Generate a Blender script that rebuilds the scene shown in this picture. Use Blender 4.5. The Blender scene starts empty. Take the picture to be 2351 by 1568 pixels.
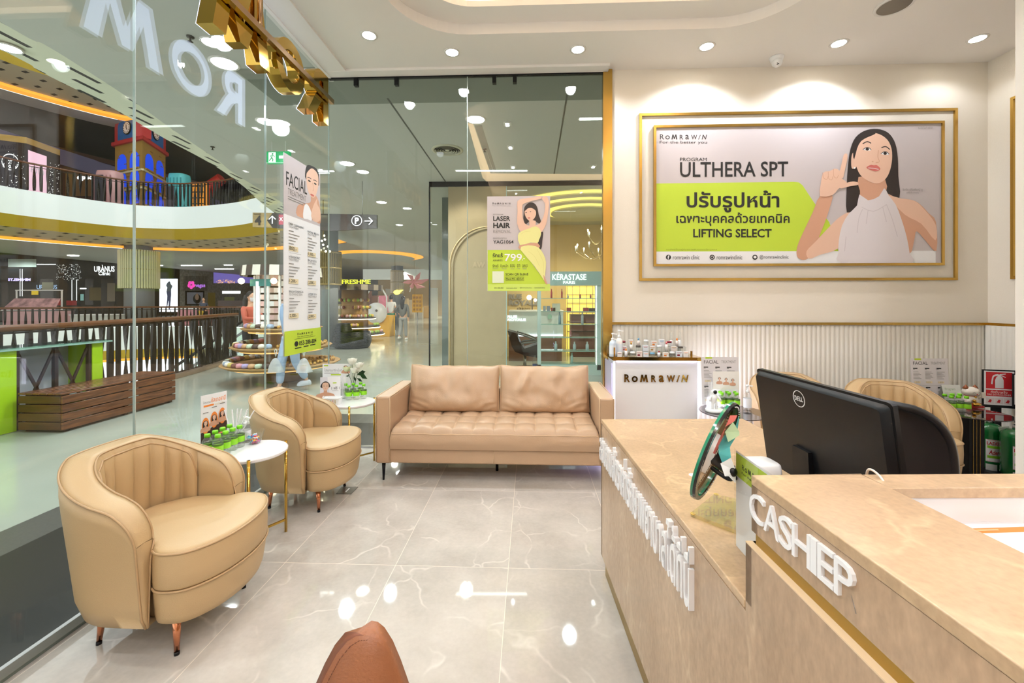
import bpy, bmesh, math, random
from mathutils import Vector, Matrix, geometry
from mathutils import noise as mnoise
random.seed(7)
PI = math.pi
sc = bpy.context.scene
C = sc.collection

# ---------------------------------------------------------------- camera, world, exposure
F, CX, CY, HC = 970.0, 1178.0, 693.0, 1.40
TH = math.atan(38/970)
cd = bpy.data.cameras.new('camera'); cam = bpy.data.objects.new('camera', cd); C.objects.link(cam)
cam.location = (0, 0, HC); cam.rotation_euler = (PI/2, 0, TH)
cd.sensor_width = 36; cd.lens = F*36/2351; cd.shift_x = (1175.5-CX)/2351; cd.shift_y = (CY-784)/2351
cd.clip_start = 0.02; cd.clip_end = 300
sc.camera = cam
w = bpy.data.worlds.new('world'); sc.world = w; w.use_nodes = True
w.node_tree.nodes['Background'].inputs[0].default_value = (0.95, 0.97, 1.0, 1)
w.node_tree.nodes['Background'].inputs[1].default_value = 1.9
sc.view_settings.view_transform = 'Standard'; sc.view_settings.look = 'None'
sc.view_settings.gamma = 1; sc.view_settings.use_curve_mapping = False
sc.view_settings.exposure = 0.2
sc.cycles.use_denoising = True
sc.cycles.max_bounces = 9; sc.cycles.transparent_max_bounces = 24
sc.cycles.diffuse_bounces = 4; sc.cycles.adaptive_threshold = 0.03; sc.cycles.glossy_bounces = 4; sc.cycles.transmission_bounces = 6
sc.cycles.sample_clamp_indirect = 6; sc.cycles.caustics_reflective = False; sc.cycles.caustics_refractive = False

_s, _c = math.sin(TH), math.cos(TH)
def ray(px, py):
    a = (px-CX)/F; b = (CY-py)/F
    return Vector((-_s+a*_c, _c+a*_s, b))
def atd(px, py, d): return Vector((0, 0, HC))+ray(px, py)*d
def onX(px, py, X): r = ray(px, py); return Vector((0, 0, HC))+r*(X/r.x)
def onY(px, py, Y): r = ray(px, py); return Vector((0, 0, HC))+r*(Y/r.y)
def onZ(px, py, Z): r = ray(px, py); return Vector((0, 0, HC))+r*((Z-HC)/r.z)

def area(name, loc, size, power, col=(1, 1, 1), rot=(0, 0, 0), shape='DISK', sy=None, spread=None):
    l = bpy.data.lights.new(name, 'AREA'); l.shape = shape; l.size = size
    if sy: l.size_y = sy
    l.energy = power; l.color = col
    if spread: l.spread = spread
    o = bpy.data.objects.new(name, l); C.objects.link(o); o.location = loc; o.rotation_euler = rot
    return o
def spot(name, loc, power, col, ang, blend, rad=0.03, rot=(0, 0, 0)):
    l = bpy.data.lights.new(name, 'SPOT'); l.energy = power; l.color = col; l.spot_size = ang; l.spot_blend = blend
    l.shadow_soft_size = rad
    o = bpy.data.objects.new(name, l); C.objects.link(o); o.location = loc; o.rotation_euler = rot
    return o
WARM = (.90, 0.965, 1.06); COOL = (0.86, 0.95, 1.0)
ZC = 3.575                       # clinic ceiling height
WIN = [(-1.31, 3.44), (-.676, 3.70), (.416, 3.70), (1.506, 3.70), (2.60, 3.70), (3.70, 3.68)]
for (x, y), e in zip(WIN, (34, 38, 40, 44, 44, 9)):
    spot('downlight_beam', (x, y, ZC-.02), e, WARM, math.radians(142), .45, .05)
for x in (-1.2, .1, 1.4, 2.7):     # the rows of downlights over the rest of the room
    for y in (.2, -1.4, -2.6):
        spot('downlight_beam', (x, y, ZC-.02), 41, WARM, math.radians(145), .6, .05)
for x in (-1.3, 2.7):
    spot('downlight_beam', (x, 1.9, ZC-.02), 41, WARM, math.radians(145), .6, .05)
# cove light lying on the ledge of the ceiling recess
for (x, y, sx, sy) in ((.43, 3.12, 2.2, .05), (.43, -2.1, 2.2, .05), (-.72, .5, .05, 4.6), (1.58, .5, .05, 4.6)):
    area('cove_light', (x, y, 3.72), sx, 30 if sy < 1 else 50, (1.0, .93, .84), (PI, 0, 0), 'RECTANGLE', sy)
# mall lighting: downlights of the corridor and the open atrium
for x, y, e in ((-2.93, 3.9, 60), (-3.34, 5.2, 60), (-3.0, 6.8, 60), (-.68, 5.3, 40), (-3.2, 9.5, 90), (-4.2, 13, 160), (-3.6, 19, 220), (-3.1, 1.2, 60), (-2.4, 7.2, 40), (.6, 6.4, 30), (-4.8,6.6,70)):
    spot('mall_downlight_beam', (x, y, 3.62), e*2.2, COOL if y < 9 else (1, .92, .8), math.radians(150), .5, .09)

for x, y in ((-9, 30), (-4, 31), (-9, 38), (-3, 39)): spot('food_court_fill', (x, y, 3.5), 900, (1, .9, .76), math.radians(155), .5, .1)  # added fill spots that brighten the distant food court, no fittings there
# ---------------------------------------------------------------- helpers
def lin(c):
    return tuple((v/12.92 if v <= .04045 else ((v+.055)/1.055)**2.4) for v in c)
def hx(h):
    return lin(tuple(int(h[i:i+2], 16)/255 for i in (0, 2, 4)))
MC = {}
def mat(name, col, rough=.5, metal=0.0, emit=0.0, ecol=None, alpha=None, coat=0.0, bump=0.0, bscale=40, spec=None, var=0.0, vscale=3):
    if name in MC: return MC[name]
    m = bpy.data.materials.new(name); m.use_nodes = True; nt = m.node_tree
    b = nt.nodes['Principled BSDF']
    if isinstance(col, str): col = hx(col)
    b.inputs['Base Color'].default_value = (*col, 1); b.inputs['Roughness'].default_value = rough
    b.inputs['Metallic'].default_value = metal
    if coat: b.inputs['Coat Weight'].default_value = coat; b.inputs['Coat Roughness'].default_value = .08
    if spec is not None: b.inputs['Specular IOR Level'].default_value = spec
    if emit:
        e = ecol or col
        if isinstance(e, str): e = hx(e)
        b.inputs['Emission Color'].default_value = (*e, 1); b.inputs['Emission Strength'].default_value = emit
    tc = None
    if bump or var:
        tc = nt.nodes.new('ShaderNodeTexCoord')
    if bump:
        n = nt.nodes.new('ShaderNodeTexNoise'); n.inputs['Scale'].default_value = bscale; n.inputs['Detail'].default_value = 4
        nt.links.new(tc.outputs['Object'], n.inputs['Vector'])
        bp = nt.nodes.new('ShaderNodeBump'); bp.inputs['Strength'].default_value = bump; bp.inputs['Distance'].default_value = .01
        nt.links.new(n.outputs['Fac'], bp.inputs['Height']); nt.links.new(bp.outputs['Normal'], b.inputs['Normal'])
    if var:
        n = nt.nodes.new('ShaderNodeTexNoise'); n.inputs['Scale'].default_value = vscale; n.inputs['Detail'].default_value = 5
        nt.links.new(tc.outputs['Object'], n.inputs['Vector'])
        r = nt.nodes.new('ShaderNodeValToRGB')
        r.color_ramp.elements[0].position = .3; r.color_ramp.elements[1].position = .7
        r.color_ramp.elements[0].color = (*[v*(1-var) for v in col], 1); r.color_ramp.elements[1].color = (*[min(1, v*(1+var)) for v in col], 1)
        nt.links.new(n.outputs['Fac'], r.inputs['Fac']); nt.links.new(r.outputs['Color'], b.inputs['Base Color'])
    MC[name] = m
    return m
def clear(name, tint, refl=1.0, ior=1.5, rough=0.0, haze=0.0):
    """thin clear sheet: see-through with a Fresnel reflection"""
    if name in MC: return MC[name]
    m = bpy.data.materials.new(name); m.use_nodes = True; nt = m.node_tree; nt.nodes.clear()
    o = nt.nodes.new('ShaderNodeOutputMaterial'); mx = nt.nodes.new('ShaderNodeMixShader')
    t = nt.nodes.new('ShaderNodeBsdfTransparent'); t.inputs[0].default_value = (*tint, 1)
    g = nt.nodes.new('ShaderNodeBsdfGlossy'); g.inputs['Roughness'].default_value = rough
    fr = nt.nodes.new('ShaderNodeFresnel'); fr.inputs['IOR'].default_value = ior
    ge = nt.nodes.new('ShaderNodeNewGeometry')
    # the same reflectance from either side of the sheet
    mi = nt.nodes.new('ShaderNodeMix'); mi.data_type = 'FLOAT'
    nt.links.new(ge.outputs['Backfacing'], mi.inputs[0]); mi.inputs[2].default_value = ior; mi.inputs[3].default_value = 1/ior
    nt.links.new(mi.outputs[0], fr.inputs['IOR'])
    ml = nt.nodes.new('ShaderNodeMath'); ml.operation = 'MULTIPLY'; ml.inputs[1].default_value = refl; ml.use_clamp = True
    nt.links.new(fr.outputs[0], ml.inputs[0])
    nt.links.new(ml.outputs[0], mx.inputs[0]); nt.links.new(t.outputs[0], mx.inputs[1]); nt.links.new(g.outputs[0], mx.inputs[2])
    if haze:
        d = nt.nodes.new('ShaderNodeBsdfDiffuse'); d.inputs[0].default_value = (.9, .9, .9, 1)
        m2 = nt.nodes.new('ShaderNodeMixShader'); m2.inputs[0].default_value = haze
        nt.links.new(mx.outputs[0], m2.inputs[1]); nt.links.new(d.outputs[0], m2.inputs[2]); nt.links.new(m2.outputs[0], o.inputs[0])
    else:
        nt.links.new(mx.outputs[0], o.inputs[0])
    MC[name] = m
    return m

class MB:
    def __init__(s): s.v = []; s.f = []; s.m = []; s.sm = []; s.mats = []; s.M = None
    def mi(s, m):
        if m not in s.mats: s.mats.append(m)
        return s.mats.index(m)
    def add(s, vs, fs, m, smooth=False):
        b = len(s.v); k = s.mi(m)
        for v in vs:
            v = Vector(v)
            if s.M is not None: v = s.M @ v
            s.v.append(v)
        for f in fs:
            s.f.append(tuple(b+i for i in f)); s.m.append(k); s.sm.append(smooth)
        return s
    def box(s, x0, y0, z0, x1, y1, z1, m):
        vs = [(x, y, z) for x in (x0, x1) for y in (y0, y1) for z in (z0, z1)]
        return s.add(vs, [(0, 1, 3, 2), (4, 6, 7, 5), (0, 4, 5, 1), (2, 3, 7, 6), (0, 2, 6, 4), (1, 5, 7, 3)], m)
    def bar(s, p0, p1, wx, wz, m, up=(0, 0, 1)):
        p0 = Vector(p0); p1 = Vector(p1); d = (p1-p0).normalized(); up = Vector(up)
        a = d.cross(up)
        if a.length < 1e-4: a = d.cross(Vector((1, 0, 0)))
        a.normalize(); b = a.cross(d).normalized()
        vs = [p+a*(wx/2*i)+b*(wz/2*j) for p in (p0, p1) for i in (-1, 1) for j in (-1, 1)]
        return s.add(vs, [(0, 1, 3, 2), (4, 6, 7, 5), (0, 4, 5, 1), (2, 3, 7, 6), (0, 2, 6, 4), (1, 5, 7, 3)], m)
    def tube(s, pts, r, m, n=8, closed=False, caps=True):
        pts = [Vector(p) for p in pts]; L = len(pts); vs = []; fs = []
        rs = r if isinstance(r, (list, tuple)) else [r]*L
        ref = None
        for i, p in enumerate(pts):
            if closed: t = pts[(i+1) % L]-pts[i-1]
            else: t = pts[min(i+1, L-1)]-pts[max(i-1, 0)]
            if t.length < 1e-9: t = Vector((0, 0, 1))
            t.normalize()
            if ref is None:
                ref = t.cross(Vector((0, 0, 1)))
                if ref.length < 1e-3: ref = t.cross(Vector((1, 0, 0)))
            ref = (ref-t*ref.dot(t)).normalized(); b = t.cross(ref)
            for k in range(n):
                a = 2*PI*k/n
                vs.append(p+(ref*math.cos(a)+b*math.sin(a))*rs[i])
        for i in range(L if closed else L-1):
            j = (i+1) % L
            for k in range(n):
                fs.append((i*n+k, i*n+(k+1) % n, j*n+(k+1) % n, j*n+k))
        s.add(vs, fs, m, True)
        if caps and not closed:
            s.add(vs[:n], [tuple(range(n))], m); s.add(vs[-n:], [tuple(range(n))], m)
        return s
    def cyl(s, p0, p1, r0, m, r1=None, n=20):
        return s.tube([p0, p1], [r0, r0 if r1 is None else r1], m, n)
    def lathe(s, prof, m, c=(0, 0, 0), n=24, axis='z', smooth=True, sx=1, sy=1, caps=True):
        vs = []; fs = []; L = len(prof)
        for r, z in prof:
            for k in range(n):
                a = 2*PI*k/n
                x, y = r*math.cos(a)*sx, r*math.sin(a)*sy
                if axis == 'z': p = (c[0]+x, c[1]+y, c[2]+z)
                elif axis == 'y': p = (c[0]+x, c[1]+z, c[2]+y)
                else: p = (c[0]+z, c[1]+x, c[2]+y)
                vs.append(p)
        for i in range(L-1):
            for k in range(n):
                fs.append((i*n+k, i*n+(k+1) % n, (i+1)*n+(k+1) % n, (i+1)*n+k))
        s.add(vs, fs, m, smooth)
        if not caps: return s
        if prof[0][0] > 1e-4: s.add(vs[:n], [tuple(range(n))], m)
        if prof[-1][0] > 1e-4: s.add(vs[-n:], [tuple(range(n))], m)
        return s
    def ball(s, c, r, m, n=14, sz=1.0, sx=1, sy=1):
        k = max(6, n//2)
        return s.lathe([(max(1e-5, r*math.sin(PI*i/k)), -r*sz*math.cos(PI*i/k)) for i in range(k+1)], m, c, n, sx=sx, sy=sy)
    def poly(s, pts, m):
        pts = [Vector(p) for p in pts]
        tr = geometry.tessellate_polygon([pts])
        return s.add(pts, [tuple(t) for t in tr], m)
    def prism(s, pts, vec, m, m2=None):
        pts = [Vector(p) for p in pts]; vec = Vector(vec); n = len(pts)
        tr = [tuple(t) for t in geometry.tessellate_polygon([pts])]
        s.add(pts, tr, m); s.add([p+vec for p in pts], tr, m)
        return s.add(pts+[p+vec for p in pts], [(i, (i+1) % n, n+(i+1) % n, n+i) for i in range(n)], m2 or m)
    def grid(s, fn, nu, nv, m, smooth=True, cu=False, cv=False):
        vs = [fn(i/(nu if cu else nu-1), j/(nv if cv else nv-1)) for i in range(nu) for j in range(nv)]
        fs = []
        for i in range(nu if cu else nu-1):
            for j in range(nv if cv else nv-1):
                a, b = (i+1) % nu, (j+1) % nv
                fs.append((i*nv+j, a*nv+j, a*nv+b, i*nv+b))
        return s.add(vs, fs, m, smooth)
    def loft(s, outline, rings, m, cen=(0, 0), caps=True, smooth=True):
        """outline: 2D points; rings: (z, scale, [m])"""
        n = len(outline); vs = []
        for rg in rings:
            z, k = rg[0], rg[1]
            for x, y in outline: vs.append((cen[0]+(x-cen[0])*k, cen[1]+(y-cen[1])*k, z))
        fs = [(i*n+j, i*n+(j+1) % n, (i+1)*n+(j+1) % n, (i+1)*n+j) for i in range(len(rings)-1) for j in range(n)]
        s.add(vs, fs, m, smooth)
        if caps:
            s.poly([Vector(v) for v in vs[:n]], m); s.poly([Vector(v) for v in vs[-n:]], m)
        return s
    def build(s, name, parent=None, world=True, bevel=0, seg=2, merge=True, auto=True):
        me = bpy.data.meshes.new(name)
        vs = s.v
        if parent is not None and world:
            inv = parent.matrix_basis.inverted(); vs = [inv @ v for v in vs]
        me.from_pydata([tuple(v) for v in vs], [], s.f)
        for m in s.mats: me.materials.append(m)
        me.polygons.foreach_set('material_index', s.m); me.polygons.foreach_set('use_smooth', s.sm)
        if merge:
            bm = bmesh.new(); bm.from_mesh(me); bmesh.ops.remove_doubles(bm, verts=bm.verts, dist=1e-5)
            bmesh.ops.recalc_face_normals(bm, faces=bm.faces); bm.to_mesh(me); bm.free()
        me.update()
        o = bpy.data.objects.new(name, me); C.objects.link(o)
        if parent is not None: o.parent = parent
        if bevel:
            b = o.modifiers.new('b', 'BEVEL'); b.width = bevel; b.segments = seg; b.limit_method = 'ANGLE'; b.angle_limit = math.radians(40)
            for p in me.polygons: p.use_smooth = True
            try:
                bmx = me; bmx.set_sharp_from_angle(angle=math.radians(40))
            except Exception: pass
            b.harden_normals = False
        return o

def thing(name, label, cat, loc=(0, 0, 0), rz=0, group=None):
    o = bpy.data.objects.new(name, None); C.objects.link(o); o.location = loc; o.rotation_euler = (0, 0, rz)
    o.matrix_basis = Matrix.Translation(Vector(loc)) @ Matrix.Rotation(rz, 4, 'Z')
    o.empty_display_size = .1
    o['label'] = label; o['category'] = cat
    if group: o['group'] = group
    return o
def tag(o, label, cat, group=None, kind=None):
    o['label'] = label; o['category'] = cat
    if group: o['group'] = group
    if kind: o['kind'] = kind
    return o
def struct(o):
    o['kind'] = 'structure'; return o
def dup(root, loc=None, rz=None, label=None, group=None):
    r = root.copy(); C.objects.link(r)
    if loc is not None: r.location = loc
    if rz is not None: r.rotation_euler = (0, 0, rz)
    if label: r['label'] = label
    if group: r['group'] = group
    for ch in list(root.children):
        c = ch.copy(); C.objects.link(c); c.parent = r
        for g in list(ch.children):
            d = g.copy(); C.objects.link(d); d.parent = c
    return r

_GC = {}
def glyphs(t, bold=0.0, shear=0.0, res=3, sp=1.0):
    k = (t, bold, shear, res, sp)
    if k in _GC: return _GC[k]
    if t == 'M':     # the wordmark's M with splayed legs
        vs = [(0, 0), (.16, 1), (.35, 1), (.5, .42), (.65, 1), (.84, 1), (1, 0), (.80, 0), (.71, .60), (.57, .08), (.43, .08), (.29, .60), (.20, 0)]
        fs = [tuple(q) for q in geometry.tessellate_polygon([[Vector((x, y, 0)) for x, y in vs]])]
        _GC[k] = (vs, fs, [(i, (i+1) % 13) for i in range(13)], (0, 0, 1, 1)); return _GC[k]
    cu = bpy.data.curves.new('t', 'FONT'); cu.body = t; cu.offset = bold; cu.shear = shear; cu.resolution_u = res; cu.space_character = sp
    ob = bpy.data.objects.new('t', cu); C.objects.link(ob)
    dg = bpy.context.evaluated_depsgraph_get(); me = bpy.data.meshes.new_from_object(ob.evaluated_get(dg))
    vs = [(v.co.x, v.co.y) for v in me.vertices]; fs = [tuple(p.vertices) for p in me.polygons]
    es = {}
    for f in fs:
        for i in range(len(f)):
            e = (f[i], f[(i+1) % len(f)]); es[tuple(sorted(e))] = es.get(tuple(sorted(e)), 0)+1
    rim = [e for e, c in es.items() if c == 1]
    bpy.data.objects.remove(ob); bpy.data.curves.remove(cu); bpy.data.meshes.remove(me)
    xs = [v[0] for v in vs] or [0]; ys = [v[1] for v in vs] or [0]
    bb = (min(xs), min(ys), max(xs), max(ys))
    _GC[k] = (vs, fs, rim, bb); return _GC[k]

class Cv:
    """flat print on a real plane: P maps a point of the plane's drawing to the world, n is the outward normal"""
    def __init__(s, mb, P, n, eps=.0001):
        s.mb = mb; s.P = P; s.n = Vector(n); s.k = 1; s.e = eps
    def off(s): s.k += 1; return s.n*(s.e*s.k)
    def poly(s, pts, m, sm=0):
        if sm: pts = smoothp(pts, sm)
        o = s.off(); s.mb.poly([s.P(x, y)+o for x, y in pts], m)
    def rect(s, x0, y0, x1, y1, m): s.poly([(x0, y0), (x1, y0), (x1, y1), (x0, y1)], m)
    def line(s, pts, w, m, sm=0):
        if sm: pts = smoothp(pts, sm, closed=False)
        o = s.off(); L = []; R = []
        for i, p in enumerate(pts):
            a = pts[max(0, i-1)]; b = pts[min(len(pts)-1, i+1)]
            dx, dy = b[0]-a[0], b[1]-a[1]; q = math.hypot(dx, dy) or 1
            L.append(s.P(p[0]-dy/q*w/2, p[1]+dx/q*w/2)+o); R.append(s.P(p[0]+dy/q*w/2, p[1]-dx/q*w/2)+o)
        n = len(pts)
        s.mb.add(L+R, [(i, i+1, n+i+1, n+i) for i in range(n-1)], m)
    def oval(s, x, y, rx, ry, m, n=20):
        s.poly([(x+rx*math.cos(2*PI*i/n), y+ry*math.sin(2*PI*i/n)) for i in range(n)], m)
    def ring(s, x, y, rx, ry, w, m, n=24):
        pts = [(x+rx*math.cos(2*PI*i/n), y+ry*math.sin(2*PI*i/n)) for i in range(n+1)]
        s.line(pts, w, m)
    def text(s, t, x0, y0, x1, y1, m, bold=0.0, shear=0.0, keep=False, depth=0, slope=0, flip=False, sp=1.0, bb=None):
        vs, fs, rim, b0 = glyphs(t, bold, shear, 3, sp); b = bb or b0
        if b[2]-b[0] < 1e-6: return
        o = s.off(); out = []
        for x, y in vs:
            u = (x-b[0])/(b[2]-b[0]); v = (y-b[1])/(b[3]-b[1])
            if flip: u = 1-u
            X = x0+(x1-x0)*u; out.append(s.P(X, y1+(y0-y1)*v+slope*(X-x0))+o)
        if depth:
            nv = len(out); top = [p+s.n*depth for p in out]
            s.mb.add(out+top, fs+[tuple(nv+i for i in f) for f in fs]+[(a, c, nv+c, nv+a) for a, c in rim], m)
        else: s.mb.add(out, fs, m)
def smoothp(pts, k=4, closed=True):
    out = []; n = len(pts)
    for i in range(n if closed else n-1):
        if closed: p = [pts[(i+j-1) % n] for j in range(4)]
        else: p = [pts[max(0, min(n-1, i+j-1))] for j in range(4)]
        for q in range(k):
            t = q/k
            out.append(tuple(.5*((2*p[1][a])+(-p[0][a]+p[2][a])*t+(2*p[0][a]-5*p[1][a]+4*p[2][a]-p[3][a])*t*t+(-p[0][a]+3*p[1][a]-3*p[2][a]+p[3][a])*t**3) for a in range(len(pts[0]))))
    if not closed: out.append(tuple(pts[-1]))
    return out
def crop(x0, y0, s): return lambda pts: [(x0+x/s, y0+y/s) for x, y in pts]
def rrect(x0, y0, x1, y1, r, n=6):
    out = []
    for cx, cy, a0 in ((x1-r, y1-r, 0), (x0+r, y1-r, 90), (x0+r, y0+r, 180), (x1-r, y0+r, 270)):
        for i in range(n+1):
            a = math.radians(a0+90*i/n); out.append((cx+r*math.cos(a), cy+r*math.sin(a)))
    return out
def logo(cv, x0, y0, x1, y1, m, depth=0, bold=.02):
    """the clinic's wordmark R o M R a W / N, each letter in its own slot"""
    W = x1-x0; h = y1-y0
    for ch, a, b, top, sh in (('R', 0, .088, 0, 0), ('o', .115, .21, .22, 0), ('M', .245, .37, .05, 0), ('R', .42, .495, .12, 0), ('a', .54, .617, .12, 0), ('W', .665, .79, .12, 0), ('I', .815, .865, .12, .5), ('N', .89, 1.0, .08, .25)):
        cv.text(ch, x0+W*a, y0+h*top, x0+W*b, y1, m, bold=bold, shear=sh, depth=depth)
# ---------------------------------------------------------------- materials
def veined(name, base, dark, light, scale=1.2, tile=None, rough=.12, grout=None, stretch=(1, 1, 1), vw=.02, vs=.55, speck=.5):
    m = bpy.data.materials.new(name); m.use_nodes = True; nt = m.node_tree; N = nt.nodes; L = nt.links
    b = N['Principled BSDF']; b.inputs['Roughness'].default_value = rough
    tc = N.new('ShaderNodeTexCoord'); mp = N.new('ShaderNodeMapping'); L.new(tc.outputs['Object'], mp.inputs['Vector'])
    mp.inputs['Scale'].default_value = stretch
    vec = mp.outputs['Vector']
    if tile:
        # each tile its own piece of stone: shift the pattern by the tile's index
        sx = N.new('ShaderNodeSeparateXYZ'); L.new(tc.outputs['Object'], sx.inputs[0])
        def mth(op, a, bb=None, clamp=False):
            q = N.new('ShaderNodeMath'); q.operation = op
            for i, v in enumerate((a, bb)):
                if v is None: continue
                if isinstance(v, (int, float)): q.inputs[i].default_value = v
                else: L.new(v, q.inputs[i])
            return q.outputs[0]
        tx, ty, ox, oy = tile
        ux = mth('DIVIDE', mth('SUBTRACT', sx.outputs[0], ox), tx); uy = mth('DIVIDE', mth('SUBTRACT', sx.outputs[1], oy), ty)
        ix = mth('FLOOR', ux); iy = mth('FLOOR', uy); fx = mth('FRACT', ux); fy = mth('FRACT', uy)
        cb = N.new('ShaderNodeCombineXYZ'); L.new(mth('MULTIPLY', ix, .37), cb.inputs[0]); L.new(mth('MULTIPLY', iy, .73), cb.inputs[1])
        L.new(mth('ADD', mth('MULTIPLY', ix, 1.7), mth('MULTIPLY', iy, 2.3)), cb.inputs[2])
        ad = N.new('ShaderNodeVectorMath'); ad.operation = 'ADD'; L.new(vec, ad.inputs[0]); L.new(cb.outputs[0], ad.inputs[1]); vec = ad.outputs[0]
    nz = N.new('ShaderNodeTexNoise'); nz.inputs['Scale'].default_value = scale*1.3; nz.inputs['Detail'].default_value = 6; nz.inputs['Roughness'].default_value = .6; L.new(vec, nz.inputs['Vector'])
    r1 = N.new('ShaderNodeValToRGB'); r1.color_ramp.elements[0].position = .3; r1.color_ramp.elements[1].position = .72
    r1.color_ramp.elements[0].color = (*hx(dark), 1); r1.color_ramp.elements[1].color = (*hx(base), 1); L.new(nz.outputs['Fac'], r1.inputs['Fac'])
    # veins: the borders of distorted cells
    n2 = N.new('ShaderNodeTexNoise'); n2.inputs['Scale'].default_value = scale*2; n2.inputs['Detail'].default_value = 3; L.new(vec, n2.inputs['Vector'])
    m1 = N.new('ShaderNodeMix'); m1.data_type = 'VECTOR'; m1.inputs[0].default_value = .22; L.new(vec, m1.inputs[4]); L.new(n2.outputs['Color'], m1.inputs[5])
    vo = N.new('ShaderNodeTexVoronoi'); vo.feature = 'DISTANCE_TO_EDGE'; vo.inputs['Scale'].default_value = scale*1.7; L.new(m1.outputs[1], vo.inputs['Vector'])
    r2 = N.new('ShaderNodeValToRGB'); r2.color_ramp.elements[0].position = 0; r2.color_ramp.elements[1].position = vw
    r2.color_ramp.elements[0].color = (1, 1, 1, 1); r2.color_ramp.elements[1].color = (0, 0, 0, 1); L.new(vo.outputs['Distance'], r2.inputs['Fac'])
    n3 = N.new('ShaderNodeTexNoise'); n3.inputs['Scale'].default_value = scale*2.5; L.new(vec, n3.inputs['Vector'])
    r3 = N.new('ShaderNodeValToRGB'); r3.color_ramp.elements[0].position = .42; r3.color_ramp.elements[1].position = .6; L.new(n3.outputs['Fac'], r3.inputs['Fac'])
    mu = N.new('ShaderNodeMath'); mu.operation = 'MULTIPLY'; L.new(r2.outputs['Color'], mu.inputs[0]); L.new(r3.outputs['Color'], mu.inputs[1])
    mu2 = N.new('ShaderNodeMath'); mu2.operation = 'MULTIPLY'; L.new(mu.outputs[0], mu2.inputs[0]); mu2.inputs[1].default_value = vs
    mx = N.new('ShaderNodeMix'); mx.data_type = 'RGBA'; L.new(mu2.outputs[0], mx.inputs[0]); L.new(r1.outputs['Color'], mx.inputs[6]); mx.inputs[7].default_value = (*hx(light), 1)
    out = mx.outputs[2]
    # fine grain
    n4 = N.new('ShaderNodeTexNoise'); n4.inputs['Scale'].default_value = scale*30; n4.inputs['Detail'].default_value = 3; L.new(vec, n4.inputs['Vector'])
    m4 = N.new('ShaderNodeMix'); m4.data_type = 'RGBA'; m4.blend_type = 'OVERLAY'; m4.inputs[0].default_value = speck*.4; L.new(out, m4.inputs[6]); L.new(n4.outputs['Color'], m4.inputs[7])
    hs = N.new('ShaderNodeHueSaturation'); 
    bw = N.new('ShaderNodeRGBToBW'); L.new(n4.outputs['Color'], bw.inputs[0]); L.new(bw.outputs[0], m4.inputs[7]); out = m4.outputs[2]
    if tile:
        gx = mth('MULTIPLY', mth('SUBTRACT', .5, mth('ABSOLUTE', mth('SUBTRACT', fx, .5))), tx)
        gy = mth('MULTIPLY', mth('SUBTRACT', .5, mth('ABSOLUTE', mth('SUBTRACT', fy, .5))), ty)
        gm = mth('LESS_THAN', mth('MINIMUM', gx, gy), .0013)
        m5 = N.new('ShaderNodeMix'); m5.data_type = 'RGBA'; L.new(gm, m5.inputs[0]); L.new(out, m5.inputs[6]); m5.inputs[7].default_value = (*hx(grout), 1); out = m5.outputs[2]
    L.new(out, b.inputs['Base Color'])
    MC[name] = m
    return m
def wood(name, c0, c1, rough=.4, scale=(1, 8, 8), ns=3):
    m = bpy.data.materials.new(name); m.use_nodes = True; nt = m.node_tree; N = nt.nodes; L = nt.links
    b = N['Principled BSDF']; b.inputs['Roughness'].default_value = rough
    tc = N.new('ShaderNodeTexCoord'); mp = N.new('ShaderNodeMapping'); L.new(tc.outputs['Object'], mp.inputs['Vector']); mp.inputs['Scale'].default_value = scale
    nz = N.new('ShaderNodeTexNoise'); nz.inputs['Scale'].default_value = ns; nz.inputs['Detail'].default_value = 7; L.new(mp.outputs[0], nz.inputs['Vector'])
    r = N.new('ShaderNodeValToRGB'); r.color_ramp.elements[0].position = .35; r.color_ramp.elements[1].position = .65
    r.color_ramp.elements[0].color = (*hx(c0), 1); r.color_ramp.elements[1].color = (*hx(c1), 1)
    L.new(nz.outputs['Fac'], r.inputs['Fac']); L.new(r.outputs[0], b.inputs['Base Color']); MC[name] = m
    return m

M_floor = veined('floor_marble', 'cbc3b9', 'aea69c', 'ece5da', 1.7, (.6, .9, -.112, 2.22), .035, 'eadfce', vw=.02, vs=.5, speck=.3)
M_desk = veined('desk_marble', 'c4a684', 'ab8f6f', 'e2c39b', 3.2, None, .28, None, vw=.05, vs=.5, speck=.8)
M_deskface = veined('desk_marble_face', 'bda083', 'a78a6e', 'd3b998', 3.0, None, .22, None, (1, 1, .45), vw=.04, vs=.4, speck=.9)
M_wall = mat('cream_textile', 'f0e6d6', .75, bump=.25, bscale=260)
M_ceil = mat('ceiling_paint', 'f5efe8', .85)
M_ceilin = mat('ceiling_recess_paint', 'f0dcc4', .85)
M_flute = mat('fluted_panel', 'f3ede2', .5)
M_gold = mat('brushed_gold', 'c8a458', .22, 1.0)
M_gold2 = mat('polished_gold', 'c9a24c', .08, 1.0)
M_dgold = mat('satin_brass', 'a88a44', .3, .9)
M_white = mat('white_lacquer', 'f1eeee', .25)
M_wht = mat('white_plastic', 'f4f3f1', .35)
M_blk = mat('black_plastic', '0c0d10', .42, spec=.3)
M_blkg = mat('black_gloss', '0f0f11', .15)
M_blkm = mat('black_metal', '1a1a1c', .35, .6)
M_tan = mat('tan_leather', 'bb9e74', .45, bump=.12, bscale=300)
M_tanp = mat('tan_piping', 'b09068', .45)
M_sofa = mat('sofa_leather', 'b59678', .33, bump=.15, bscale=180)
M_sofap = mat('sofa_stitching', 'd0b08c', .5)
M_copper = mat('copper', 'd08a66', .12, 1.0)
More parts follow.
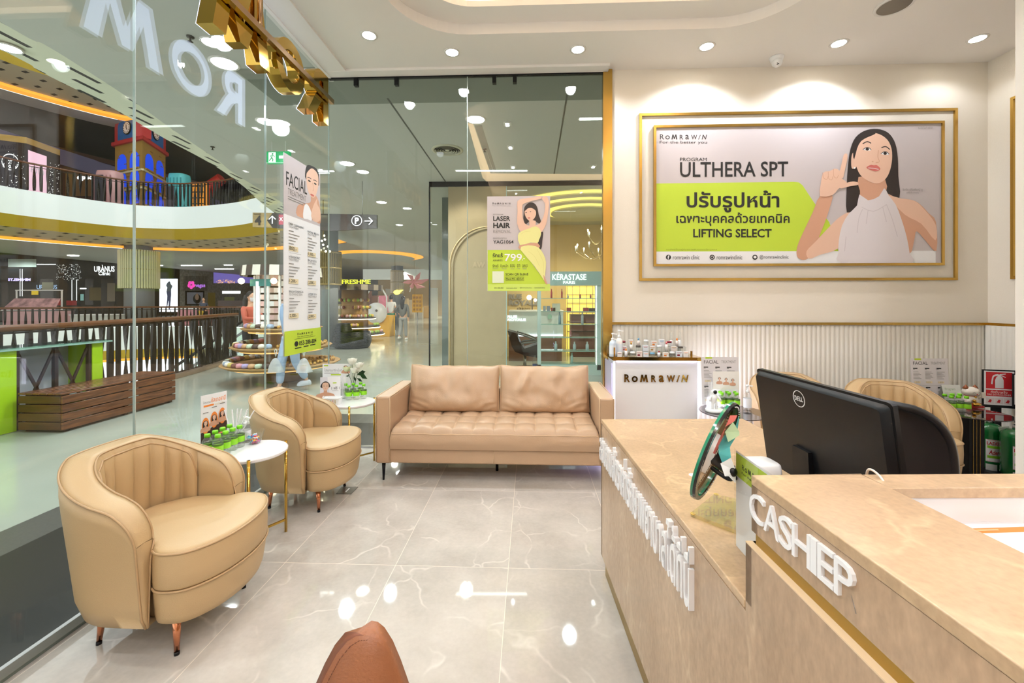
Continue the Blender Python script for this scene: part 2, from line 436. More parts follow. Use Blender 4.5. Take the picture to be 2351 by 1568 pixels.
M_marw = veined('white_marble', 'f6f3f2', 'e9e4e4', 'd8d2d2', 2.0, None, .12, vw=.03, vs=.5, speck=.1)
M_green = mat('label_green', '8fd626', .4)
M_cap = mat('cap_green', '7ed321', .35)
M_lime = mat('lime_print', 'c0d83c', .5)
M_ink = mat('black_print', '1b1918', .5)
M_grey = mat('grey_print', '8d8884', .5)
M_paper = mat('paper_white', 'f3f1f2', .5)
M_pink = mat('poster_greyrose', 'c8bebe', .5)
M_skin = mat('print_skin', 'e8bfa6', .5); M_skin2 = mat('print_skin_shade', 'd29f83', .5)
M_hair = mat('print_hair', '2b2220', .5); M_lip = mat('print_lip', 'cf6f66', .5); M_bluep = mat('print_blue', '3d64c8', .5)
M_orange = mat('print_orange', 'f08a3c', .5); M_redp = mat('print_red', 'c8242c', .5); M_cream = mat('print_cream', 'ead9b4', .5)
M_glassL = clear('window_glass', (.915, .94, .925), 1.0, 1.45)
M_gedge = mat('glass_edge', 'a9b5ae', .2)
M_pet = clear('clear_plastic', (.985, .995, .985), 1.0, 1.4, .03, .06)
M_acr = clear('acrylic', (.97, .98, .97), 1.0, 1.45, 0, .02)
M_smoke = clear('smoked_glass', (.42, .38, .40), 1.6, 1.5)
M_lampe = mat('lamp_face', (1, 1, 1), .5, emit=14, ecol=(1, .95, .86))
M_lampc = mat('cool_lamp_face', (1, 1, 1), .5, emit=9, ecol=(.95, 1, 1))
M_lampm = mat('trim_ring_white', 'e8e4de', .4)
M_steel = mat('steel', 'b8b8b8', .25, 1.0)

# ---------------------------------------------------------------- clinic shell
XL, YB, XR = -1.935, 4.0, 4.155
b = MB(); b.box(XL-.06, -3, -.1, XR, YB, 0, M_floor); struct(b.build('floor'))
# metal channel and glass walls
ys = [-1.2, -.05, .97, 1.995, 3.02, YB]
b = MB(); b.box(XL-.075, -1.2, 0, XL+.0, YB, .012, mat('channel_metal', '8f9a92', .25, .7)); b.box(XL-.02, -1.2, .012, XL+.0, YB, .05, M_steel)
w1 = b.build('window_1'); struct(w1)
for i in range(5):
    b = MB(); b.box(XL-.006, ys[i]+.003, .012, XL+.006, ys[i+1]-.003, 3.54, M_glassL)
    o = b.build('pane', w1)
    b = MB(); b.box(XL-.006, ys[i+1]-.0022, .012, XL+.006, ys[i+1]+.0022, 3.54, M_gedge); b.build('silicone_joint', w1)
xg = onY(1390, 500, YB).x; xm = onY(1073, 500, YB).x
b = MB(); b.box(XL, YB-.01, 0, xg, YB+.025, .015, M_steel); b.box(XL, YB-.015, 3.54, xg, YB+.02, 3.552, M_blkm)
w2 = b.build('window_2'); struct(w2)
for x0, x1 in ((XL+.008, xm-.003), (xm+.003, xg)):
    b = MB(); b.box(x0, YB-.006, .015, x1, YB+.006, 3.54, M_glassL); b.build('pane', w2)
b = MB(); b.box(xm-.0035, YB-.006, .015, xm+.0035, YB+.006, 3.54, M_gedge); b.build('silicone_joint', w2)
# patch fittings of the glass
b = MB()
for px in (818, 911, 1135, 1182):
    p = onY(px, 182, YB); b.box(p.x-.018, YB-.02, 3.47, p.x+.018, YB+.02, 3.545, M_blkm)
b.build('glass_clamp', w2)
# ceiling with the rounded recess
RO = rrect(-1.04, -2.45, 2.02, 3.42, .55, 10); RI = rrect(-.80, -2.2, 1.76, 3.22, .38, 10); RU = rrect(-.80, -2.2, 1.76, 3.22, .38, 10)
def ringplate(mb, outer, inner, z, m):
    """flat plate between a rectangle (or loop) and an inner loop of the same count"""
    n = len(inner); vs = [(x, y, z) for x, y in outer]+[(x, y, z) for x, y in inner]
    mb.add(vs, [(i, (i+1) % n, n+(i+1) % n, n+i) for i in range(n)], m)
def boxloop(loop, x0, y0, x1, y1):
    cx, cy = (x0+x1)/2, (y0+y1)/2; out = []
    for x, y in loop:
        qx = (x-.49)/(1.53); qy = (y-.485)/(2.935)
        k = 1/max(abs(qx), abs(qy)); out.append((cx+qx*k*(x1-x0)/2, cy+qy*k*(y1-y0)/2))
    return out
b = MB()
ringplate(b, boxloop(RO, XL-.0, -3, XR+.02, YB+.02), RO, ZC, M_ceil)
for i in range(len(RO)):
    p, q = RO[i], RO[(i+1) % len(RO)]
    b.add([(*p, ZC), (*q, ZC), (*q, ZC+.085), (*p, ZC+.085)], [(0, 1, 2, 3)], M_ceil, True)
ringplate(b, RO, RI, ZC+.085, M_ceil)
for i in range(len(RI)):
    p, q = RI[i], RI[(i+1) % len(RI)]
    b.add([(*p, ZC+.085), (*q, ZC+.085), (*q, ZC+.13), (*p, ZC+.13)], [(0, 1, 2, 3)], M_ceil, True)
b.box(-1.05, -2.46, ZC+.32, 2.03, 3.43, ZC+.35, M_ceilin)
b.box(-1.05, 3.41, ZC+.09, 2.03, 3.43, ZC+.33, M_ceilin); b.box(-1.05, -2.46, ZC+.09, -1.03, 3.43, ZC+.33, M_ceilin); b.box(2.01, -2.46, ZC+.09, 2.03, 3.43, ZC+.33, M_ceilin)
b.box(-1.05, -2.46, ZC+.09, 2.03, -2.44, ZC+.33, M_ceilin)
# dropped strip along the glass
b.box(XL+.0, -3, ZC-.02, XL+.22, YB-.12, ZC+.001, M_ceil)
struct(b.build('ceiling', merge=False))
b = MB(); b.box(XL-.03, YB-.12, 3.552, xg+.02, YB+.04, ZC+.03, M_ceil); b.box(XL-.03, -3, 3.545, XL+.03, YB+.04, ZC+.6, M_ceil); struct(b.build('trim_1'))
# back wall: upper textile panel, then the gold dado line and the fluted wainscot
xw = onY(1405, 500, YB).x
ztr = onY(1800, 743, YB).z
b = MB(); b.box(xw-.0, YB, ztr, XR+.1, YB+.15, ZC+.4, M_wall); b.box(xw-.0, YB+.02, 0, XR+.1, YB+.15, ztr, M_flute)
struct(b.build('wall_back'))
def flutes(mb, p0, p1, n, nrm, z0, z1, m):
    p0 = Vector(p0); p1 = Vector(p1); nrm = Vector(nrm); q = 5; vs = []; k = n*q
    for i in range(k+1):
        t = (i % q)/q; hgt = math.sqrt(max(0, 1-(2*t-1)**2))*.010
        p = p0.lerp(p1, i/k)+nrm*(hgt+.003)
        vs += [(p.x, p.y, z0), (p.x, p.y, z1)]
    mb.add(vs, [(2*i, 2*i+2, 2*i+3, 2*i+1) for i in range(k)], m, True)
nfl = int((XR-xw)/.0415)
b = MB(); flutes(b, (xw, YB+.02, 0), (XR, YB+.02, 0), nfl, (0, -1, 0), 0, ztr-.01, M_flute); struct(b.build('wall_wainscot', merge=False))
b = MB(); flutes(b, (XR-.02, YB, 0), (XR-.02, 2.6, 0), 33, (-1, 0, 0), 0, ztr-.01, M_flute); struct(b.build('wall_wainscot_right', merge=False))
b = MB(); b.box(xw-.01, YB-.012, ztr-.012, XR, YB+.02, ztr+.012, M_gold); b.box(XR-.012, 2.6, ztr-.012, XR+.01, YB, ztr+.012, M_gold); struct(b.build('trim_2'))
b = MB(); b.box(onY(1384, 500, YB).x, YB-.02, 0, xw, YB+.05, ZC, M_gold); struct(b.build('trim_3'))
b = MB(); b.box(XR, -3, 0, XR+.15, YB+.15, ZC+.4, M_wall); struct(b.build('wall_right'))
b = MB(); b.box(XL-.1, -3.15, 0, XR+.15, -3, ZC+.4, M_wall); struct(b.build('wall_front'))
b = MB(); b.box(XL-.1, -3, 0, XL+.0, -1.2, ZC+.1, M_wall); struct(b.build('wall_left'))
pw = onY(2331, 700, 2.62)
b = MB(); b.box(pw.x, 2.45, 0, XR+.02, 2.62, ZC, mat('white_partition', 'ece6dd', .7)); struct(b.build('wall_partition'))
# roof over the recess so no daylight leaks in
b = MB(); b.box(XL-.1, -3.1, ZC+.4, XR+.15, YB+.15, ZC+.45, M_ceil); struct(b.build('ceiling_slab'))

# gold picture frame mouldings on the walls
def frame_strip(name, px, plane, w, depth, n, mt, parent=None):
    pass
def rect_frame(mb, P, x0, y0, x1, y1, w, dep, nrm, m, corners=None):
    n = Vector(nrm)
    if corners is None: corners = [(x0, y0), (x1, y0), (x1, y1), (x0, y1)]
    o = [P(*c) for c in corners]; ctr = sum(o, Vector())/4
    # inner loop moved in by w along both axes
    ex = (o[1]-o[0]).normalized(); ez = (o[3]-o[0]).normalized()
    i_ = [o[0]+ex*w+ez*w, o[1]-ex*w+ez*w, o[2]-ex*w-ez*w, o[3]+ex*w-ez*w]
    for k in range(4):
        j = (k+1) % 4; q = [o[k], o[j], i_[j], i_[k]]
        mb.add(q+[v+n*dep for v in q], [(4, 5, 6, 7), (0, 1, 5, 4), (1, 2, 6, 5), (2, 3, 7, 6), (3, 0, 4, 7)], m)
PW = lambda x, y: onY(x, y, YB)
PT = lambda x, y: onY(x, y, YB)
L0, R0 = PW(1467, 300).x, PW(2195, 300).x; zt, zb = PW(1467, 262).z, PW(1467, 645).z
def wz(x, z): return Vector((x, YB, z))
t = thing('wall_moulding', 'large outer gold rectangle moulding around the framed poster on cream wall', 'moulding', (0, YB, zb))
b = MB(); rect_frame(b, wz, 0, 0, 0, 0, .024, .018, (0, -1, 0), M_gold, [(L0, zt), (R0, zt), (R0, zb), (L0, zb)]); b.build('gold_frame', t)
pz = onX(2324, 197, XR)
t = thing('wall_moulding', 'gold moulding at the right wall, cut off by the white partition', 'moulding', (XR, 2.7, pz.z-1))
b = MB(); rect_frame(b, lambda y, z: Vector((XR, y, z)), 0, 0, 0, 0, .024, .018, (-1, 0, 0), M_gold, [(onX(2324, 197, XR).y, zt), (2.7, zt), (2.7, zb), (onX(2324, 197, XR).y, zb)]); b.build('gold_frame', t)

# ceiling fittings
for i, (x, y) in enumerate(WIN):
    y -= .04
    nm = ['leftmost of the ceiling downlights, nearest the glass corner', 'ceiling downlight above the left half of the sofa', 'ceiling downlight in front of the gold post', 'ceiling downlight over the left half of the framed poster', 'ceiling downlight over the right half of the poster, right of the camera dome', 'rightmost ceiling downlight by the right wall'][i]
    t = thing('downlight', 'round lit '+nm, 'ceiling light', (x, y, ZC), group='clinic ceiling downlights')
    b = MB(); b.lathe([(.05, -.002), (.066, -.006), (.07, 0)], M_lampm, (0, 0, 0), 24); b.build('trim_ring', t, world=False)
    b = MB(); b.lathe([(.0001, -.003), (.052, -.003)], M_lampe, (0, 0, 0), 24); b.build('lens', t, world=False)
p = onZ(2053, 12, ZC)
t = thing('ceiling_speaker', 'round grey speaker grille in the cream ceiling', 'speaker', p)
b = MB(); b.lathe([(.0001, -.008), (.1, -.008), (.103, -.004)], mat('speaker_mesh', '8a8073', .7, bump=.6, bscale=500), (0, 0, 0), 32); b.build('grille', t, world=False)
b = MB(); b.lathe([(.1, -.003), (.102, -.01), (.118, -.006), (.12, 0)], M_lampm, (0, 0, 0), 32); b.build('rim', t, world=False)
p = onZ(1783, 132, ZC)
t = thing('security_camera', 'small white dome security camera on ceiling edge above the poster', 'camera', p)
b = MB(); b.lathe([(.058, 0), (.058, -.008), (.05, -.03), (.036, -.045)], M_wht, (0, 0, 0), 24); b.build('base', t, world=False)
b = MB(); b.ball((-.004, -.014, -.052), .042, M_wht, 20); b.build('eyeball', t, world=False)
b = MB(); b.lathe([(.0001, -.047), (.02, -.045), (.028, -.036)], M_blkg, (0, 0, 0), 20, axis='y'); 
for i, v in enumerate(b.v): b.v[i] = Vector((v.x-.006, v.y-.002, v.z-.058))
b.build('lens', t, world=False)
# ---------------------------------------------------------------- barrel armchairs
def rim(s):
    """height of the shell's rim along the plan path, s 0..1"""
    a = abs(s-.5)*2
    z = .755-.185*max(0, (a-.22)/.78)**1.15
    e = min(s, 1-s)*1.16          # metres from the arm's front
    r = .095
    if e < r: z -= r-math.sqrt(max(0, r*r-(r-e)**2))
    return z
def path(s, R, xf=.115):
    """plan of the shell, radius R: straight arms and a half round back"""
    L1 = xf; arc = PI*R; T = 2*L1+arc; q = s*T
    if q < L1: return (xf-q, -R)
    if q > L1+arc: return (q-L1-arc, R)
    a = -PI/2-(q-L1)/R
    ca, sa = math.cos(a), math.sin(a); return (-1.07*R*abs(ca)**.82, math.copysign(R*abs(sa)**.82, sa))
def resample(pts, n):
    P = [Vector(p) for p in pts]+[Vector(pts[0])]; D = [0]
    for a, c_ in zip(P[:-1], P[1:]): D.append(D[-1]+(c_-a).length)
    out = []; k = 0
    for i in range(n):
        s = D[-1]*i/n
        while D[k+1] < s: k += 1
        out.append(tuple(P[k].lerp(P[k+1], (s-D[k])/max(1e-9, D[k+1]-D[k]))))
    return out
def make_chair(label):
    t = thing('barrel_armchair', label, 'armchair', group=None)
    S = sorted(set([i/60 for i in range(61)]+[.004, .01, .02, .03, .045, .06, .075]+[1-v for v in (.004, .01, .02, .03, .045, .06, .075)]))
    n = len(S); V = 9
    def outer(s, v):
        zb = .15; zt = rim(s); z = zb+(zt-zb)*v
        k = (z-.15)/.6; R = .272+.046*min(1, k*1.25) 
        if v == 0: R -= .014
        x, y = path(s, R); return Vector((x, y, z+(.0 if v else -.004)))
    def inner(s, v):
        zb = .36; zt = rim(s); z = zb+(zt-zb)*v if zt > zb else zt
        if rim(s) < .36: z = zt
        x, y = path(s, .225); return Vector((x, y, z))
    b = MB()
    vs = [outer(s, j/(V-1)) for s in S for j in range(V)]
    b.add(vs, [(i*V+j, (i+1)*V+j, (i+1)*V+j+1, i*V+j+1) for i in range(n-1) for j in range(V-1)], M_tan, True)
    rv = []
    for s in S:
        o = outer(s, 1); i_ = inner(s, 1); m_ = (o+i_)/2+Vector((0, 0, .006))
        rv += [o, o.lerp(m_, .5)+Vector((0, 0, .002)), m_, i_.lerp(m_, .5)+Vector((0, 0, .002)), i_]
    b.add(rv, [(i*5+j, (i+1)*5+j, (i+1)*5+j+1, i*5+j+1) for i in range(n-1) for j in range(4)], M_tan, True)
    iv = [inner(s, j/3) for s in S for j in range(4)]
    b.add(iv, [(i*4+j, (i+1)*4+j, (i+1)*4+j+1, i*4+j+1) for i in range(n-1) for j in range(3)], M_tan, True)
    innr = lambda z: .252-.012*min(1, (z-.15)/.28)-.015*max(0, min(1, (z-.42)/.05))
    for s in (0, 1):
        zt = rim(s); c = []
        for j in range(V): c.append(outer(s, j/(V-1)))
        d = [Vector((c[j].x+.001, math.copysign(innr(c[j].z), c[j].y), c[j].z)) for j in range(V)]
        mid = [c[j].lerp(d[j], .5)+Vector((.008*(1-(j/(V-1))**4), 0, .006*(j == V-1))) for j in range(V)]; mid[-1] = c[-1].lerp(d[-1], .5)+Vector((0, 0, .006))
        b.add(c+mid+d, [(k*V+j, k*V+j+1, (k+1)*V+j+1, (k+1)*V+j) for k in range(2) for j in range(V-1)], M_tan, True)
    bo = [outer(s, 0) for s in S]; b.poly(bo, M_tan)
    b.build('shell', t, world=False)
    b = MB()
    op = [outer(0, j/(V-1)) for j in range(V-1)]+[outer(s, 1) for s in S]+[outer(1, j/(V-1)) for j in range(V-2, -1, -1)]
    b.tube([p+Vector((0, 0, .001)) for p in op], .0042, M_tanp, 6)
    fp = []
    for s_ in (0, 1):
        pts = [Vector((outer(s_, j/(V-1)).x+.004, math.copysign(innr(outer(s_, j/(V-1)).z), outer(s_, 0).y), outer(s_, j/(V-1)).z)) for j in range(V)]
        fp.append(pts)
    ip = fp[0]+[inner(s, 1) for s in S]+fp[1][::-1]
    b.tube([p+Vector((0, 0, .001)) for p in ip], .0038, M_tanp, 6)
    b.build('piping', t, world=False)
    # pleated inner back
    NC = 9; NS = NC*10; s0, s1 = .175, .825
    def lin_(u, v):
        s = s0+(s1-s0)*u
        ph = (u*NC) % 1; pf = abs(math.sin(PI*ph))**.6
        zt = rim(s)-.028; zt -= .10*max(0, 1-min(u, 1-u)/.07)**2
        z = .40+(zt-.40)*v
        bul = .004+.020*pf*(1-.75*v**5)*(1-.3*(1-v)**3)
        R = .225-bul-.006
        x, y = path(s, R); return Vector((x, y, z))
    b = MB(); b.grid(lin_, NS+1, 10, M_tan)
    top = [lin_(i/NS, 1) for i in range(NS+1)]
    b.tube([Vector((p.x*1.01, p.y*1.01, p.z+.003)) for p in top], .0045, M_tanp, 6)
    topo = [inner(s0+(s1-s0)*i/NS, 1) for i in range(NS+1)]
    b.add(top+topo, [(i, i+1, NS+2+i, NS+1+i) for i in range(NS)], M_tan, True)
    b.build('pleated_back', t, world=False)
    # seat with its lower band
    half = [(.112, -.222), (.128, -.244), (.16, -.260), (.21, -.260), (.26, -.243), (.305, -.195), (.338, -.13), (.354, -.06), (.358, 0)]
    front = half+[(x, -y) for x, y in half[-2::-1]]
    back = [(.0, .214), (-.06, .205), (-.13, .165), (-.185, .10), (-.205, 0), (-.185, -.10), (-.13, -.165), (-.06, -.205), (.0, -.214)]
    ol = smoothp(front[1:-1], 3, closed=False); ol = [front[0]]+ol+[front[-1]]+back
    ol = resample(ol, 72)
    b = MB(); c = (.08, 0)
    b.loft(ol, [(.292, .985), (.30, 1.0), (.36, 1.008), (.425, 1.0), (.436, .992), (.443, .97), (.446, .94), (.447, .85), (.448, .5), (.448, .02)], M_tan, c)
    b.build('seat_cushion', t, world=False)
    b = MB(); b.loft(ol, [(.146, .86), (.152, .91), (.18, .945), (.24, .975), (.285, .99), (.292, .99)], M_tan, c)
    b.build('seat_base', t, world=False)
    b = MB()
    fo = [p for p in ol if p[0] > .11]
    fo.sort(key=lambda p: math.atan2(p[1], p[0]-.1))
    for z, k, r in ((.434, 1.0, .0045), (.290, 1.005, .0045)):
        b.tube([(c[0]+(x-c[0])*k, y*k, z) for x, y in fo], r, M_tanp, 6)
    b.build('seat_piping', t, world=False)
    for lx, ly in ((.175, -.185), (.175, .185), (-.165, -.15), (-.165, .15)):
        b = MB(); q = 1.06
        b.tube([(lx, ly, .152), (lx*q, ly*q, .012)], [.0165, .009], M_copper, 16)
        b.tube([(lx*q, ly*q, .013), (lx*q*1.003, ly*q*1.003, 0)], [.0098, .0098], M_blk, 16)
        b.build('leg', t, world=False)
    return t
ch = make_chair('tan leather barrel armchair nearest the viewer, by the left glass wall')
ch.location = (-1.585, 1.82, 0); ch.rotation_euler = (0, 0, .0)
dup(ch, (-1.59, 2.96, 0), .0, 'tan leather barrel armchair between the two marble side tables at left glass')
dup(ch, (2.80, 3.31, 0), -1.92, 'tan leather barrel armchair behind the monitor and black chair, right one against fluted wall')
dup(ch, (2.22, 3.63, 0), -1.75, 'tan leather barrel armchair mostly hidden behind the monitor, beside the round sanitiser table')

# ---------------------------------------------------------------- sofa
def lump(x, y, z, f, a): return (mnoise.noise(Vector((x*f, y*f, z*f))))*a
def make_sofa():
    x0, x1 = -1.195, .645; yf, yb = 3.235, 3.93
    t = thing('sofa', 'long beige leather two-cushion sofa in front of the back glass wall', 'sofa', ((x0+x1)/2, 3.58, 0))
    b = MB(); b.box(x0+.005, yf+.01, .145, x1-.005, yb, .262, M_sofa); b.build('base', t, bevel=.012)
    b = MB(); b.tube([(-.275, yf+.007, .15), (-.275, yf+.007, .26)], .002, M_sofap, 5); b.build('base_seam', t)
    b = MB(); b.box(x0+.1, yb-.11, .26, x1-.1, yb, .62, M_sofa); b.build('backrest', t, bevel=.03, seg=3)
    for xa, xb, sd in ((x0, x0+.115, -1), (x1-.115, x1, 1)):
        b = MB()
        def arm(u, v, xa=xa, xb=xb):
            return None
        b.box(xa, yf, .145, xb, yb+.0, .665, M_sofa)
        b.build('armrest', t, bevel=.016, seg=3)
        b = MB()
        for xx in (xa+.003, xb-.003):
            b.tube([(xx, yf-.001, .16), (xx, yf-.001, .655), (xx, yf+.008, .664), (xx, yb-.02, .665)], .003, M_sofap, 5)
        b.build('arm_piping', t)
    # tufted seat
    sx0, sx1, sy0, sy1 = x0+.118, x1-.118, yf-.01, yb-.12
    NX, NY = 10, 3
    def seat(u, v):
        x = sx0+(sx1-sx0)*u; y = sy0+(sy1-sy0)*v
        du = abs(math.sin(PI*u*NX))**.45; dv = abs(math.sin(PI*min(1, v*1.08)*NY))**.45 if v < .93 else 1
        z = .405+.03*math.sin(PI*min(1, v*.9+.1))**.5 if False else .418
        z += .02*du*dv-.008+lump(x, y, 0, 9, .006)
        e = min(v/.06, 1); z -= .03*(1-e)**2
        e2 = min(u, 1-u)/.012; z -= .02*max(0, 1-e2)**2
        z += .02*v
        return Vector((x, y, z))
    b = MB(); b.grid(seat, 161, 61, M_sofa)
    fr = [seat(i/160, 0) for i in range(161)]
    def fpan(u, v):
        p = seat(u, 0); z = .262+(p.z-.262)*v; bl = .012*math.sin(PI*v)+lump(p.x*1.0, z*2, 3, 7, .006)*math.sin(PI*v)
        return Vector((p.x, p.y-bl, z))
    b.grid(fpan, 161, 12, M_sofa)
    b.box(sx0, sy0+.005, .26, sx1, sy1, .37, M_sofa)
    b.tube([p+Vector((0, -.001, .0)) for p in fr[1:-1]], .003, M_sofap, 5)
    b.build('seat_cushion', t)
    b = MB()
    for q in range(1, NX): b.tube([seat(q/NX, j/40)+Vector((0, 0, .0005)) for j in range(1, 38)], .0016, M_sofap, 4)
    for q in (1, 2): b.tube([seat(j/120, q/NY/1.08)+Vector((0, 0, .0005)) for j in range(2, 119)], .0016, M_sofap, 4)
    b.build('tufting_seams', t)
    # puffy back cushions
    for k, (px0, px1) in enumerate(((x0+.125, -.272), (-.262, x1-.125))):
        w_, h_ = px1-px0, .382; cx = (px0+px1)/2
        def cush(u, v, side, cx=cx, w_=w_, h_=h_, k=k):
            a = (u-.5)*2; c_ = (v-.5)*2
            edge = (max(0, 1-abs(a)**4.5)**.5)*(max(0, 1-abs(c_)**3.5)**.5)
            th = .085*edge*(1.0-.18*c_)
            wr = 0
            if side < 0:
                # creases fanning from the corners and hanging folds from the top edge
                wr = .0085*edge*math.sin(11*a+1.5*math.sin(2.2*c_+k)+lump(a*1.4, c_*.6, k, 1.1, 5))*max(0, (c_+.3))**.8
                r1 = math.hypot(abs(a)-1.0, c_+1.1); wr += .008*edge*math.sin(24*r1+lump(a, c_, k, 2, 2))*max(0, 1-r1*1.1)
                wr += lump(a*1.6, c_*.8, k+side, 1.5, .028)*edge+lump(a*3+9, c_*1.2, k, 2.0, .006)*edge
            x = cx+a*w_/2*(1-.012*(1-abs(c_))) ; z = .435+h_*v+.012*abs(a)**6*(1 if c_ > 0 else 0)*max(0, c_)+lump(a*3, 0, k+5, 1, .012)*(v)
            y = 3.705+.10*v+side*(th+wr)
            return Vector((x, y, z))
        b = MB()
        b.grid(lambda u, v: cush(u, v, -1), 110, 60, M_sofa); b.grid(lambda u, v: cush(u, v, 1), 40, 20, M_sofa)
        ed = [cush(i/60, 1, -1) for i in range(61)]; el = [cush(0, j/20, -1) for j in range(21)]; er = [cush(1, j/20, -1) for j in range(21)]
        b.tube(el+ed[1:]+er[::-1][1:], .004, M_sofap, 6)
        b.build('back_cushion', t)
    for lx, ly in ((x0+.045, yf+.06), (x1-.045, yf+.06), (x0+.045, yb-.06), (x1-.045, yb-.06)):
        b = MB(); b.tube([(lx, ly, .147), (lx, ly-.008, 0)], [.016, .008], M_blkm, 12); b.build('leg', t)
    b = MB(); b.cyl((-.27, 3.5, .147), (-.27, 3.5, 0), .012, M_blkm); b.build('centre_leg', t)
    return t
make_sofa()

# ---------------------------------------------------------------- round marble side tables
def table3(label, pr, pf, ang_note=None):
    pr = Vector(pr); pf = Vector(pf); mid = (pr+pf)/2; d = (pf-pr); L = d.length; nrm = Vector((-abs(d.y), -abs(d.x)*0-.0, 0)).normalized()
    pl = mid+Vector((d.y, -d.x, 0)).normalized()*(L*.866)
    if pl.x > mid.x: pl = mid-Vector((d.y, -d.x, 0)).normalized()*(L*.866)
    c = (pr+pf+pl)/3; R = (pr-c).length
    t = thing('side_table', label, 'side table', (c.x, c.y, 0))
    b = MB(); b.lathe([(.0001, .532), (R-.006, .532), (R-.001, .537), (R, .548), (R-.004, .553), (.0001, .5535)], M_marw, (c.x, c.y, 0), 48, smooth=False)
    o = b.build('table_top', t)
    for p in (pr, pf, pl):
        b = MB(); q = c+(p-c)*((R+.009)/R); b.cyl((q.x, q.y, 0), (q.x, q.y, .556), .0085, M_gold2, n=16); b.build('leg', t)
        b = MB(); b.bar((c.x, c.y, .075), (q.x, q.y, .075), .010, .012, M_gold2); b.build('stretcher', t)
    b = MB(); b.cyl((c.x, c.y, .066), (c.x, c.y, .084), .014, M_gold2); b.build('hub', t)
    return t, c, R
t1, c1, R1 = table3('white marble side table on gold legs between the two left armchairs', onZ(653, 1222, 0), atd(571, 1380, 2.257)*Vector((1, 1, 0)) if False else Vector((onZ(571, 1295, 0).x, onZ(571, 1295, 0).y, 0)))
t2, c2, R2 = table3('white marble side table on gold legs in the glass corner beside sofa', onZ(857, 1058, 0), Vector((onZ(802, 1091, 0).x, onZ(802, 1091, 0).y, 0)))
ZT = .5535

# ---------------------------------------------------------------- bottles of water
def make_bottle(label):
    t = thing('water_bottle', label, 'bottle')
    b = MB(); b.lathe([(.0001, 0), (.022, 0), (.0255, .004), (.0262, .012), (.0248, .02), (.0262, .028), (.0262, .078), (.024, .09), (.016, .103), (.0125, .108), (.0125, .118)], M_pet, n=20); b.build('body', t, world=False)
    b = MB(); b.lathe([(.0265, .034), (.0267, .035), (.0267, .066), (.0265, .067)], M_green, n=20, caps=False)
    b.lathe([(.0268, .067), (.0268, .076)], mat('label_dark', '4b6a2a', .4), n=20, caps=False)
    b.build('label', t, world=False, merge=False)
    b = MB(); b.lathe([(.0001, .126), (.0135, .126), (.0145, .124), (.0148, .108), (.0001, .108)][::-1], M_cap, n=20); b.build('cap', t, world=False)
    return t
proto = None
def bottles(spots, z, where, grp, labels):
    global proto
    for (x, y), lb in zip(spots, labels):
        if proto is None:
            proto = make_bottle(lb); o = proto
        else: o = dup(proto, label=lb)
        o.location = (x, y, z); o['group'] = grp; o['label'] = lb
def grid_from(px_list, d_list, z):
    return [tuple(onZ(px, py, z)[:2]) for px, py in px_list]
def from_caps(px, z): return [tuple(onZ(x, y, z+.124)[:2]) for x, y in px]
ORD = ['first', 'second', 'third', 'fourth']
bottles(from_caps(((500, 998), (518, 990), (534, 983), (550, 977), (476, 997), (494, 989), (511, 982), (527, 975)), ZT), ZT, '', 'water bottles on the near marble table', ['%s green-capped water bottle from the left, %s row, near marble table' % (ORD[k % 4], 'front' if k < 4 else 'rear') for k in range(8)])
LMR = ['left', 'middle', 'right']
bottles(from_caps(((801, 885), (818, 884), (835, 882), (794, 881), (811, 880), (828, 878)), ZT), ZT, '', 'water bottles on the corner marble table', ['green-capped water bottle, %s of the %s row on the corner marble table' % (LMR[k % 3], 'front' if k < 3 else 'rear') for k in range(6)])

# leaflet, straws, pump, bowl on the near table
def plane_card(name, label, cat, p0, p1, h, tilt=0.0, th=.003, mt=None, parent_name='panel', mask=None, z0=None):
    """upright card from p0 to p1 (left to right seen from the camera)"""
    p0 = Vector(p0); p1 = Vector(p1); c = (p0+p1)/2; t = thing(name, label, cat, (c.x, c.y, p0.z))
    d = (p1-p0); n = Vector((d.y, -d.x, 0)).normalized()
    if n.dot(Vector((-c.x, -c.y, 0))) < 0: n = -n
    up = Vector((0, 0, h))-n*tilt
    P = lambda u, v: p0+d*u+up*(1-v)
    return t, P, n, up
def mini_portrait(cv, x, y, s, hair=1, top=None):
    """small head and shoulders, s = head height; drawing units"""
    X = lambda a: x+a*s*cv.ax
    Y = lambda a: y+a*s*cv.ay
    P = lambda pts: [(X(a), Y(b)) for a, b in pts]
    cv.poly(P([(-.62, .95), (-.66, .2), (-.6, -.35), (-.3, -.68), (.1, -.72), (.45, -.5), (.58, 0), (.55, .9), (.2, .9), (-.2, .9)]) if hair else P([(-.5, .1), (-.52, -.3), (-.3, -.62), (0, -.75), (.3, -.62), (.5, -.3), (.46, .1)]), M_hair, 3)
    cv.poly(P([(-.2, .2), (-.22, .75), (-1.0, 1.0), (-1.15, 1.9), (1.05, 1.9), (.95, 1.0), (.2, .75), (.2, .2)]), M_skin2, 2)
    if top: cv.poly(P([(-.95, 1.15), (-.4, 1.1), (0, 1.3), (.4, 1.1), (.9, 1.15), (1.0, 1.9), (-1.1, 1.9)]), top, 2)
    cv.poly(P([(-.38, -.15), (-.3, -.5), (0, -.6), (.3, -.5), (.38, -.15), (.34, .2), (.14, .48), (-.1, .5), (-.3, .25)]), M_skin, 3)
    for q in (-.17, .17):
        cv.oval(X(q), Y(-.08), .06*s*cv.ax, .03*s*cv.ay, M_hair, 10)
        cv.line([(X(q-.09), Y(-.2)), (X(q+.09), Y(-.22))], .025*s*cv.ay, M_hair)
    cv.oval(X(.01), Y(.25), .09*s*cv.ax, .035*s*cv.ay, M_lip, 10)
    cv.line([(X(.02), Y(-.05)), (X(.05), Y(.1))], .02*s*cv.ay, M_skin2)
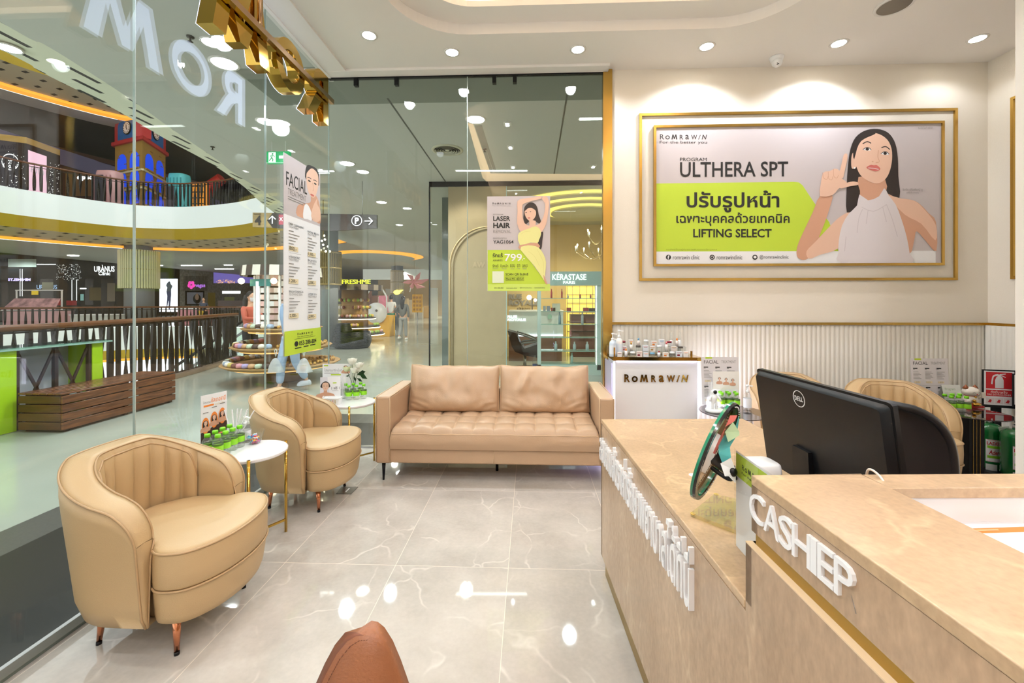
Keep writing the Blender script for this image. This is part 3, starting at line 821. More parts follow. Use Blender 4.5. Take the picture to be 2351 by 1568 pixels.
pA = onZ(459, 1035, ZT); pA = Vector((c1.x-.165, c1.y+.02, ZT)); pB = Vector((c1.x-.04, c1.y+.12, ZT))
pA = atd(459, 1017, 2.45); pA.z = ZT; pB = atd(521, 1000, 2.60); pB.z = ZT
pA.x = max(pA.x, XL+.03)
t, P, n, up = plane_card('leaflet_stand', 'upright acrylic leaflet with three orange portraits behind the near bottles', 'leaflet', pA, pB, .30)
b = MB(); b.add([P(0, 0), P(1, 0), P(1, 1), P(0, 1)], [(0, 1, 2, 3)], M_paper); b.add([P(0, 0)-n*.003, P(1, 0)-n*.003, P(1, 1)-n*.003, P(0, 1)-n*.003], [(0, 1, 2, 3)], mat('acrylic_back', 'd8dedb', .2))
cv = Cv(b, P, n); cv.ax = 1; cv.ay = .5
cv.rect(0, .72, 1, 1, mat('brown_dark', '3a2a22', .5)); cv.poly([(0, .75), (.3, .68), (.6, .62), (1, .55), (1, .75), (0, .8)], mat('brown_dark', '3a2a22'))
cv.text('อัลเทอราปี', .38, .07, .94, .17, M_orange, .01); cv.text('โปรแกรม', .08, .12, .36, .17, M_grey); cv.rect(.1, .2, .48, .235, M_orange)
cv.text('ยกกระชับ', .52, .19, .88, .24, M_cream)
for k, (x, y) in enumerate(((.17, .5), (.49, .42), (.8, .38))):
    cv.oval(x, y+.1, .14, .16, M_orange, 20); mini_portrait(cv, x, y+.06, .16, 1)
    cv.rect(x-.1, y-.16, x+.1, y-.145, M_grey)
cv.rect(.62, .8, .9, .83, M_orange); cv.text('ROMRAWIN', .1, .9, .5, .94, M_paper)
b.build('printed_sheet', t, merge=False)
b = MB(); e0 = P(0, 0)+n*.004; b.box(pA.x, pA.y-.02, ZT, pB.x, pA.y-.016, ZT+.004, M_acr); b.build('foot', t)
def paper_straws(label, c, z, n, h, grp=None):
    pass
cs = Vector((c1.x-.015, c1.y+.105, ZT)); cs = atd(541, 1000, 2.56); cs.z = ZT
t = thing('straw_cup', 'clear cup behind the bottles, full of white wrapped straws', 'cup', cs)
b = MB(); b.lathe([(.0001, .001), (.026, 0), (.034, .10), (.032, .10), (.024, .004)], M_pet, n=20, caps=False); b.build('cup', t, world=False)
for k in range(6):
    a = -.10+.04*k; s = thing('straw', 'white paper-wrapped straw standing in the clear cup', 'straw', cs, group='wrapped straws in the near cup')
    b = MB(); y = random.uniform(-.012, .012); b.bar((a*.12, y, .006), (a*.95+.03, y*1.6, .205+random.uniform(-.015, .01)), .0075, .0035, M_paper); b.build('wrapper', s, world=False)
p = Vector((c1.x+.075, c1.y+.10, ZT)); p = atd(564, 1000, 2.55); p.z = ZT
def pump_bottle(label, p, h=.15, liquid=None, labelm=None, name='pump_bottle'):
    t = thing(name, label, 'pump bottle', p)
    b = MB(); b.lathe([(.0001, 0), (.026, 0), (.029, .005), (.029, h*.55), (.024, h*.64), (.011, h*.7), (.011, h*.73)], liquid or M_pet, n=20); b.build('body', t, world=False)
    b = MB(); b.lathe([(.0293, h*.12), (.0293, h*.48)], labelm or M_paper, n=20, caps=False); b.build('label', t, world=False, merge=False)
    b = MB(); b.lathe([(.013, h*.7), (.013, h*.78), (.005, h*.8), (.005, h*.93), (.012, h*.95), (.012, h), (.0001, h)], M_wht, n=14); b.bar((0, 0, h*.975), (.035, -.012, h*.955), .009, .007, M_wht); b.build('pump', t, world=False)
    return t
pump_bottle('clear hand gel pump bottle beside the straws on near table', p, .155)
p = Vector((c1.x+.085, c1.y+.035, ZT)); p = onZ(585, 1018, ZT)
t = thing('candy_bowl', 'clear fluted bowl of wrapped sweets on the near marble table', 'bowl', p)
b = MB()
def bowlf(u, v):
    a = 2*PI*u; r = .028+.022*v**.7+.0015*math.cos(16*a)*v; return Vector((r*math.cos(a), r*math.sin(a), .002+.075*v))
b.grid(bowlf, 64, 8, M_acr, cu=True); b.lathe([(.0001, .001), (.028, .002)], M_acr, n=32); b.build('bowl', t, world=False)
cols = ['d8443c', '3f86c9', 'f0f0f0', 'e6a23a', '7fc3d8', 'c95d8f']
for k in range(26):
    a = random.uniform(0, 2*PI); r = random.uniform(0, .030); z = ZT+.008+random.uniform(0, .04)
    o = MB(); c = Vector((p.x+r*math.cos(a), p.y+r*math.sin(a), z)); d = Vector((random.uniform(-1, 1), random.uniform(-1, 1), random.uniform(-.5, .5))).normalized()*.008
    m = mat('sweet_'+cols[k % 6], cols[k % 6], .3); o.tube([c-d*1.7, c-d, c-d*.6, c+d*.6, c+d, c+d*1.7], [.006, .0022, .0055, .0055, .0022, .006], m, 6)
    tag(o.build('wrapped_sweet'), 'small %s twist-wrapped sweet in the clear bowl on the near table' % ['red', 'blue', 'white', 'orange', 'pale blue', 'pink'][k % 6], 'sweet', ['red', 'blue', 'white', 'orange', 'pale blue', 'pink'][k % 6]+' sweets in the bowl')

# things on the corner table
pA = atd(738, 868, 3.78); pA.z = ZT; pB = atd(802, 866, 3.78); pB.z = ZT
t, P, n, up = plane_card('leaflet_stand', 'taller white leaflet with small green headings behind the corner bottles', 'leaflet', pA+Vector((0, .02, 0)), pB+Vector((0, .02, 0)), .29)
b = MB(); b.add([P(0, 0), P(1, 0), P(1, 1), P(0, 1)], [(0, 1, 2, 3)], M_paper); cv = Cv(b, P, n); cv.ax = 1; cv.ay = .7
cv.rect(.05, .04, .2, .08, M_lime); cv.text('โปรแกรมทรีทเม้นท์', .06, .15, .7, .24, M_grey); cv.rect(.06, .28, .6, .295, M_grey); cv.rect(.3, .32, .66, .36, M_lime)
for k in range(9): cv.rect(.08, .42+k*.05, .7-.08*(k % 3), .428+k*.05, M_grey)
mini_portrait(cv, .84, .12, .13)
b.build('printed_sheet', t, merge=False); b = MB(); b.add([q-n*.003 for q in (P(0, 0), P(1, 0), P(1, 1), P(0, 1))], [(0, 1, 2, 3)], M_paper); b.build('backing', t)
pA = atd(735, 925, 3.62); pA.z = ZT; pB = atd(782, 922, 3.66); pB.z = ZT
t, P, n, up = plane_card('leaflet_stand', 'shorter leaflet with a woman portrait standing on the corner table', 'leaflet', pA, pB, .20)
b = MB(); b.add([P(0, 0), P(1, 0), P(1, 1), P(0, 1)], [(0, 1, 2, 3)], M_paper); cv = Cv(b, P, n); cv.ax = 1; cv.ay = .75
cv.poly([(0, .0), (.35, 0), (.5, 1), (0, 1)], mat('leaf_shade', 'e3e0e8', .5)); mini_portrait(cv, .26, .42, .42, 0); cv.rect(.62, .24, .8, .29, M_lime)
cv.text('1 ฟรี 1', .55, .42, .95, .55, M_grey, .02); cv.rect(.58, .6, .9, .61, M_grey)
b.build('printed_sheet', t, merge=False)
p = onZ(764, 928, ZT)
t = thing('tissue_basket', 'small white plastic basket with heart cut-outs on the corner table', 'basket', p, .06)
b = MB()
for k, (w_, d_, z) in enumerate(((.058, .04, .0), (.070, .048, .055))): pass
def bsk(u, v):
    pts = rrect(-.058-.012*v, -.036-.008*v, .058+.012*v, .036+.008*v, .012, 4); q = pts[int(u*len(pts)) % len(pts)]
    return Vector((q[0], q[1], .055*v))
b.grid(lambda u, v: bsk(u, v), 20, 4, M_wht, cu=True, smooth=False); b.poly([(x, y, .001) for x, y in rrect(-.058, -.036, .058, .036, .012, 4)], M_wht)
b.tube([(x, y, .056) for x, y in rrect(-.071, -.045, .071, .045, .013, 4)], .0025, M_wht, 6, closed=True)
for sx in (-1, 1): b.tube([(sx*.07, -.03, .056), (sx*.078, 0, .066), (sx*.07, .03, .056)], .003, M_wht, 6)
hc = ['2b3f7a', '4a9bd1', '2a6f63', 'c06a55', 'b89a3a']
for r in range(2):
    for k in range(5):
        x = -.036+k*.018; z = .036-r*.016; y = -.0375-.008*(z/.055)
        b.add([(x-.006, y-.001, z+.002), (x-.003, y-.001, z+.005), (x, y-.001, z+.003), (x+.003, y-.001, z+.005), (x+.006, y-.001, z+.002), (x, y-.001, z-.005)], [(0, 1, 2, 3, 4, 5)], mat('heart_'+hc[k], hc[k], .5))
b.build('basket', t, world=False, merge=False)
p = atd(812, 900, 3.80); p.z = ZT
t = thing('flower_vase', 'glass vase with white roses and dark leaves on the corner table', 'vase of flowers', p)
b = MB(); b.lathe([(.0001, 0), (.022, 0), (.026, .03), (.018, .09), (.022, .12)], M_pet, n=20, caps=False); b.build('vase', t, world=False)
M_rose = mat('rose_white', 'f4f2e6', .6); M_rosey = mat('rose_pale_yellow', 'e9efc6', .6); M_leaf = mat('rose_leaf', '24401f', .45)
for k, (x, z, r, mt) in enumerate(((-.012, .315, .050, M_rose), (.055, .28, .042, M_rose), (-.06, .245, .042, M_rosey), (.012, .235, .048, M_rose))):
    b = MB()
    for q in range(9):
        a0 = q*2.4; rr = r*(.35+.07*q)
        def pet(u, v, a0=a0, rr=rr, x=x, z=z, r=r):
            a = a0+(u-.5)*2.0; R = rr*(.55+.45*math.sin(PI*v*.55)); return Vector((x+R*math.cos(a), R*math.sin(a)-.005, z-r*.5+r*1.0*v*(1-.25*(2*u-1)**2)))
        b.grid(pet, 6, 5, mt)
    b.ball((x, -.005, z-r*.1), r*.55, mt, 10)
    b.tube([(x, -.005, z-r*.4), (x*.3, 0, .13), (0, 0, .02)], .002, M_leaf, 5)
    b.build('rose', t, world=False, merge=False)
b = MB()
for x, z, dx, dz in ((.03, .19, .07, .02), (.05, .2, .075, -.045), (.0, .18, .02, -.05), (-.03, .2, -.05, -.02), (.03, .16, .05, -.03), (.06, .22, .05, .0)):
    b.add([(x, 0, z), (x+dx*.5-dz*.3, -.012, z+dz*.5+dx*.3), (x+dx, 0, z+dz), (x+dx*.5+dz*.3, .012, z+dz*.5-dx*.3)], [(0, 1, 2, 3)], M_leaf)
b.build('leaves', t, world=False)
t = thing('straw_cup', 'clear cup of white wrapped straws on the corner table', 'cup', atd(787, 900, 3.70)*Vector((1, 1, 0))+Vector((0, 0, ZT)))
b = MB(); b.lathe([(.0001, .001), (.022, 0), (.028, .09), (.026, .09), (.02, .004)], M_pet, n=18, caps=False); b.build('cup', t, world=False)
for k in range(5):
    s = thing('straw', 'white paper-wrapped straw in the clear cup on corner table', 'straw', t.location, group='wrapped straws in the corner cup')
    b = MB(); b.bar((-.008+.004*k, 0, .006), (-.028+.014*k, .004, .19), .007, .003, M_paper); b.build('wrapper', s, world=False)

# floor socket plate near the second chair
p = onZ(795, 1128, 0)
b = MB(); q = [onZ(x, y, .0) for x, y in ((772, 1134), (784, 1119), (822, 1119), (806, 1135))]
b.prism([v+Vector((0, 0, .0005)) for v in q], (0, 0, .004), mat('floor_box', '6f6a63', .3, .6)); b.add([v*1.0+Vector((0, 0, .005)) for v in [onZ(x, y, 0) for x, y in ((792, 1131), (801, 1122), (804, 1122), (795, 1131))]], [(0, 1, 2, 3)], M_paper)
tag(b.build('floor_socket_plate', merge=False), 'small grey metal floor plate beside the second armchair', 'floor plate')
# ---------------------------------------------------------------- reception counter (its own frame: x to the right, y away from the camera)
RZ = math.atan(.0517); O4 = Vector((.437, .873, 0))
MT = Matrix.Translation(O4) @ Matrix.Rotation(RZ, 4, 'Z')
def lc(x, y, z): return MT @ Vector((x, y, z))
t = thing('reception_counter', 'low beige marble reception counter with white lettering on its side', 'counter', O4, RZ)
LW, LL, ZL = .735, 1.325, .795
b = MB(); b.box(0, .004, ZL-.02, LW, LL, ZL, M_desk); b.build('counter_top', t, world=False, bevel=.003)
b = MB(); b.box(0, 0, .10, .02, LL, ZL-.0205, M_deskface); b.box(0, LL-.02, .10, LW, LL, ZL-.0205, M_deskface); b.box(LW-.02, .02, .1, LW, LL-.02, ZL-.0205, M_deskface); b.build('side_panel', t, world=False)
b = MB(); b.box(.018, 0, 0, LW-.02, LL-.018, .10, M_dgold); b.build('plinth', t, world=False)
# lettering on the face: x = 0 plane, reading towards the viewer
b = MB(); cv = Cv(b, lambda y, z: Vector((-.0, -y, -z)), (-1, 0, 0), eps=0)
cv.text('สอบถามอัตราค่ารักษาพยาบาลได้ที่นี่', -1.305, -.765, -.235, -.60, M_white, bold=.008, depth=.014)
b.build('lettering', t, world=False, merge=False)

t = thing('cashier_counter', 'tall beige marble cashier counter with raised white lettering in front', 'counter', O4, RZ)
ZK, BAND, D0 = 1.05, .112, 2.6
yb = .0; wl = .235; ld = .065
b = MB()
b.box(.011, -D0, ZK-.02, wl, yb, ZK, M_desk); b.box(wl, yb-ld, ZK-.02, 2.3, yb, ZK, M_desk)
b.build('counter_top', t, world=False, bevel=.002)
b = MB(); b.box(.012, -D0, ZK-BAND, .03, yb, ZK-.0203, M_deskface); b.box(.012, yb-.02, ZK-BAND, 2.3, yb, ZK-.0203, M_deskface); b.build('front_band', t, world=False)
b = MB(); b.box(.0135, -D0, ZK-BAND-.022, .2, yb-.012, ZK-BAND, M_dgold); b.build('gold_reveal', t, world=False)
b = MB(); b.box(0, -D0, .10, .02, yb+.0, ZK-BAND-.022, M_deskface); b.box(-.0005, -D0, ZK-BAND-.024, .0135, yb, ZK-BAND-.0215, mat('stone_edge', 'e6c8a2', .25)); b.box(0, yb-.02, ZL+.001, 2.3, yb, ZK-BAND-.022, M_deskface); b.box(.02, yb-.02, .1, 2.3, yb, ZL, M_deskface); b.build('lower_panel', t, world=False)
b = MB(); b.box(.02, -D0, 0, .6, yb-.02, .10, M_dgold); b.build('plinth', t, world=False)
M_tray = mat('tray_white', 'dcd6d2', .4); b = MB(); b.box(wl-.02, -D0, ZK-.075, wl-.002, yb-ld, ZK-.0203, M_tray); b.box(wl, yb-ld+.004, ZK-.075, 2.3, yb-ld+.018, ZK-.0203, M_tray); b.box(wl-.02, -D0, ZK-.085, 2.3, yb-ld, ZK-.075, M_white); b.build('inner_tray', t, world=False)
b = MB(); cv = Cv(b, lambda y, z: Vector((.012, -y, -z)), (-1, 0, 0), eps=0)
def facey(px): # local y of a point of the face under pixel column px
    r = ray(px, 1200); o = MT.inverted() @ Vector((0, 0, HC)); d = MT.to_3x3().inverted() @ r
    k = (.008-o.x)/d.x; return o.y+d.y*k
for chx, a, e in zip('CASHIE', (1722, 1755, 1789, 1820, 1863, 1879), (1754, 1789, 1820, 1862, 1877, 1915)):
    cv.text(chx, -facey(a), -1.021, -facey(e), -.966, M_white, bold=.0, depth=.006)
cv.text('P', -facey(1917), -1.021, -facey(1961), -.966, M_white, bold=0, depth=.006)
cv.line([(-facey(1948), -.978), (-facey(1955), -.966), (-facey(1959), -.958)], .0022, M_white)
b.build('lettering', t, world=False, merge=False)

# papers in the tray
pz = ZK-.074
for k, (c4, lbl) in enumerate(((((2103, 1181), (2351, 1172), (2420, 1300), (2300, 1300)), 'white paper form with an orange header bar lying in the counter tray'),)):
    q = [onZ(x, y, pz+.004) for x, y in c4]
    P = lambda u, v, q=q: (q[0]*(1-u)+q[1]*u)*(1-v)+(q[3]*(1-u)+q[2]*u)*v
    b = MB(); b.prism([v-Vector((0, 0, .003)) for v in q], (0, 0, .0028), M_paper); cv = Cv(b, P, (0, 0, 1), .0002)
    cv.rect(.22, .34, 1, .44, M_orange); cv.text('Walk', .24, .36, .3, .42, M_paper); cv.rect(.32, .37, .6, .40, mat('orange_light', 'f7b583', .5))
    for i in range(6): cv.rect(.03+.1*i, .09+.002*i, .08+.1*i, .1, M_grey)
    cv.rect(.2, .46, .95, .9, mat('pale_peach', 'fbeee6', .5))
    for i in range(9): cv.rect(.2, .48+.045*i, .95, .483+.045*i, mat('print_rule', 'b9bfe0', .5))
    for i in range(6): cv.rect(.1, .14+.03*i, .9, .143+.03*i, mat('rule_grey', 'cfcdd2', .5))
    tag(b.build('paper_form', merge=False), lbl, 'paper')
q = [onZ(x, y, pz+.0) for x, y in ((2085, 1190), (2351, 1195), (2360, 1330), (2250, 1300))]
b = MB(); b.prism(q, (0, 0, .0008), mat('paper_lilac', 'dcdcec', .5)); tag(b.build('paper_form'), 'pale lilac striped sheet under the orange-header form', 'paper')
# white cable over the ledge
pts = [atd(2042, 1146, .80), atd(2036, 1120, .815), atd(2022, 1096, .835), atd(2004, 1080, .85), atd(1993, 1079, .865), atd(1990, 1092, .88), atd(1991, 1110, .885)]
b = MB(); b.tube(smoothp([tuple(p) for p in pts], 5, closed=False), .0022, mat('cable_white', 'e7d8c8', .4), 8); tag(b.build('power_cable'), 'white cable looping over the back ledge of cashier counter', 'cable')

# ---------------------------------------------------------------- monitor seen from behind
dl, dr = 1.54, 1.0
TLm, TRm = atd(1737, 845, dl), atd(2049, 926, dr)
BLm = atd(1768, 1072, dl)
ex = (TRm-TLm); ex.z = 0; Wm = ex.length; ex.normalize()
ez = (TLm-BLm).normalized(); nb = ex.cross(ez).normalized()
if nb.dot(Vector((0, 0, HC))-TLm) < 0: nb = -nb
Hm = .345
t = thing('monitor', 'large black flat monitor seen from behind with round white logo', 'monitor', (BLm.x+.1, (TLm.y+TRm.y)/2, ZL))
Pm = lambda u, v: TLm+ex*(Wm*u)-ez*(Hm*v)
b = MB()
ol = rrect(0, 0, 1, 1, .03, 4)
b.prism([Pm(x, y) for x, y in ol], -nb*.012, M_blk); b.build('screen_housing', t)
b = MB()
o2 = [Pm(x, y)+nb*.0005 for x, y in rrect(.012, .02, .988, .98, .03, 4)]; o3 = [Pm(x, y)+nb*.018 for x, y in rrect(.035, .05, .965, .95, .03, 4)]
k = len(o2); b.add(o2+o3, [(i, (i+1) % k, k+(i+1) % k, k+i) for i in range(k)], M_blk, True); b.poly(o3, M_blk); b.build('back_cover', t)
b = MB(); cv = Cv(b, lambda u, v: Pm(u, v)+nb*.018, nb, .0001)
PMm = lambda px, py: None
def inpl(px, py):
    """where the sight line meets the monitor's back, in its own units"""
    r = ray(px, py); o = Vector((0, 0, HC)); p0 = TLm+nb*.018; k = (p0-o).dot(nb)/r.dot(nb); h = o+r*k-p0; return (h.dot(ex)/Wm, -h.dot(ez)/Hm)
lx, ly = inpl(1834, 915); rx = .046; ry = rx*Wm/Hm
cv.ring(lx, ly, rx, ry, .006, mat('logo_silver', 'dfe0e0', .3)); cv.text('D', lx-.034, ly-.022, lx-.017, ly+.02, mat('logo_silver', 'dfe0e0'), .03); cv.text('E', lx-.015, ly-.022, lx+.001, ly+.02, mat('logo_silver', 'dfe0e0'), .03, .35); cv.text('LL', lx+.004, ly-.022, lx+.034, ly+.02, mat('logo_silver', 'dfe0e0'), .03)
b.build('logo', t, merge=False)
b = MB()
cv = Cv(b, lambda u, v: Pm(u, v)+nb*.018, nb, .0001)
cv.line([inpl(1804, 940), inpl(1850, 962), inpl(1870, 970), inpl(1882, 1075)], .004, mat('seam', '0a0a0b', .6))
b.build('cover_seam', t, merge=False)
sb = Pm(.42, 1.0)
b = MB(); b.bar(Pm(.42, .62)+nb*.02, Vector((sb.x-.03, sb.y, ZL+.012)), .07, .02, M_blk, up=tuple(nb)); b.build('stand_neck', t)
b = MB(); b.prism([(sb.x-.11, sb.y-.11, ZL), (sb.x+.08, sb.y-.12, ZL), (sb.x+.08, sb.y+.12, ZL), (sb.x-.11, sb.y+.11, ZL)], (0, 0, .012), M_blk); b.build('stand_base', t, bevel=.004)

# black office chair back
cb = atd(2012, 1000, 1.72)
t = thing('office_chair', 'glossy black rounded office chair back rising behind the cashier counter', 'chair', (cb.x+.05, cb.y, 0), -.25)
b = MB()
def shell(u, v, off=0):
    a = (u-.5)*2; w_ = .205*(1-.06*(1-v))*(max(0.0001, 1-max(0, (v-.45)/.55)**3.2))**.5
    return Vector((a*w_, .05*a*a*-1+off+.03*v, .47+.515*v))
M_shell = mat('black_leather_gloss', '15161a', .3, coat=.4)
b.grid(lambda u, v: shell(u, v), 24, 40, M_shell); b.grid(lambda u, v: shell(u, v, .028), 24, 40, M_shell)
edge = [shell(0, j/39, .014) for j in range(40)]+[shell(1, j/39, .014) for j in range(39, -1, -1)]
b.tube(edge, .0165, M_shell, 8); b.build('backrest', t, world=False)
b = MB(); b.loft(rrect(-.2, -.42, .2, .02, .1, 6), [(.42, .96), (.44, 1), (.48, 1), (.5, .95)], M_shell, (0, -.22)); b.build('seat', t, world=False)
b = MB(); b.cyl((0, -.22, .06), (0, -.22, .43), .03, M_blkm); b.build('gas_column', t, world=False)
for k in range(5):
    a = k*2*PI/5; b = MB(); b.bar((0, -.22, .09), (.24*math.cos(a), -.22+.24*math.sin(a), .06), .04, .03, M_blk); b.build('base_arm', t, world=False)
    b = MB(); b.cyl((.24*math.cos(a)-.015, -.22+.24*math.sin(a), .03), (.24*math.cos(a)+.015, -.22+.24*math.sin(a), .03), .03, M_blk); b.build('caster', t, world=False)

# brown chair corner at the bottom edge
zc = .885
tp = atd(836, 1459, .64)
t = thing('leather_chair', 'brown leather chair whose pointed back corner peeks in at the bottom edge', 'chair', (tp.x, tp.y-.2, 0), 0)
M_br = mat('brown_leather', '8a5636', .42, bump=.15, bscale=220); M_brd = mat('brown_leather_dark', '6b3a22', .5)
b = MB()
hw = [(0, .0), (.010, -.0015), (.021, -.010), (.034, -.030), (.047, -.060), (.065, -.11), (.095, -.2), (.15, -.45)]
def fin(side, th):
    return [Vector((tp.x+side*x*(1.0 if side > 0 else 1.25), tp.y+th, tp.z+z)) for x, z in hw]
for sgn, m in ((1, M_br),):
    Lf, Lb = fin(-1, 0), fin(-1, .03); Ls = [v+Vector((-.012, .02, -.002))*min(1, i/2) for i, v in enumerate(Lf)]; Rf, Rb = fin(1, 0), fin(1, .03)
    n = len(hw); b.add(Lf+Rf, [(i, i+1, n+i+1, n+i) for i in range(n-1)], M_br, True)
    b.add(Rf+Rb, [(i, i+1, n+i+1, n+i) for i in range(n-1)], M_br, True); b.add(Lf+Ls, [(i, i+1, n+i+1, n+i) for i in range(n-1)], M_brd, True)
    b.add(Ls+Rb, [(i, i+1, n+i+1, n+i) for i in range(n-1)], M_br, True)
b.build('backrest', t)
b = MB()
L_ = fin(-1, -.001)
for i in range(n-3):
    for k in range(3 if i < 3 else 8):
        a0 = L_[i].lerp(L_[i+1], k/(3 if i < 3 else 8)); a1 = L_[i].lerp(L_[i+1], (k+.55)/(3 if i < 3 else 8)); o = Vector((.006, -.001, -.005)); b.tube([a0+o, a1+o], .0006, M_brd, 4)
b.build('stitching', t)
b = MB(); b.box(tp.x-.24, tp.y-.45, .40, tp.x+.24, tp.y+.03, .47, M_br); b.build('seat', t, bevel=.03)
for sx in (-.2, .2):
    for sy in (-.4, -.02):
        b = MB(); b.tube([(tp.x+sx, tp.y+sy, .41), (tp.x+sx*1.1, tp.y+sy, 0)], [.014, .01], M_blkm, 10); b.build('leg', t)

# ---------------------------------------------------------------- round table mirror with notes
T0, T1 = atd(1694, 938, 1.12), atd(1590, 1140, 1.03)
c = (T0+T1)/2; ax = (T0-T1); Rm = ax.length/2; ax.normalize()
nb2 = Vector((.90, -.43, 0)); nb2 = (nb2-ax*nb2.dot(ax)).normalized(); sd = ax.cross(nb2).normalized()
sd = sd if sd.y > 0 else -sd
t = thing('table_mirror', 'tilted round dark-backed table mirror with coloured notes stuck behind', 'mirror', (c.x, c.y, ZL))
b = MB(); N = 48
def disc(k, off, r): a = 2*PI*k/N; return c+(ax*math.cos(a)+sd*math.sin(a))*r+nb2*off
M_gl = mat('mirror_edge_green', '1f7a5c', .1); M_mir = mat('mirror_glass', 'd9dde0', .03, 1.0); M_back = clear('mirror_back_smoke', (.30, .22, .14), 1.5, 1.5, .02)
for o0, o1, r0, r1, m in ((-.006, .0, Rm, Rm, M_gl), (.0, .006, Rm, Rm*.985, M_blkg)):
    b.add([disc(k, o0, r0) for k in range(N)]+[disc(k, o1, r1) for k in range(N)], [(k, (k+1) % N, N+(k+1) % N, N+k) for k in range(N)], m, True)
b.poly([disc(k, -.006, Rm) for k in range(N)], M_back); b.add([disc(k, .0065, Rm*.985) for k in range(N)]+[disc(k, .0065, Rm*.90) for k in range(N)], [(k, (k+1) % N, N+(k+1) % N, N+k) for k in range(N)], M_blkg)
b.build('mirror_disc', t, merge=False)
b = MB()
for k in range(5, 40):
    a = math.radians(-60+k*5); p = c+(ax*math.cos(a)+sd*math.sin(a))*(Rm*.93)+nb2*.007
    if k % 1 == 0: b.ball(p, .0016, M_wht, 6)
b.build('bead_trim', t)
b = MB(); b.bar(c+nb2*.004-ax*.02, c+nb2*.05-ax*.03, .018, .028, M_blk, up=tuple(ax)); b.ball(c+nb2*.05-ax*.03, .013, M_blk); b.build('swivel', t)
gp = [c-ax*.045+nb2*.008, c-ax*.05+nb2*.05, lc(.10, .20, ZL+.16), lc(.16, .17, ZL+.1), lc(.18, .16, ZL+.01)]
b = MB(); b.tube(smoothp([tuple(p) for p in gp], 5, closed=False), .0055, M_blk, 10); b.build('gooseneck', t)
bp = gp[-1]; b = MB(); b.lathe([(.0001, .0), (.05, 0), (.052, .006), (.0001, .014)], M_blk, (bp.x, bp.y, ZL), 24); b.build('base', t)
def onmir(px, py, off=.012):
    r = ray(px, py); o = Vector((0, 0, HC)); p0 = c+nb2*off; k = (p0-o).dot(nb2)/r.dot(nb2); return o+r*k
def note(pts, m, d0, d1, label, grp=None):
    n = len(pts); out = [atd(x, y, d0+(d1-d0)*i/(n-1)) for i, (x, y) in enumerate(pts)]
    b = MB(); b.poly(out, m); b.poly([p+Vector((.0006, .0006, 0)) for p in out], m)
    tag(b.build('sticky_note', merge=False), label, 'note')
cr = crop(1560, 920, 4.9)
note(cr([(570, 165), (650, 165), (620, 230), (520, 290), (460, 480), (400, 600), (375, 590), (440, 440), (500, 330)]), mat('note_coral', 'e87c72', .7), 1.07, 1.05, 'long coral sticky note behind the round mirror')
note(cr([(440, 500), (510, 385), (600, 370), (665, 175), (672, 200), (640, 400), (565, 520), (578, 640), (480, 700), (440, 590)]), mat('note_teal', '58b3b4', .7), 1.06, 1.03, 'curled teal sticky note behind the round mirror')
note(cr([(512, 350), (600, 240), (672, 350), (672, 390), (548, 465)]), mat('note_palegreen', 'b9d3a6', .7), 1.04, 1.035, 'small pale green handwritten note on the mirror back')
note(cr([(460, 705), (580, 645), (635, 790), (630, 930), (555, 850), (510, 850)]), mat('note_white', 'ece9ea', .7), 1.03, 1.02, 'crumpled white paper note hanging below the teal note')
# acrylic plate lying on the counter with reversed letters
zc = ZL
q = [onZ(x, y, zc+.004) for x, y in ((1586, 1183), (1640, 1139), (1735, 1160), (1712, 1232))]
t = thing('acrylic_sign', 'clear yellowish acrylic plate lying on the counter with reversed grey letters', 'sign', q[0])
b = MB(); b.prism([v-Vector((0, 0, .003)) for v in q], (0, 0, .010), clear('acrylic_yellow', (.93, .88, .62), 1.2, 1.5, 0, .1)); b.build('plate', t)
b = MB(); cv = Cv(b, lambda x, y: onZ(x, y, zc+.0085), (0, 0, 1), .0002)
cv.text('UNG', 1617, 1160, 1678, 1186, mat('reversed_letters', '8b7d55', .5), flip=True, slope=.12); b.build('lettering', t, merge=False)
for v in q[:2]:
    b = MB(); b.cyl(v*.985+Vector((.012, .012, ZL*.015+.004)) if False else (v.x+.006, v.y, ZL+.008), (v.x+.006, v.y, ZL+.0105), .007, mat('gold_dot', 'e0c060', .3, .5)); b.build('corner_stud', t)
b = MB(); p = onZ(1592, 1091, ZL); b.lathe([(.0001, .0012), (.015, .0012), (.015, 0)], M_paper, (p.x, p.y, ZL), 24); tag(b.build('round_sticker'), 'small round white sticker on the low counter by the mirror', 'sticker')
# green leaflet in acrylic stand beside the cashier block
p0 = onZ(1690, 1262, ZL); p0 = lc(.062, .175, ZL); p1 = lc(.085, .006, ZL)
d0_ = 1.05; p0 = atd(1690, 1243, 1.05); p0.z = ZL; p1 = atd(1780, 1243, .885); p1.z = ZL
t, P, n, up = plane_card('leaflet_stand', 'green and white leaflet in an acrylic stand tucked behind the cashier corner', 'leaflet', p0, p1, .236)
b = MB(); b.add([P(0, 0), P(1, 0), P(1, 1), P(0, 1)], [(0, 1, 2, 3)], M_paper); cv = Cv(b, P, n, .0001)
cv.poly([(0, .02), (1, .02), (1, .26), (0, .26)], M_lime); logo(cv, .18, .10, .85, .155, M_ink, 0, .01); cv.text('For the better you', .18, .175, .85, .205, M_ink)
b.build('printed_sheet', t, merge=False)
b = MB(); b.add([P(-.02, -.02)+n*.003, P(1.02, -.02)+n*.003, P(1.02, 1)+n*.003, P(-.02, 1)+n*.003], [(0, 1, 2, 3)], M_acr); b.prism([P(-.02, 1)+n*.0, P(1.02, 1)+n*.0, P(1.02, 1)-n*.045, P(-.02, 1)-n*.045], (0, 0, .002), M_acr); b.build('holder', t)
p = atd(1748, 1092, 1.30); p.z = ZL
p = atd(1743, 693, 1.33); p.z = ZL
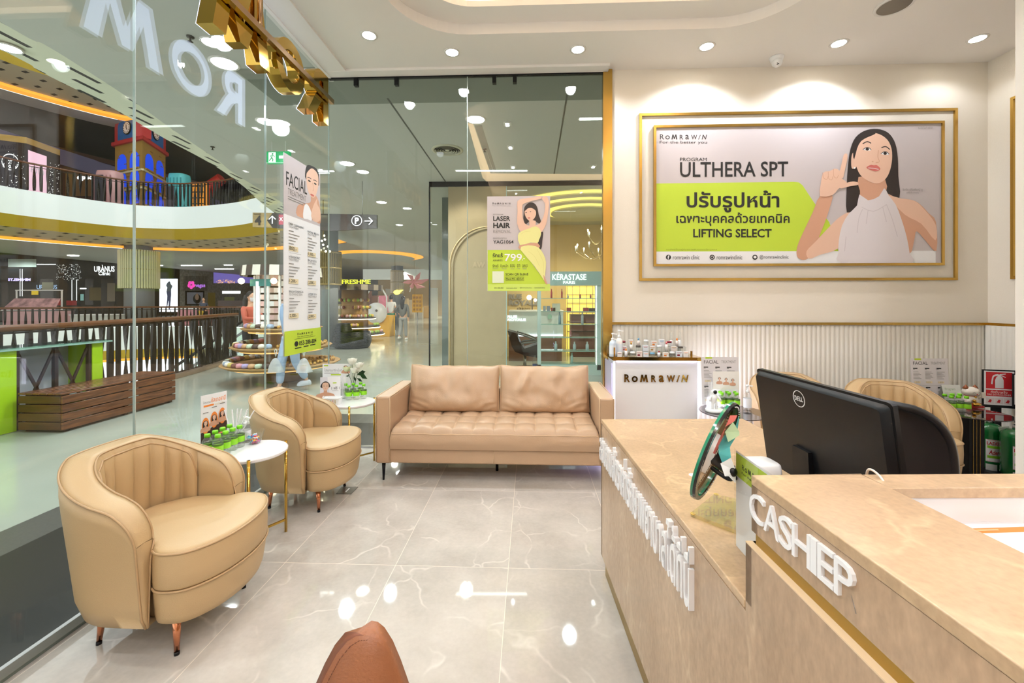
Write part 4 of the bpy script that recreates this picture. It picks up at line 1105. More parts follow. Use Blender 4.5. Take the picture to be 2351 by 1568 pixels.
t = thing('tissue_box', 'rounded white plastic box on the low counter behind the green leaflet', 'box', p, .1)
b = MB(); b.loft(rrect(-.055, -.045, .055, .045, .025, 5), [(0, .95), (.006, 1), (.085, 1.0), (.10, .95), (.105, .85), (.105, .1)], M_wht, (0, 0)); b.build('box', t, world=False)

# ---------------------------------------------------------------- product display counter
dd = 3.60
xa, xb2 = atd(1413, 830, dd), atd(1600, 830, dd); zt_ = atd(1500, 820, 3.56).z
yf = (xa.y+xb2.y)/2
t = thing('display_counter', 'white glowing display counter with gold wordmark and mirror-gold top', 'counter', ((xa.x+xb2.x)/2, yf, 0))
b = MB(); b.box(xa.x, yf, 0, xb2.x, yf+.32, zt_-.03, M_white); b.build('body', t)
b = MB(); b.box(xa.x-.025, yf-.05, zt_-.03, xb2.x+.02, yf+.33, zt_, M_gold2); b.build('top_slab', t)
b = MB(); b.box(xa.x-.03, yf+.02, .02, xa.x-.018, yf+.32, zt_-.06, mat('violet_side', 'b9b6cc', .2)); b.build('side_panel', t)
M_led = mat('led_strip', (1, 1, 1), .5, emit=6, ecol=(.80, .80, 1.0))
b = MB(); b.box(xa.x+.01, yf-.012, zt_-.038, xb2.x-.01, yf-.004, zt_-.031, M_led); b.box(xb2.x+.002, yf+.01, .05, xb2.x+.01, yf+.02, zt_-.05, M_led); b.box(xa.x-.014, yf+.01, .05, xa.x-.006, yf+.02, zt_-.05, M_led); b.build('led_strip', t)
area('display_glow', (xb2.x+.03, yf+.1, zt_/2+.1), .04, 5, (.78, .78, 1), (0, PI/2, 0), 'RECTANGLE', .7).rotation_euler = (0, -PI/2, 0)
area('display_glow', (xa.x-.035, yf+.12, .35), .5, 5, (.45, .42, 1), (0, PI/2, 0), 'RECTANGLE', .04)
b = MB(); cv = Cv(b, lambda x, y: onY(x, y, yf-.004), (0, -1, 0), .0); logo(cv, 1433, 859, 1580, 877, M_gold2, .008, .02); b.build('wordmark', t, merge=False)
# clear tray and products on it
t = thing('acrylic_tray', 'clear acrylic riser tray with gold corner on the display counter', 'tray', ((xa.x+xb2.x)/2, yf, zt_))
b = MB(); X0, X1 = xa.x-.02, xb2.x-.015
b.box(X0, yf-.04, zt_, X0+.004, yf+.3, zt_+.07, M_acr); b.box(X0, yf+.06, zt_+.0, X1-.03, yf+.13, zt_+.035, M_acr); b.box(X0, yf+.131, zt_, X1-.03, yf+.21, zt_+.07, M_acr); b.build('riser', t)
b = MB(); b.box(X1-.05, yf-.02, zt_, X1-.035, yf-.012, zt_+.05, M_gold2); b.box(X0, yf-.045, zt_, X0+.012, yf-.04, zt_+.08, M_gold2); b.build('gold_bracket', t)
pc = ['f7efe9', 'f3f1f4', 'fbf6ee', 'f1e4dc', 'e9eef4']
inkc = ['d0646a', 'e98a3a', 'b98a3a', '6aa4c9', '4b4440', '8a2a3a']
rows = ((yf-.02, zt_, 11, 'front', .045), (yf+.085, zt_+.035, 10, 'middle', .055), (yf+.165, zt_+.07, 9, 'rear', .06))
ordn = ['first', 'second', 'third', 'fourth', 'fifth', 'sixth', 'seventh', 'eighth', 'ninth', 'tenth', 'eleventh']
for y, z, n, nm, hh in rows:
    for i in range(n):
        x = X0+.03+(X1-.09-X0)*(i+.4)/n; hgt = hh*random.uniform(.75, 1.1); ww = random.uniform(.034, .05)
        ic = inkc[(i*2+n) % 6]; mi_ = mat('pack_'+ic, ic, .4); mb_ = mat('box_'+pc[i % 5], pc[i % 5], .35)
        if (i+n) % 3 == 1:
            t = thing('cosmetic_jar', 'small glass cosmetic jar, %s item from the left in the %s row' % (ordn[i], nm), 'jar', (x, y, z), group='cosmetics on the display counter')
            b = MB(); b.lathe([(.0001, 0), (.018, 0), (.02, .004), (.02, hgt*.6), (.0001, hgt*.6)], M_pet, n=16); b.build('jar', t, world=False)
            b = MB(); b.lathe([(.0001, hgt*.6+.0005), (.0205, hgt*.6+.0005), (.0205, hgt*.9), (.0001, hgt*.92)], mi_ if i % 2 else M_wht, n=16); b.build('lid', t, world=False)
        elif (i+n) % 5 == 2:
            t = thing('cosmetic_bottle', 'slim white cosmetic bottle, %s item from the left in the %s row' % (ordn[i], nm), 'bottle', (x, y, z), group='cosmetics on the display counter')
            b = MB(); b.lathe([(.0001, 0), (.012, 0), (.0125, hgt*1.0), (.007, hgt*1.1)], mb_, n=14); b.build('body', t, world=False)
            b = MB(); b.lathe([(.007, hgt*1.1), (.0075, hgt*1.5), (.0001, hgt*1.5)], mi_, n=14); b.build('cap', t, world=False)
        else:
            t = thing('cosmetic_box', 'small printed cosmetic box, %s item from the left in the %s row' % (ordn[i], nm), 'box', (x, y, z), group='cosmetics on the display counter')
            b = MB(); b.box(-ww/2, -.012, 0, ww/2, .012, hgt, mb_); cv = Cv(b, lambda u, v: Vector((u, -.012, v)), (0, -1, 0), .0001)
            if i % 2: cv.rect(-ww*.35, hgt*.2, ww*.1, hgt*.5, mi_)
            cv.rect(-ww*.4, hgt*.7, ww*.4, hgt*.78, mi_); cv.rect(-ww*.3, hgt*.58, ww*.3, hgt*.62, M_grey)
            b.build('carton', t, world=False, merge=False)
for px, py, h, lb, mt in ((1407, 815, .20, 'tall pump bottle with blue band at the left end of display counter', 'cfdbe8'), (1424, 812, .225, 'tallest white pump tube on the display counter', 'f5efe8')):
    p = atd(px, py, 3.60); p.z = zt_
    pump_bottle(lb, (p.x+.0, yf+.0+(.03 if h > .21 else -.01), zt_), h, mat('pump_'+mt, mt, .3), mat('print_bluegrey', 'e2e8f0', .4))
for k, px in enumerate((1541, 1560)):
    p = onY(px, 800, yf+.25)
    t = thing('spray_bottle', ['left', 'right'][k]+' of the two tall clear spray bottles at the rear of display counter', 'bottle', (p.x, yf+.25, zt_))
    b = MB(); b.lathe([(.0001, 0), (.015, 0), (.016, .11), (.008, .12)], M_wht, n=14); b.build('body', t, world=False)
    b = MB(); b.lathe([(.008, .12), (.013, .12), (.013, .19), (.0001, .19)], M_pet, n=14); b.build('cap', t, world=False)

# ---------------------------------------------------------------- smoked glass side tables on the right
def smoke_table(label, c, R, ang):
    t = thing('glass_side_table', label, 'side table', (c.x, c.y, 0))
    b = MB(); b.lathe([(.0001, .545), (R, .545), (R+.003, .549), (R, .553), (.0001, .553)], M_smoke, (c.x, c.y, 0), 56, smooth=False); b.build('glass_top', t)
    b = MB(); b.box(c.x-.055, c.y-.05, .01, c.x+.055, c.y+.05, .535, M_blkm); b.build('pedestal', t)
    b = MB()
    for k in range(3): b.box(c.x-.03+.025*k, c.y-.0525, .012, c.x-.027+.025*k, c.y-.05, .534, M_gold2)
    b.build('gold_inlay', t)
    b = MB(); b.bar((c.x-.15, c.y, .539), (c.x+.15, c.y, .539), .03, .012, M_blkm); b.bar((c.x, c.y-.12, .539), (c.x, c.y+.12, .539), .03, .0118, M_blkm); b.build('top_bracket', t)
    b = MB(); b.lathe([(.0001, .0), (.2, 0), (.2, .008), (.0001, .012)], M_blkm, (c.x, c.y, 0), 40); b.build('base_plate', t)
    return t
cE = Vector((1.57, 3.33, 0)); RE = .24
smoke_table('smoked glass side table on black pedestal, left of the big monitor', cE, RE, 0)
cF = Vector((3.37, 3.37, 0)); RF = .23
smoke_table('smoked glass side table on black pedestal beside the fire extinguishers', cF, RF, 0)
ZS = .553
def menu_board(p, label, w_=.295, h=.42, extra=0):
    t = thing('menu_board', label, 'menu', p)
    P = lambda u, v: Vector((p.x-w_/2+w_*u, p.y-.02*(1-v)*-1, p.z+h*(1-v)))
    b = MB(); b.add([P(0, 0), P(1, 0), P(1, 1), P(0, 1)], [(0, 1, 2, 3)], mat('menu_paper', 'e2dcdd', .4)); b.add([q+Vector((0, .004, 0)) for q in (P(0, 0), P(1, 0), P(1, 1), P(0, 1))], [(0, 1, 2, 3)], M_paper)
    cv = Cv(b, P, (0, -1, 0), .0001)
    cv.rect(.11, 0, .29, .035, M_lime); cv.text('FACIAL', .07, .065, .46, .135, M_ink, .0); cv.text('TREATMENT', .54, .07, .93, .125, M_grey, 0)
    for c_ in range(3):
        for bl in range(2):
            y0 = .2+bl*.40; x0 = .06+.31*c_
            cv.rect(x0, y0, x0+.12, y0+.02, M_ink); cv.rect(x0, y0+.028, x0+.05, y0+.04, M_grey)
            for k in range(6): cv.rect(x0, y0+.08+k*.028, x0+.14+.07*((k*7+c_) % 3)/2, y0+.088+k*.028, M_grey)
            cv.rect(x0+.02, y0+.28, x0+.18, y0+.32, M_cream); cv.text(['1,200', '2,500', '1,800'][c_], x0+.03, y0+.285, x0+.15, y0+.312, M_grey)
    cv.rect(.05, .565, .95, .568, M_grey)
    b.build('printed_sheet', t, merge=False)
    return t
menu_board(atd(1655, 935, 3.47)*Vector((1, 1, 0))+Vector((0, 0, ZS)), 'grey facial treatment menu board on the left smoked table', .30, .39)
menu_board(atd(2138, 950, 3.43)*Vector((1, 1, 0))+Vector((0, 0, ZS)), 'grey facial treatment menu board behind the right smoked table', .295, .385)
# left table: card, robot, bottles, pump, cup
p = atd(1667, 930, 3.42); p.z = ZS
t = thing('promotion_card', 'white card with three small portraits in front of the left menu board', 'card', p)
P = lambda u, v: Vector((p.x-.105+.21*u, p.y, p.z+.285*(1-v))); b = MB(); b.add([P(0, 0), P(1, 0), P(1, 1), P(0, 1)], [(0, 1, 2, 3)], mat('card_cream', 'f4efe8', .5)); cv = Cv(b, P, (0, -1, 0), .0001); cv.ax = 1; cv.ay = .74
for k in range(3): mini_portrait(cv, .25+.25*k, .22+.02*k, .10, 0)
cv.rect(.05, .5, .45, .75, M_paper); cv.rect(.5, .5, .95, .75, M_paper)
for k in range(3): cv.oval(.35+.25*k, .68, .05, .035, M_green)
cv.rect(.1, .78, .4, .84, M_bluep); cv.rect(.5, .78, .8, .84, mat('note_coral', 'e87c72')); b.build('printed_sheet', t, merge=False)
b = MB(); b.box(p.x-.105, p.y+.002, p.z, p.x+.105, p.y+.03, p.z+.004, M_acr); b.build('foot', t)
bottles(from_caps(((1657, 901), (1674, 901), (1691, 902), (1653, 898), (1669, 898), (1686, 898)), ZS), ZS, '', 'water bottles on the left smoked table', ['green-capped water bottle, %s of the %s row on the left smoked table' % (LMR[k % 3], 'front' if k < 3 else 'rear') for k in range(6)])
p = onZ(1640, 945, ZS)
t = thing('toy_robot', 'small white toy astronaut figure on a round white base', 'toy', p)
b = MB(); b.lathe([(.0001, 0), (.062, 0), (.065, .006), (.065, .018), (.06, .022), (.0001, .022)], M_wht, n=32); b.build('base', t, world=False)
b = MB(); b.tube([(-.014, 0, .022), (-.013, 0, .06), (-.006, 0, .085), (0, 0, .11), (0, 0, .135)], [.010, .011, .02, .024, .014], M_wht, 12); b.tube([(.016, 0, .022), (.014, 0, .06), (.006, 0, .09)], [.010, .011, .015], M_wht, 10)
for s in (-1, 1): b.tube([(s*.018, 0, .125), (s*.036, -.008, .105), (s*.04, -.02, .085)], [.009, .008, .009], M_wht, 8)
b.ball((0, 0, .152), .022, M_wht); b.build('body', t, world=False)
b = MB(); b.ball((.0, -.009, .153), .0165, M_blkg); b.build('visor', t, world=False)
pump_bottle('clear hand sanitiser pump bottle on the left smoked table', onZ(1716, 942, ZS), .20)
t = thing('straw_cup', 'clear cup of white straws beside the toy on the left smoked table', 'cup', atd(1632, 930, 3.42)*Vector((1, 1, 0))+Vector((0, 0, ZS)))
b = MB(); b.lathe([(.0001, .001), (.022, 0), (.026, .12)], M_pet, n=16, caps=False); b.build('cup', t, world=False)
for k in range(4):
    s = thing('straw', 'white wrapped straw in the cup on the left smoked table', 'straw', t.location, group='wrapped straws on the left smoked table')
    b = MB(); b.bar((-.006+.004*k, 0, .006), (-.018+.012*k, .004, .2), .007, .003, M_paper); b.build('wrapper', s, world=False)
# right table: bottles, tent card, lucky cat
bottles(from_caps(((2184, 909), (2201, 909), (2219, 910), (2169, 905), (2186, 904), (2203, 904)), ZS), ZS, '', 'water bottles on the right smoked table', ['green-capped water bottle, %s of the %s row on the right smoked table' % (LMR[k % 3], 'front' if k < 3 else 'rear') for k in range(6)])
p = Vector((3.30, 3.48, ZS))
t = thing('tent_card', 'white folded tent card behind the bottles on the right smoked table', 'card', p)
b = MB(); b.add([(p.x-.04, p.y-.05, ZS), (p.x+.1, p.y-.05, ZS), (p.x+.1, p.y, ZS+.19), (p.x-.04, p.y, ZS+.19), (p.x-.04, p.y+.05, ZS), (p.x+.1, p.y+.05, ZS)], [(0, 1, 2, 3), (3, 2, 5, 4)], mat('card_grey', 'd9d7d2', .5))
P = lambda u, v: Vector((p.x-.04+.14*u, p.y-.05*v, ZS+.19*(1-v))); cv = Cv(b, P, (0, -1, .2), .0001); cv.text('Program', .15, .12, .7, .24, mat('card_green', '7f9a72', .5))
for k in range(4): cv.rect(.1, .32+.07*k, .7, .335+.07*k, M_grey)
cv.rect(0, .6, .3, 1, mat('card_dark', '2c4a38', .5)); b.build('card', t, merge=False)
p = onZ(2243, 938, ZS); p.y = max(p.y, 3.33)
t = thing('lucky_cat', 'white and gold beckoning cat figurine with brown ears on a red base', 'figurine', (p.x, p.y+.05, ZS), 0)
M_cat = mat('cat_white', 'f0e6d8', .3); M_catb = mat('cat_brown', '8a4a22', .3); M_red = mat('lacquer_red', 'c4141c', .3)
b = MB(); b.loft(rrect(-.075, -.045, .075, .045, .02, 4), [(0, .95), (.004, 1), (.014, 1), (.017, .92)], M_red, (0, 0)); b.build('base', t, world=False)
b = MB(); b.ball((0, 0, .06), .045, M_cat, 18, 1.05); b.ball((0, -.004, .125), .05, M_cat, 20, .78, sx=1.12)
b.tube([(.035, -.01, .075), (.058, -.018, .09), (.062, -.02, .115)], [.014, .013, .015], M_cat, 10); b.tube([(-.03, -.02, .06), (-.045, -.035, .045)], [.014, .012], M_cat, 10); b.build('body', t, world=False)
b = MB()
for s in (-1, 1): b.lathe([(.02, 0), (.013, .018), (.0001, .034)], M_catb, (s*.036, 0, .148), 8)
b.build('ears', t, world=False)
b = MB()
for s in (-1, 1): b.tube([(s*.03, -.048, .122), (s*.02, -.052, .127), (s*.01, -.0515, .122)], .0014, M_ink, 5)
b.ball((0, -.053, .112), .004, M_redp); b.build('face', t, world=False)
b = MB(); b.lathe([(.036, .092), (.039, .095), (.036, .098)], M_red, n=18); b.ball((0, -.04, .088), .008, M_gold2, 10); b.build('collar', t, world=False)
b = MB(); b.tube([(-.03, -.045, .03), (0, -.055, .035), (.03, -.045, .03)], [.013, .015, .013], M_gold2, 10); b.ball((-.02, -.05, .06), .013, M_gold2, 10); b.build('gold_coin', t, world=False)
b = MB(); b.box(.052, -.04, .08, .078, -.03, .125, M_cat); b.build('paddle', t, world=False)

# fire extinguishers with their sign stands
def extinguisher(label, x, y, zt, s=1.0, tagp=False):
    t = thing('fire_extinguisher', label, 'fire extinguisher', (x, y, .035))
    M_g = mat('extinguisher_green', '0d6b2e', .22, coat=.5); R = .082*s; h = zt-.035
    b = MB(); b.lathe([(.0001, 0), (R*.9, 0), (R, .015), (R, h-.06), (R*.93, h-.03), (R*.6, h-.008), (R*.2, h)], M_g, n=32); b.build('cylinder', t, world=False)
    b = MB(); b.cyl((0, 0, h-.004), (0, 0, h+.03), .018, M_steel); b.bar((-.01, 0, h+.035), (.07, -.03, h+.045), .018, .006, M_blk); b.bar((-.01, 0, h+.055), (.07, -.03, h+.075), .018, .006, M_blk); b.build('valve', t, world=False)
    b = MB(); b.lathe([(.014, -.004), (.014, .004)], M_steel, (-.02, -.02, h+.02), 14, axis='y'); b.build('gauge', t, world=False)
    b = MB(); b.tube([(.02, 0, h+.02), (.07, .03, h), (.085, .03, h-.12), (.085, .02, h-.3)], .009, M_blk, 8); b.build('hose', t, world=False)
    b = MB(); Q = lambda u, v: Vector((math.sin(u*PI)*(R+.0012), -math.cos(u*PI)*(R+.0012), v))
    def wrap(u0, u1, v0, v1, m, o=0):
        pts = []
        K = 10
        for i in range(K+1):
            a = u0+(u1-u0)*i/K; q = Vector((math.sin(a)*(R+.001+o), -math.cos(a)*(R+.001+o), 0)); pts += [q+Vector((0, 0, v0)), q+Vector((0, 0, v1))]
        b.add(pts, [(2*i, 2*i+2, 2*i+3, 2*i+1) for i in range(K)], m)
    wrap(-1.0, .9, h-.30, h-.12, M_paper); wrap(-.95, .85, h-.125, h-.123, M_redp, .0004); wrap(-.95, .85, h-.297, h-.295, M_redp, .0004)
    wrap(-.9, -.05, h-.19, h-.17, M_green, .0006); wrap(-.9, -.05, h-.27, h-.25, M_green, .0006); wrap(.05, .8, h-.28, h-.15, mat('label_pale', 'dfe8c8', .5), .0005)
    wrap(-1.0, -.25, h-.50, h-.32, mat('label_grey', 'd5d8d2', .5))
    for tx, u0, u1, v0, v1, m in (('LADER', -.92, .0, h-.163, h-.137, M_redp), ('Ader', -.8, -.1, h-.24, h-.205, M_redp)):
        vs, fs, rim_, bb = glyphs(tx, .02, .2 if tx == 'Ader' else 0)
        out = []
        for x_, y_ in vs:
            a = u0+(u1-u0)*(x_-bb[0])/(bb[2]-bb[0]); zz = v0+(v1-v0)*(y_-bb[1])/(bb[3]-bb[1]); out.append((math.sin(a)*(R+.002), -math.cos(a)*(R+.002), zz))
        b.add(out, fs, m)
    b.build('label', t, world=False, merge=False)
    if tagp:
        b = MB(); b.add([(-.03, -R-.012, h-.01), (.055, -R-.012, h-.0), (.085, -R-.015, h-.13), (0, -R-.015, h-.12)], [(0, 1, 2, 3)], M_paper); cv = Cv(b, lambda u, v: Vector((-.03+.085*u+.03*v, -R-.0122-.003*v, h-.01-.115*v)), (0, -1, 0), .0001)
        for k in range(6): cv.rect(.08, .1+.14*k, .92, .115+.14*k, M_grey)
        b.build('inspection_tag', t, world=False, merge=False)
pe = atd(2270, 970, 3.50)
extinguisher('green fire extinguisher with a paper inspection tag, left of the pair', pe.x, pe.y, pe.z, 1.05, True)
pe2 = atd(2326, 985, 3.32)
extinguisher('green fire extinguisher cut by the white partition, right of the pair', pe2.x+.02, pe2.y, pe2.z, 1.05)
b = MB(); b.box(pe.x-.12, pe2.y-.12, 0, XR-.03, pe.y+.13, .030, M_blk); tag(b.build('extinguisher_tray', bevel=.004), 'low black tray the green fire extinguishers stand on', 'tray')
def ext_sign(label, x0, x1, zt, zb, y, dy=0.0):
    t = thing('extinguisher_sign', label, 'sign', ((x0+x1)/2, y, 0))
    P = lambda u, v: Vector((x0+(x1-x0)*u, y-dy*u, zt+(zb-zt)*v))
    n = Vector((-dy, -(x1-x0), 0)).normalized()
    b = MB(); b.prism([P(0, 0), P(1, 0), P(1, 1), P(0, 1)], -n*-.0-n*.012, M_blk); cv = Cv(b, P, n, .0001)
    cv.rect(.04, .03, .96, .93, M_paper); cv.rect(.10, .06, .90, .50, M_redp); cv.rect(.10, .53, .90, .70, M_redp)
    cv.poly([(.38, .48), (.38, .27), (.42, .19), (.47, .155), (.55, .155), (.60, .19), (.64, .27), (.64, .48)], M_paper); cv.rect(.47, .12, .55, .16, M_paper)
    cv.line([(.48, .13), (.34, .16), (.30, .25), (.28, .38)], .045, M_paper, 3); cv.line([(.52, .12), (.70, .10)], .02, M_paper); cv.line([(.52, .13), (.70, .19)], .02, M_paper)
    cv.text('ถังดับเพลิง', .25, .55, .75, .62, M_paper); cv.text('FIRE EXTINGUISHER', .14, .635, .86, .675, M_paper)
    for k in range(3): cv.rect(.1+.27*k, .74, .35+.27*k, .90, mat('sign_panel', 'e9dcdc', .5)); cv.poly([(.15+.27*k, .86), (.22+.27*k, .78), (.28+.27*k, .8), (.25+.27*k, .87)], M_redp)
    b.build('sign_panel', t, merge=False)
    b = MB(); xm_ = (x0+x1)/2; b.box(xm_-.035, y-dy/2-.0+.014, .0, xm_+.035, y-dy/2+.034, zb+.1, M_blk); b.build('post', t)
    b = MB(); b.box(xm_-.06, y-.03, 0, xm_+.06, y+.06, .012, M_blk); b.build('foot', t)
s0, s1 = atd(2256, 848, 3.62), atd(2311, 855, 3.62)
ext_sign('red and white fire extinguisher sign on a black stand', s0.x, s1.x, s0.z, atd(2290, 934, 3.62).z, s0.y, .06)
s0 = atd(2326, 858, 3.5)
ext_sign('second fire extinguisher sign almost hidden by the white partition', s0.x, s0.x+.2, s0.z, atd(2290, 934, 3.5).z, s0.y, .05)

# ---------------------------------------------------------------- the framed poster
zf0, zf1 = PW(1500, 291).z, PW(1500, 612).z; xf0, xf1 = PW(1499, 400).x, PW(2161, 400).x
YP = YB-.022
t = thing('framed_poster', 'large framed wall poster of a woman in white halter top on green and rose', 'poster', ((xf0+xf1)/2, YB-.01, zf1))
b = MB(); rect_frame(b, lambda x, z: Vector((x, YB-.02, z)), 0, 0, 0, 0, .022, .014, (0, -1, 0), M_gold, [(xf0, zf0), (xf1, zf0), (xf1, zf1), (xf0, zf1)])
b.box(xf0, YB-.02, zf1, xf1, YB-.001, zf0, M_gold); b.build('gold_frame', t, merge=False)
b = MB(); PP = lambda x, y: onY(x, y, YP)
mx0, mx1, mz0, mz1 = xf0+.018, xf1-.018, zf0-.018, zf1+.018
b.add([(mx0, YP, mz0), (mx1, YP, mz0), (mx1, YP, mz1), (mx0, YP, mz1)], [(0, 1, 2, 3)], M_pink)
cv = Cv(b, PP, (0, -1, 0), .0001); K = crop(1360, 240, 2.3724)
def kx(x): return 1360+x/2.3724
def ky(y): return 240+y/2.3724
lx_ = PP(1503, 500)
cv.poly(K([(342, 800), (1870, 796), (1870, 874), (342, 874)]), M_paper)
cv.poly([(kx(342), ky(430)), (kx(342), ky(801)), (kx(1340), ky(798)), (kx(1290), ky(640)), (kx(1215), ky(545)), (kx(1145), ky(440)), (kx(1125), ky(424)), (kx(1095), ky(421))], M_lime)
def tx(s, x0, y0, x1, y1, m, bold=0, sl=0, shear=0): cv.text(s, kx(x0), ky(y0), kx(x1), ky(y1), m, bold, shear, slope=sl)
logo(cv, kx(368), ky(162), kx(624), ky(190), M_ink, 0, .008); tx('For the better you', 367, 198, 624, 217, M_ink, 0)
tx('PROGRAM', 477, 290, 623, 308, M_ink); tx('ULTHERA SPT', 477, 313, 1066, 396, M_ink, .012, -.006)
tx('ปรับรูปหน้า', 513, 468, 1018, 588, M_ink, .022); tx('เฉพาะบุคคลด้วยเทคนิค', 457, 588, 1074, 662, M_ink, .018); tx('LIFTING SELECT', 549, 678, 976, 724, M_ink, .022)
tx('ผลลัพธ์ขึ้นอยู่กับสภาพผิวของแต่ละบุคคล', 402, 784, 678, 797, mat('lime_dark', '8fa030', .5))
for cx_, s, x1 in ((414, 'romrawin clinic', 583), (652, 'romrawinclinic', 816), (885, '@romrawinclinic', 1068)):
    cv.oval(kx(cx_), ky(832), 14/2.3724, 14/2.3724, M_ink); tx(s, cx_+25, 820, x1, 844, M_ink)
tx('f', 409, 822, 419, 844, M_paper, .04); cv.ring(kx(652), ky(832), 3, 3, 1.0, M_paper); cv.oval(kx(885), ky(831), 3.6, 3, M_paper)
tx('รมย์รวินท์ คลินิก', 1773, 121, 1853, 134, M_grey); tx('จิงจิง ปรียพิชญ์ ยู', 1688, 456, 1797, 474, M_grey); tx('(พรีเซ็นเตอร์)', 1709, 475, 1776, 487, M_grey)
M_top = mat('print_white_top', 'e4dbdd', .6); M_tops = mat('print_top_fold', 'd3c8cb', .6)
def pg(pts, m, sm=3): cv.poly(K(pts), m, sm)
pg([(1385, 588), (1384, 450), (1391, 330), (1405, 240), (1432, 180), (1478, 145), (1532, 133), (1584, 141), (1622, 166), (1649, 215), (1662, 290), (1665, 390), (1671, 507), (1600, 520), (1470, 540), (1440, 560)], M_hair)
pg([(1238, 500), (1305, 492), (1292, 560), (1262, 650), (1236, 715), (1216, 790), (1175, 838), (1140, 846), (1113, 825), (1116, 770), (1150, 690), (1200, 585)], M_skin2)
pg([(1216, 745), (1300, 655), (1350, 610), (1402, 588), (1420, 640), (1360, 700), (1335, 785), (1240, 818), (1180, 840), (1165, 800)], M_skin)
pg([(1600, 498), (1660, 510), (1740, 520), (1785, 545), (1830, 592), (1870, 640), (1872, 797), (1820, 750), (1765, 690), (1752, 735), (1727, 812), (1670, 700)], M_skin2, 3)
pg([(1610, 500), (1680, 512), (1750, 524), (1800, 565), (1868, 655), (1866, 740), (1790, 650), (1700, 600)], M_skin, 3)
pg([(1448, 395), (1456, 470), (1462, 545), (1530, 560), (1592, 500), (1590, 400)], M_skin2, 2)
pg([(1453, 490), (1500, 522), (1560, 500), (1588, 456), (1612, 495), (1650, 545), (1680, 620), (1710, 720), (1726, 810), (1731, 872), (1362, 872), (1340, 805), (1341, 740), (1358, 660), (1395, 595), (1440, 550)], M_top, 2)
for f in ([(1470, 570), (1450, 620), (1440, 700)], [(1500, 575), (1490, 650)], [(1600, 545), (1630, 620), (1660, 720)], [(1580, 560), (1600, 640)], [(1380, 720), (1372, 800)]): cv.line(K(f), 1.6, M_tops, 3)
cv.line(K([(1465, 560), (1530, 582), (1600, 545)]), 1.5, M_tops, 3)
pg([(1410, 345), (1408, 300), (1414, 268), (1428, 262), (1438, 300), (1436, 340), (1424, 350)], M_skin, 3)
pg([(1424, 262), (1436, 210), (1466, 172), (1512, 156), (1560, 162), (1604, 192), (1627, 240), (1630, 300), (1620, 355), (1602, 396), (1572, 424), (1535, 430), (1495, 414), (1456, 382), (1434, 330)], M_skin, 3)
pg([(1466, 158), (1520, 146), (1540, 160), (1500, 178), (1462, 200), (1440, 240), (1424, 300), (1418, 262), (1436, 200)], M_hair, 2)
cv.line(K([(1470, 215), (1495, 203), (1516, 212)]), 2.2, M_hair, 3); cv.line(K([(1572, 236), (1596, 230), (1618, 246)]), 2.2, M_hair, 3)
for ex_, ey_ in ((1495, 245), (1592, 268)):
    cv.poly(K([(ex_-22, ey_+2), (ex_-8, ey_-8), (ex_+10, ey_-6), (ex_+20, ey_+5), (ex_, ey_+7)]), M_paper, 3); cv.oval(kx(ex_), ky(ey_-1), 4.0, 3.4, M_hair, 12); cv.line(K([(ex_-24, ey_+2), (ex_-8, ey_-9), (ex_+10, ey_-8), (ex_+22, ey_+4)]), 1.3, M_hair, 3)
cv.line(K([(1556, 250), (1552, 285), (1560, 312), (1540, 318)]), 1.3, M_skin2, 3); cv.oval(kx(1524), ky(312), 2, 1.1, M_skin2); cv.oval(kx(1548), ky(316), 2, 1.1, M_skin2)
pg([(1490, 345), (1512, 330), (1530, 332), (1548, 332), (1566, 352), (1545, 364), (1520, 360)], M_lip, 3); cv.line(K([(1500, 346), (1528, 348), (1556, 354)]), 1.2, M_paper)
cv.oval(kx(1425), ky(347), 2, 2, M_paper)
# the raised hand
pg([(1238, 500), (1242, 430), (1250, 385), (1264, 366), (1290, 364), (1318, 350), (1345, 362), (1358, 405), (1384, 424), (1356, 445), (1332, 466), (1305, 494)], M_skin, 2)
pg([(1342, 385), (1352, 335), (1366, 278), (1378, 268), (1387, 276), (1384, 310), (1372, 360), (1362, 402)], M_skin, 3)
pg([(1345, 440), (1380, 428), (1415, 420), (1440, 424), (1447, 434), (1436, 441), (1400, 446), (1352, 458)], M_skin, 3)
for q in ([(1252, 372), (1256, 400), (1274, 408), (1282, 390)], [(1282, 368), (1284, 402), (1300, 412), (1308, 392)], [(1310, 352), (1312, 390), (1328, 402), (1338, 385)]): cv.line(K(q), 1.1, M_skin2, 3)
b.build('poster_print', t, merge=False)
# ================================================================ the mall outside the glass
ZM = 3.69
def pd(px, d): p = atd(px, 693, d); return (p.x, p.y)
def flat(mb, loops, z, m):
    ls = [[Vector((x, y, z)) for x, y in l] for l in loops]
    tr = geometry.tessellate_polygon(ls); vs = [v for l in ls for v in l]
    mb.add(vs, [tuple(t) for t in tr], m)
M_mfl = mat('mall_floor', 'abb0a4', .13, var=.06, vscale=1.5)
M_mdark = mat('granite_dark', '171a18', .35, spec=.25, var=.25, vscale=60); M_mmid = mat('granite_grey', '4c4d49', .3, var=.2, vscale=80)
M_mceil = mat('mall_ceiling', 'c6c7c0', .8); M_mband = mat('mall_bulkhead', '8b8f85', .8)
M_fascia = mat('fascia_white', 'f4fbf9', .5); M_yel = mat('soffit_yellow', 'c9a92c', .55); M_cove = mat('cove_orange', 'f0a040', .6, emit=1.1, ecol='f5a030')
M_dark = mat('shop_dark', '0a0807', .35); M_brass = mat('mall_brass', '9c8a5a', .4, .4)
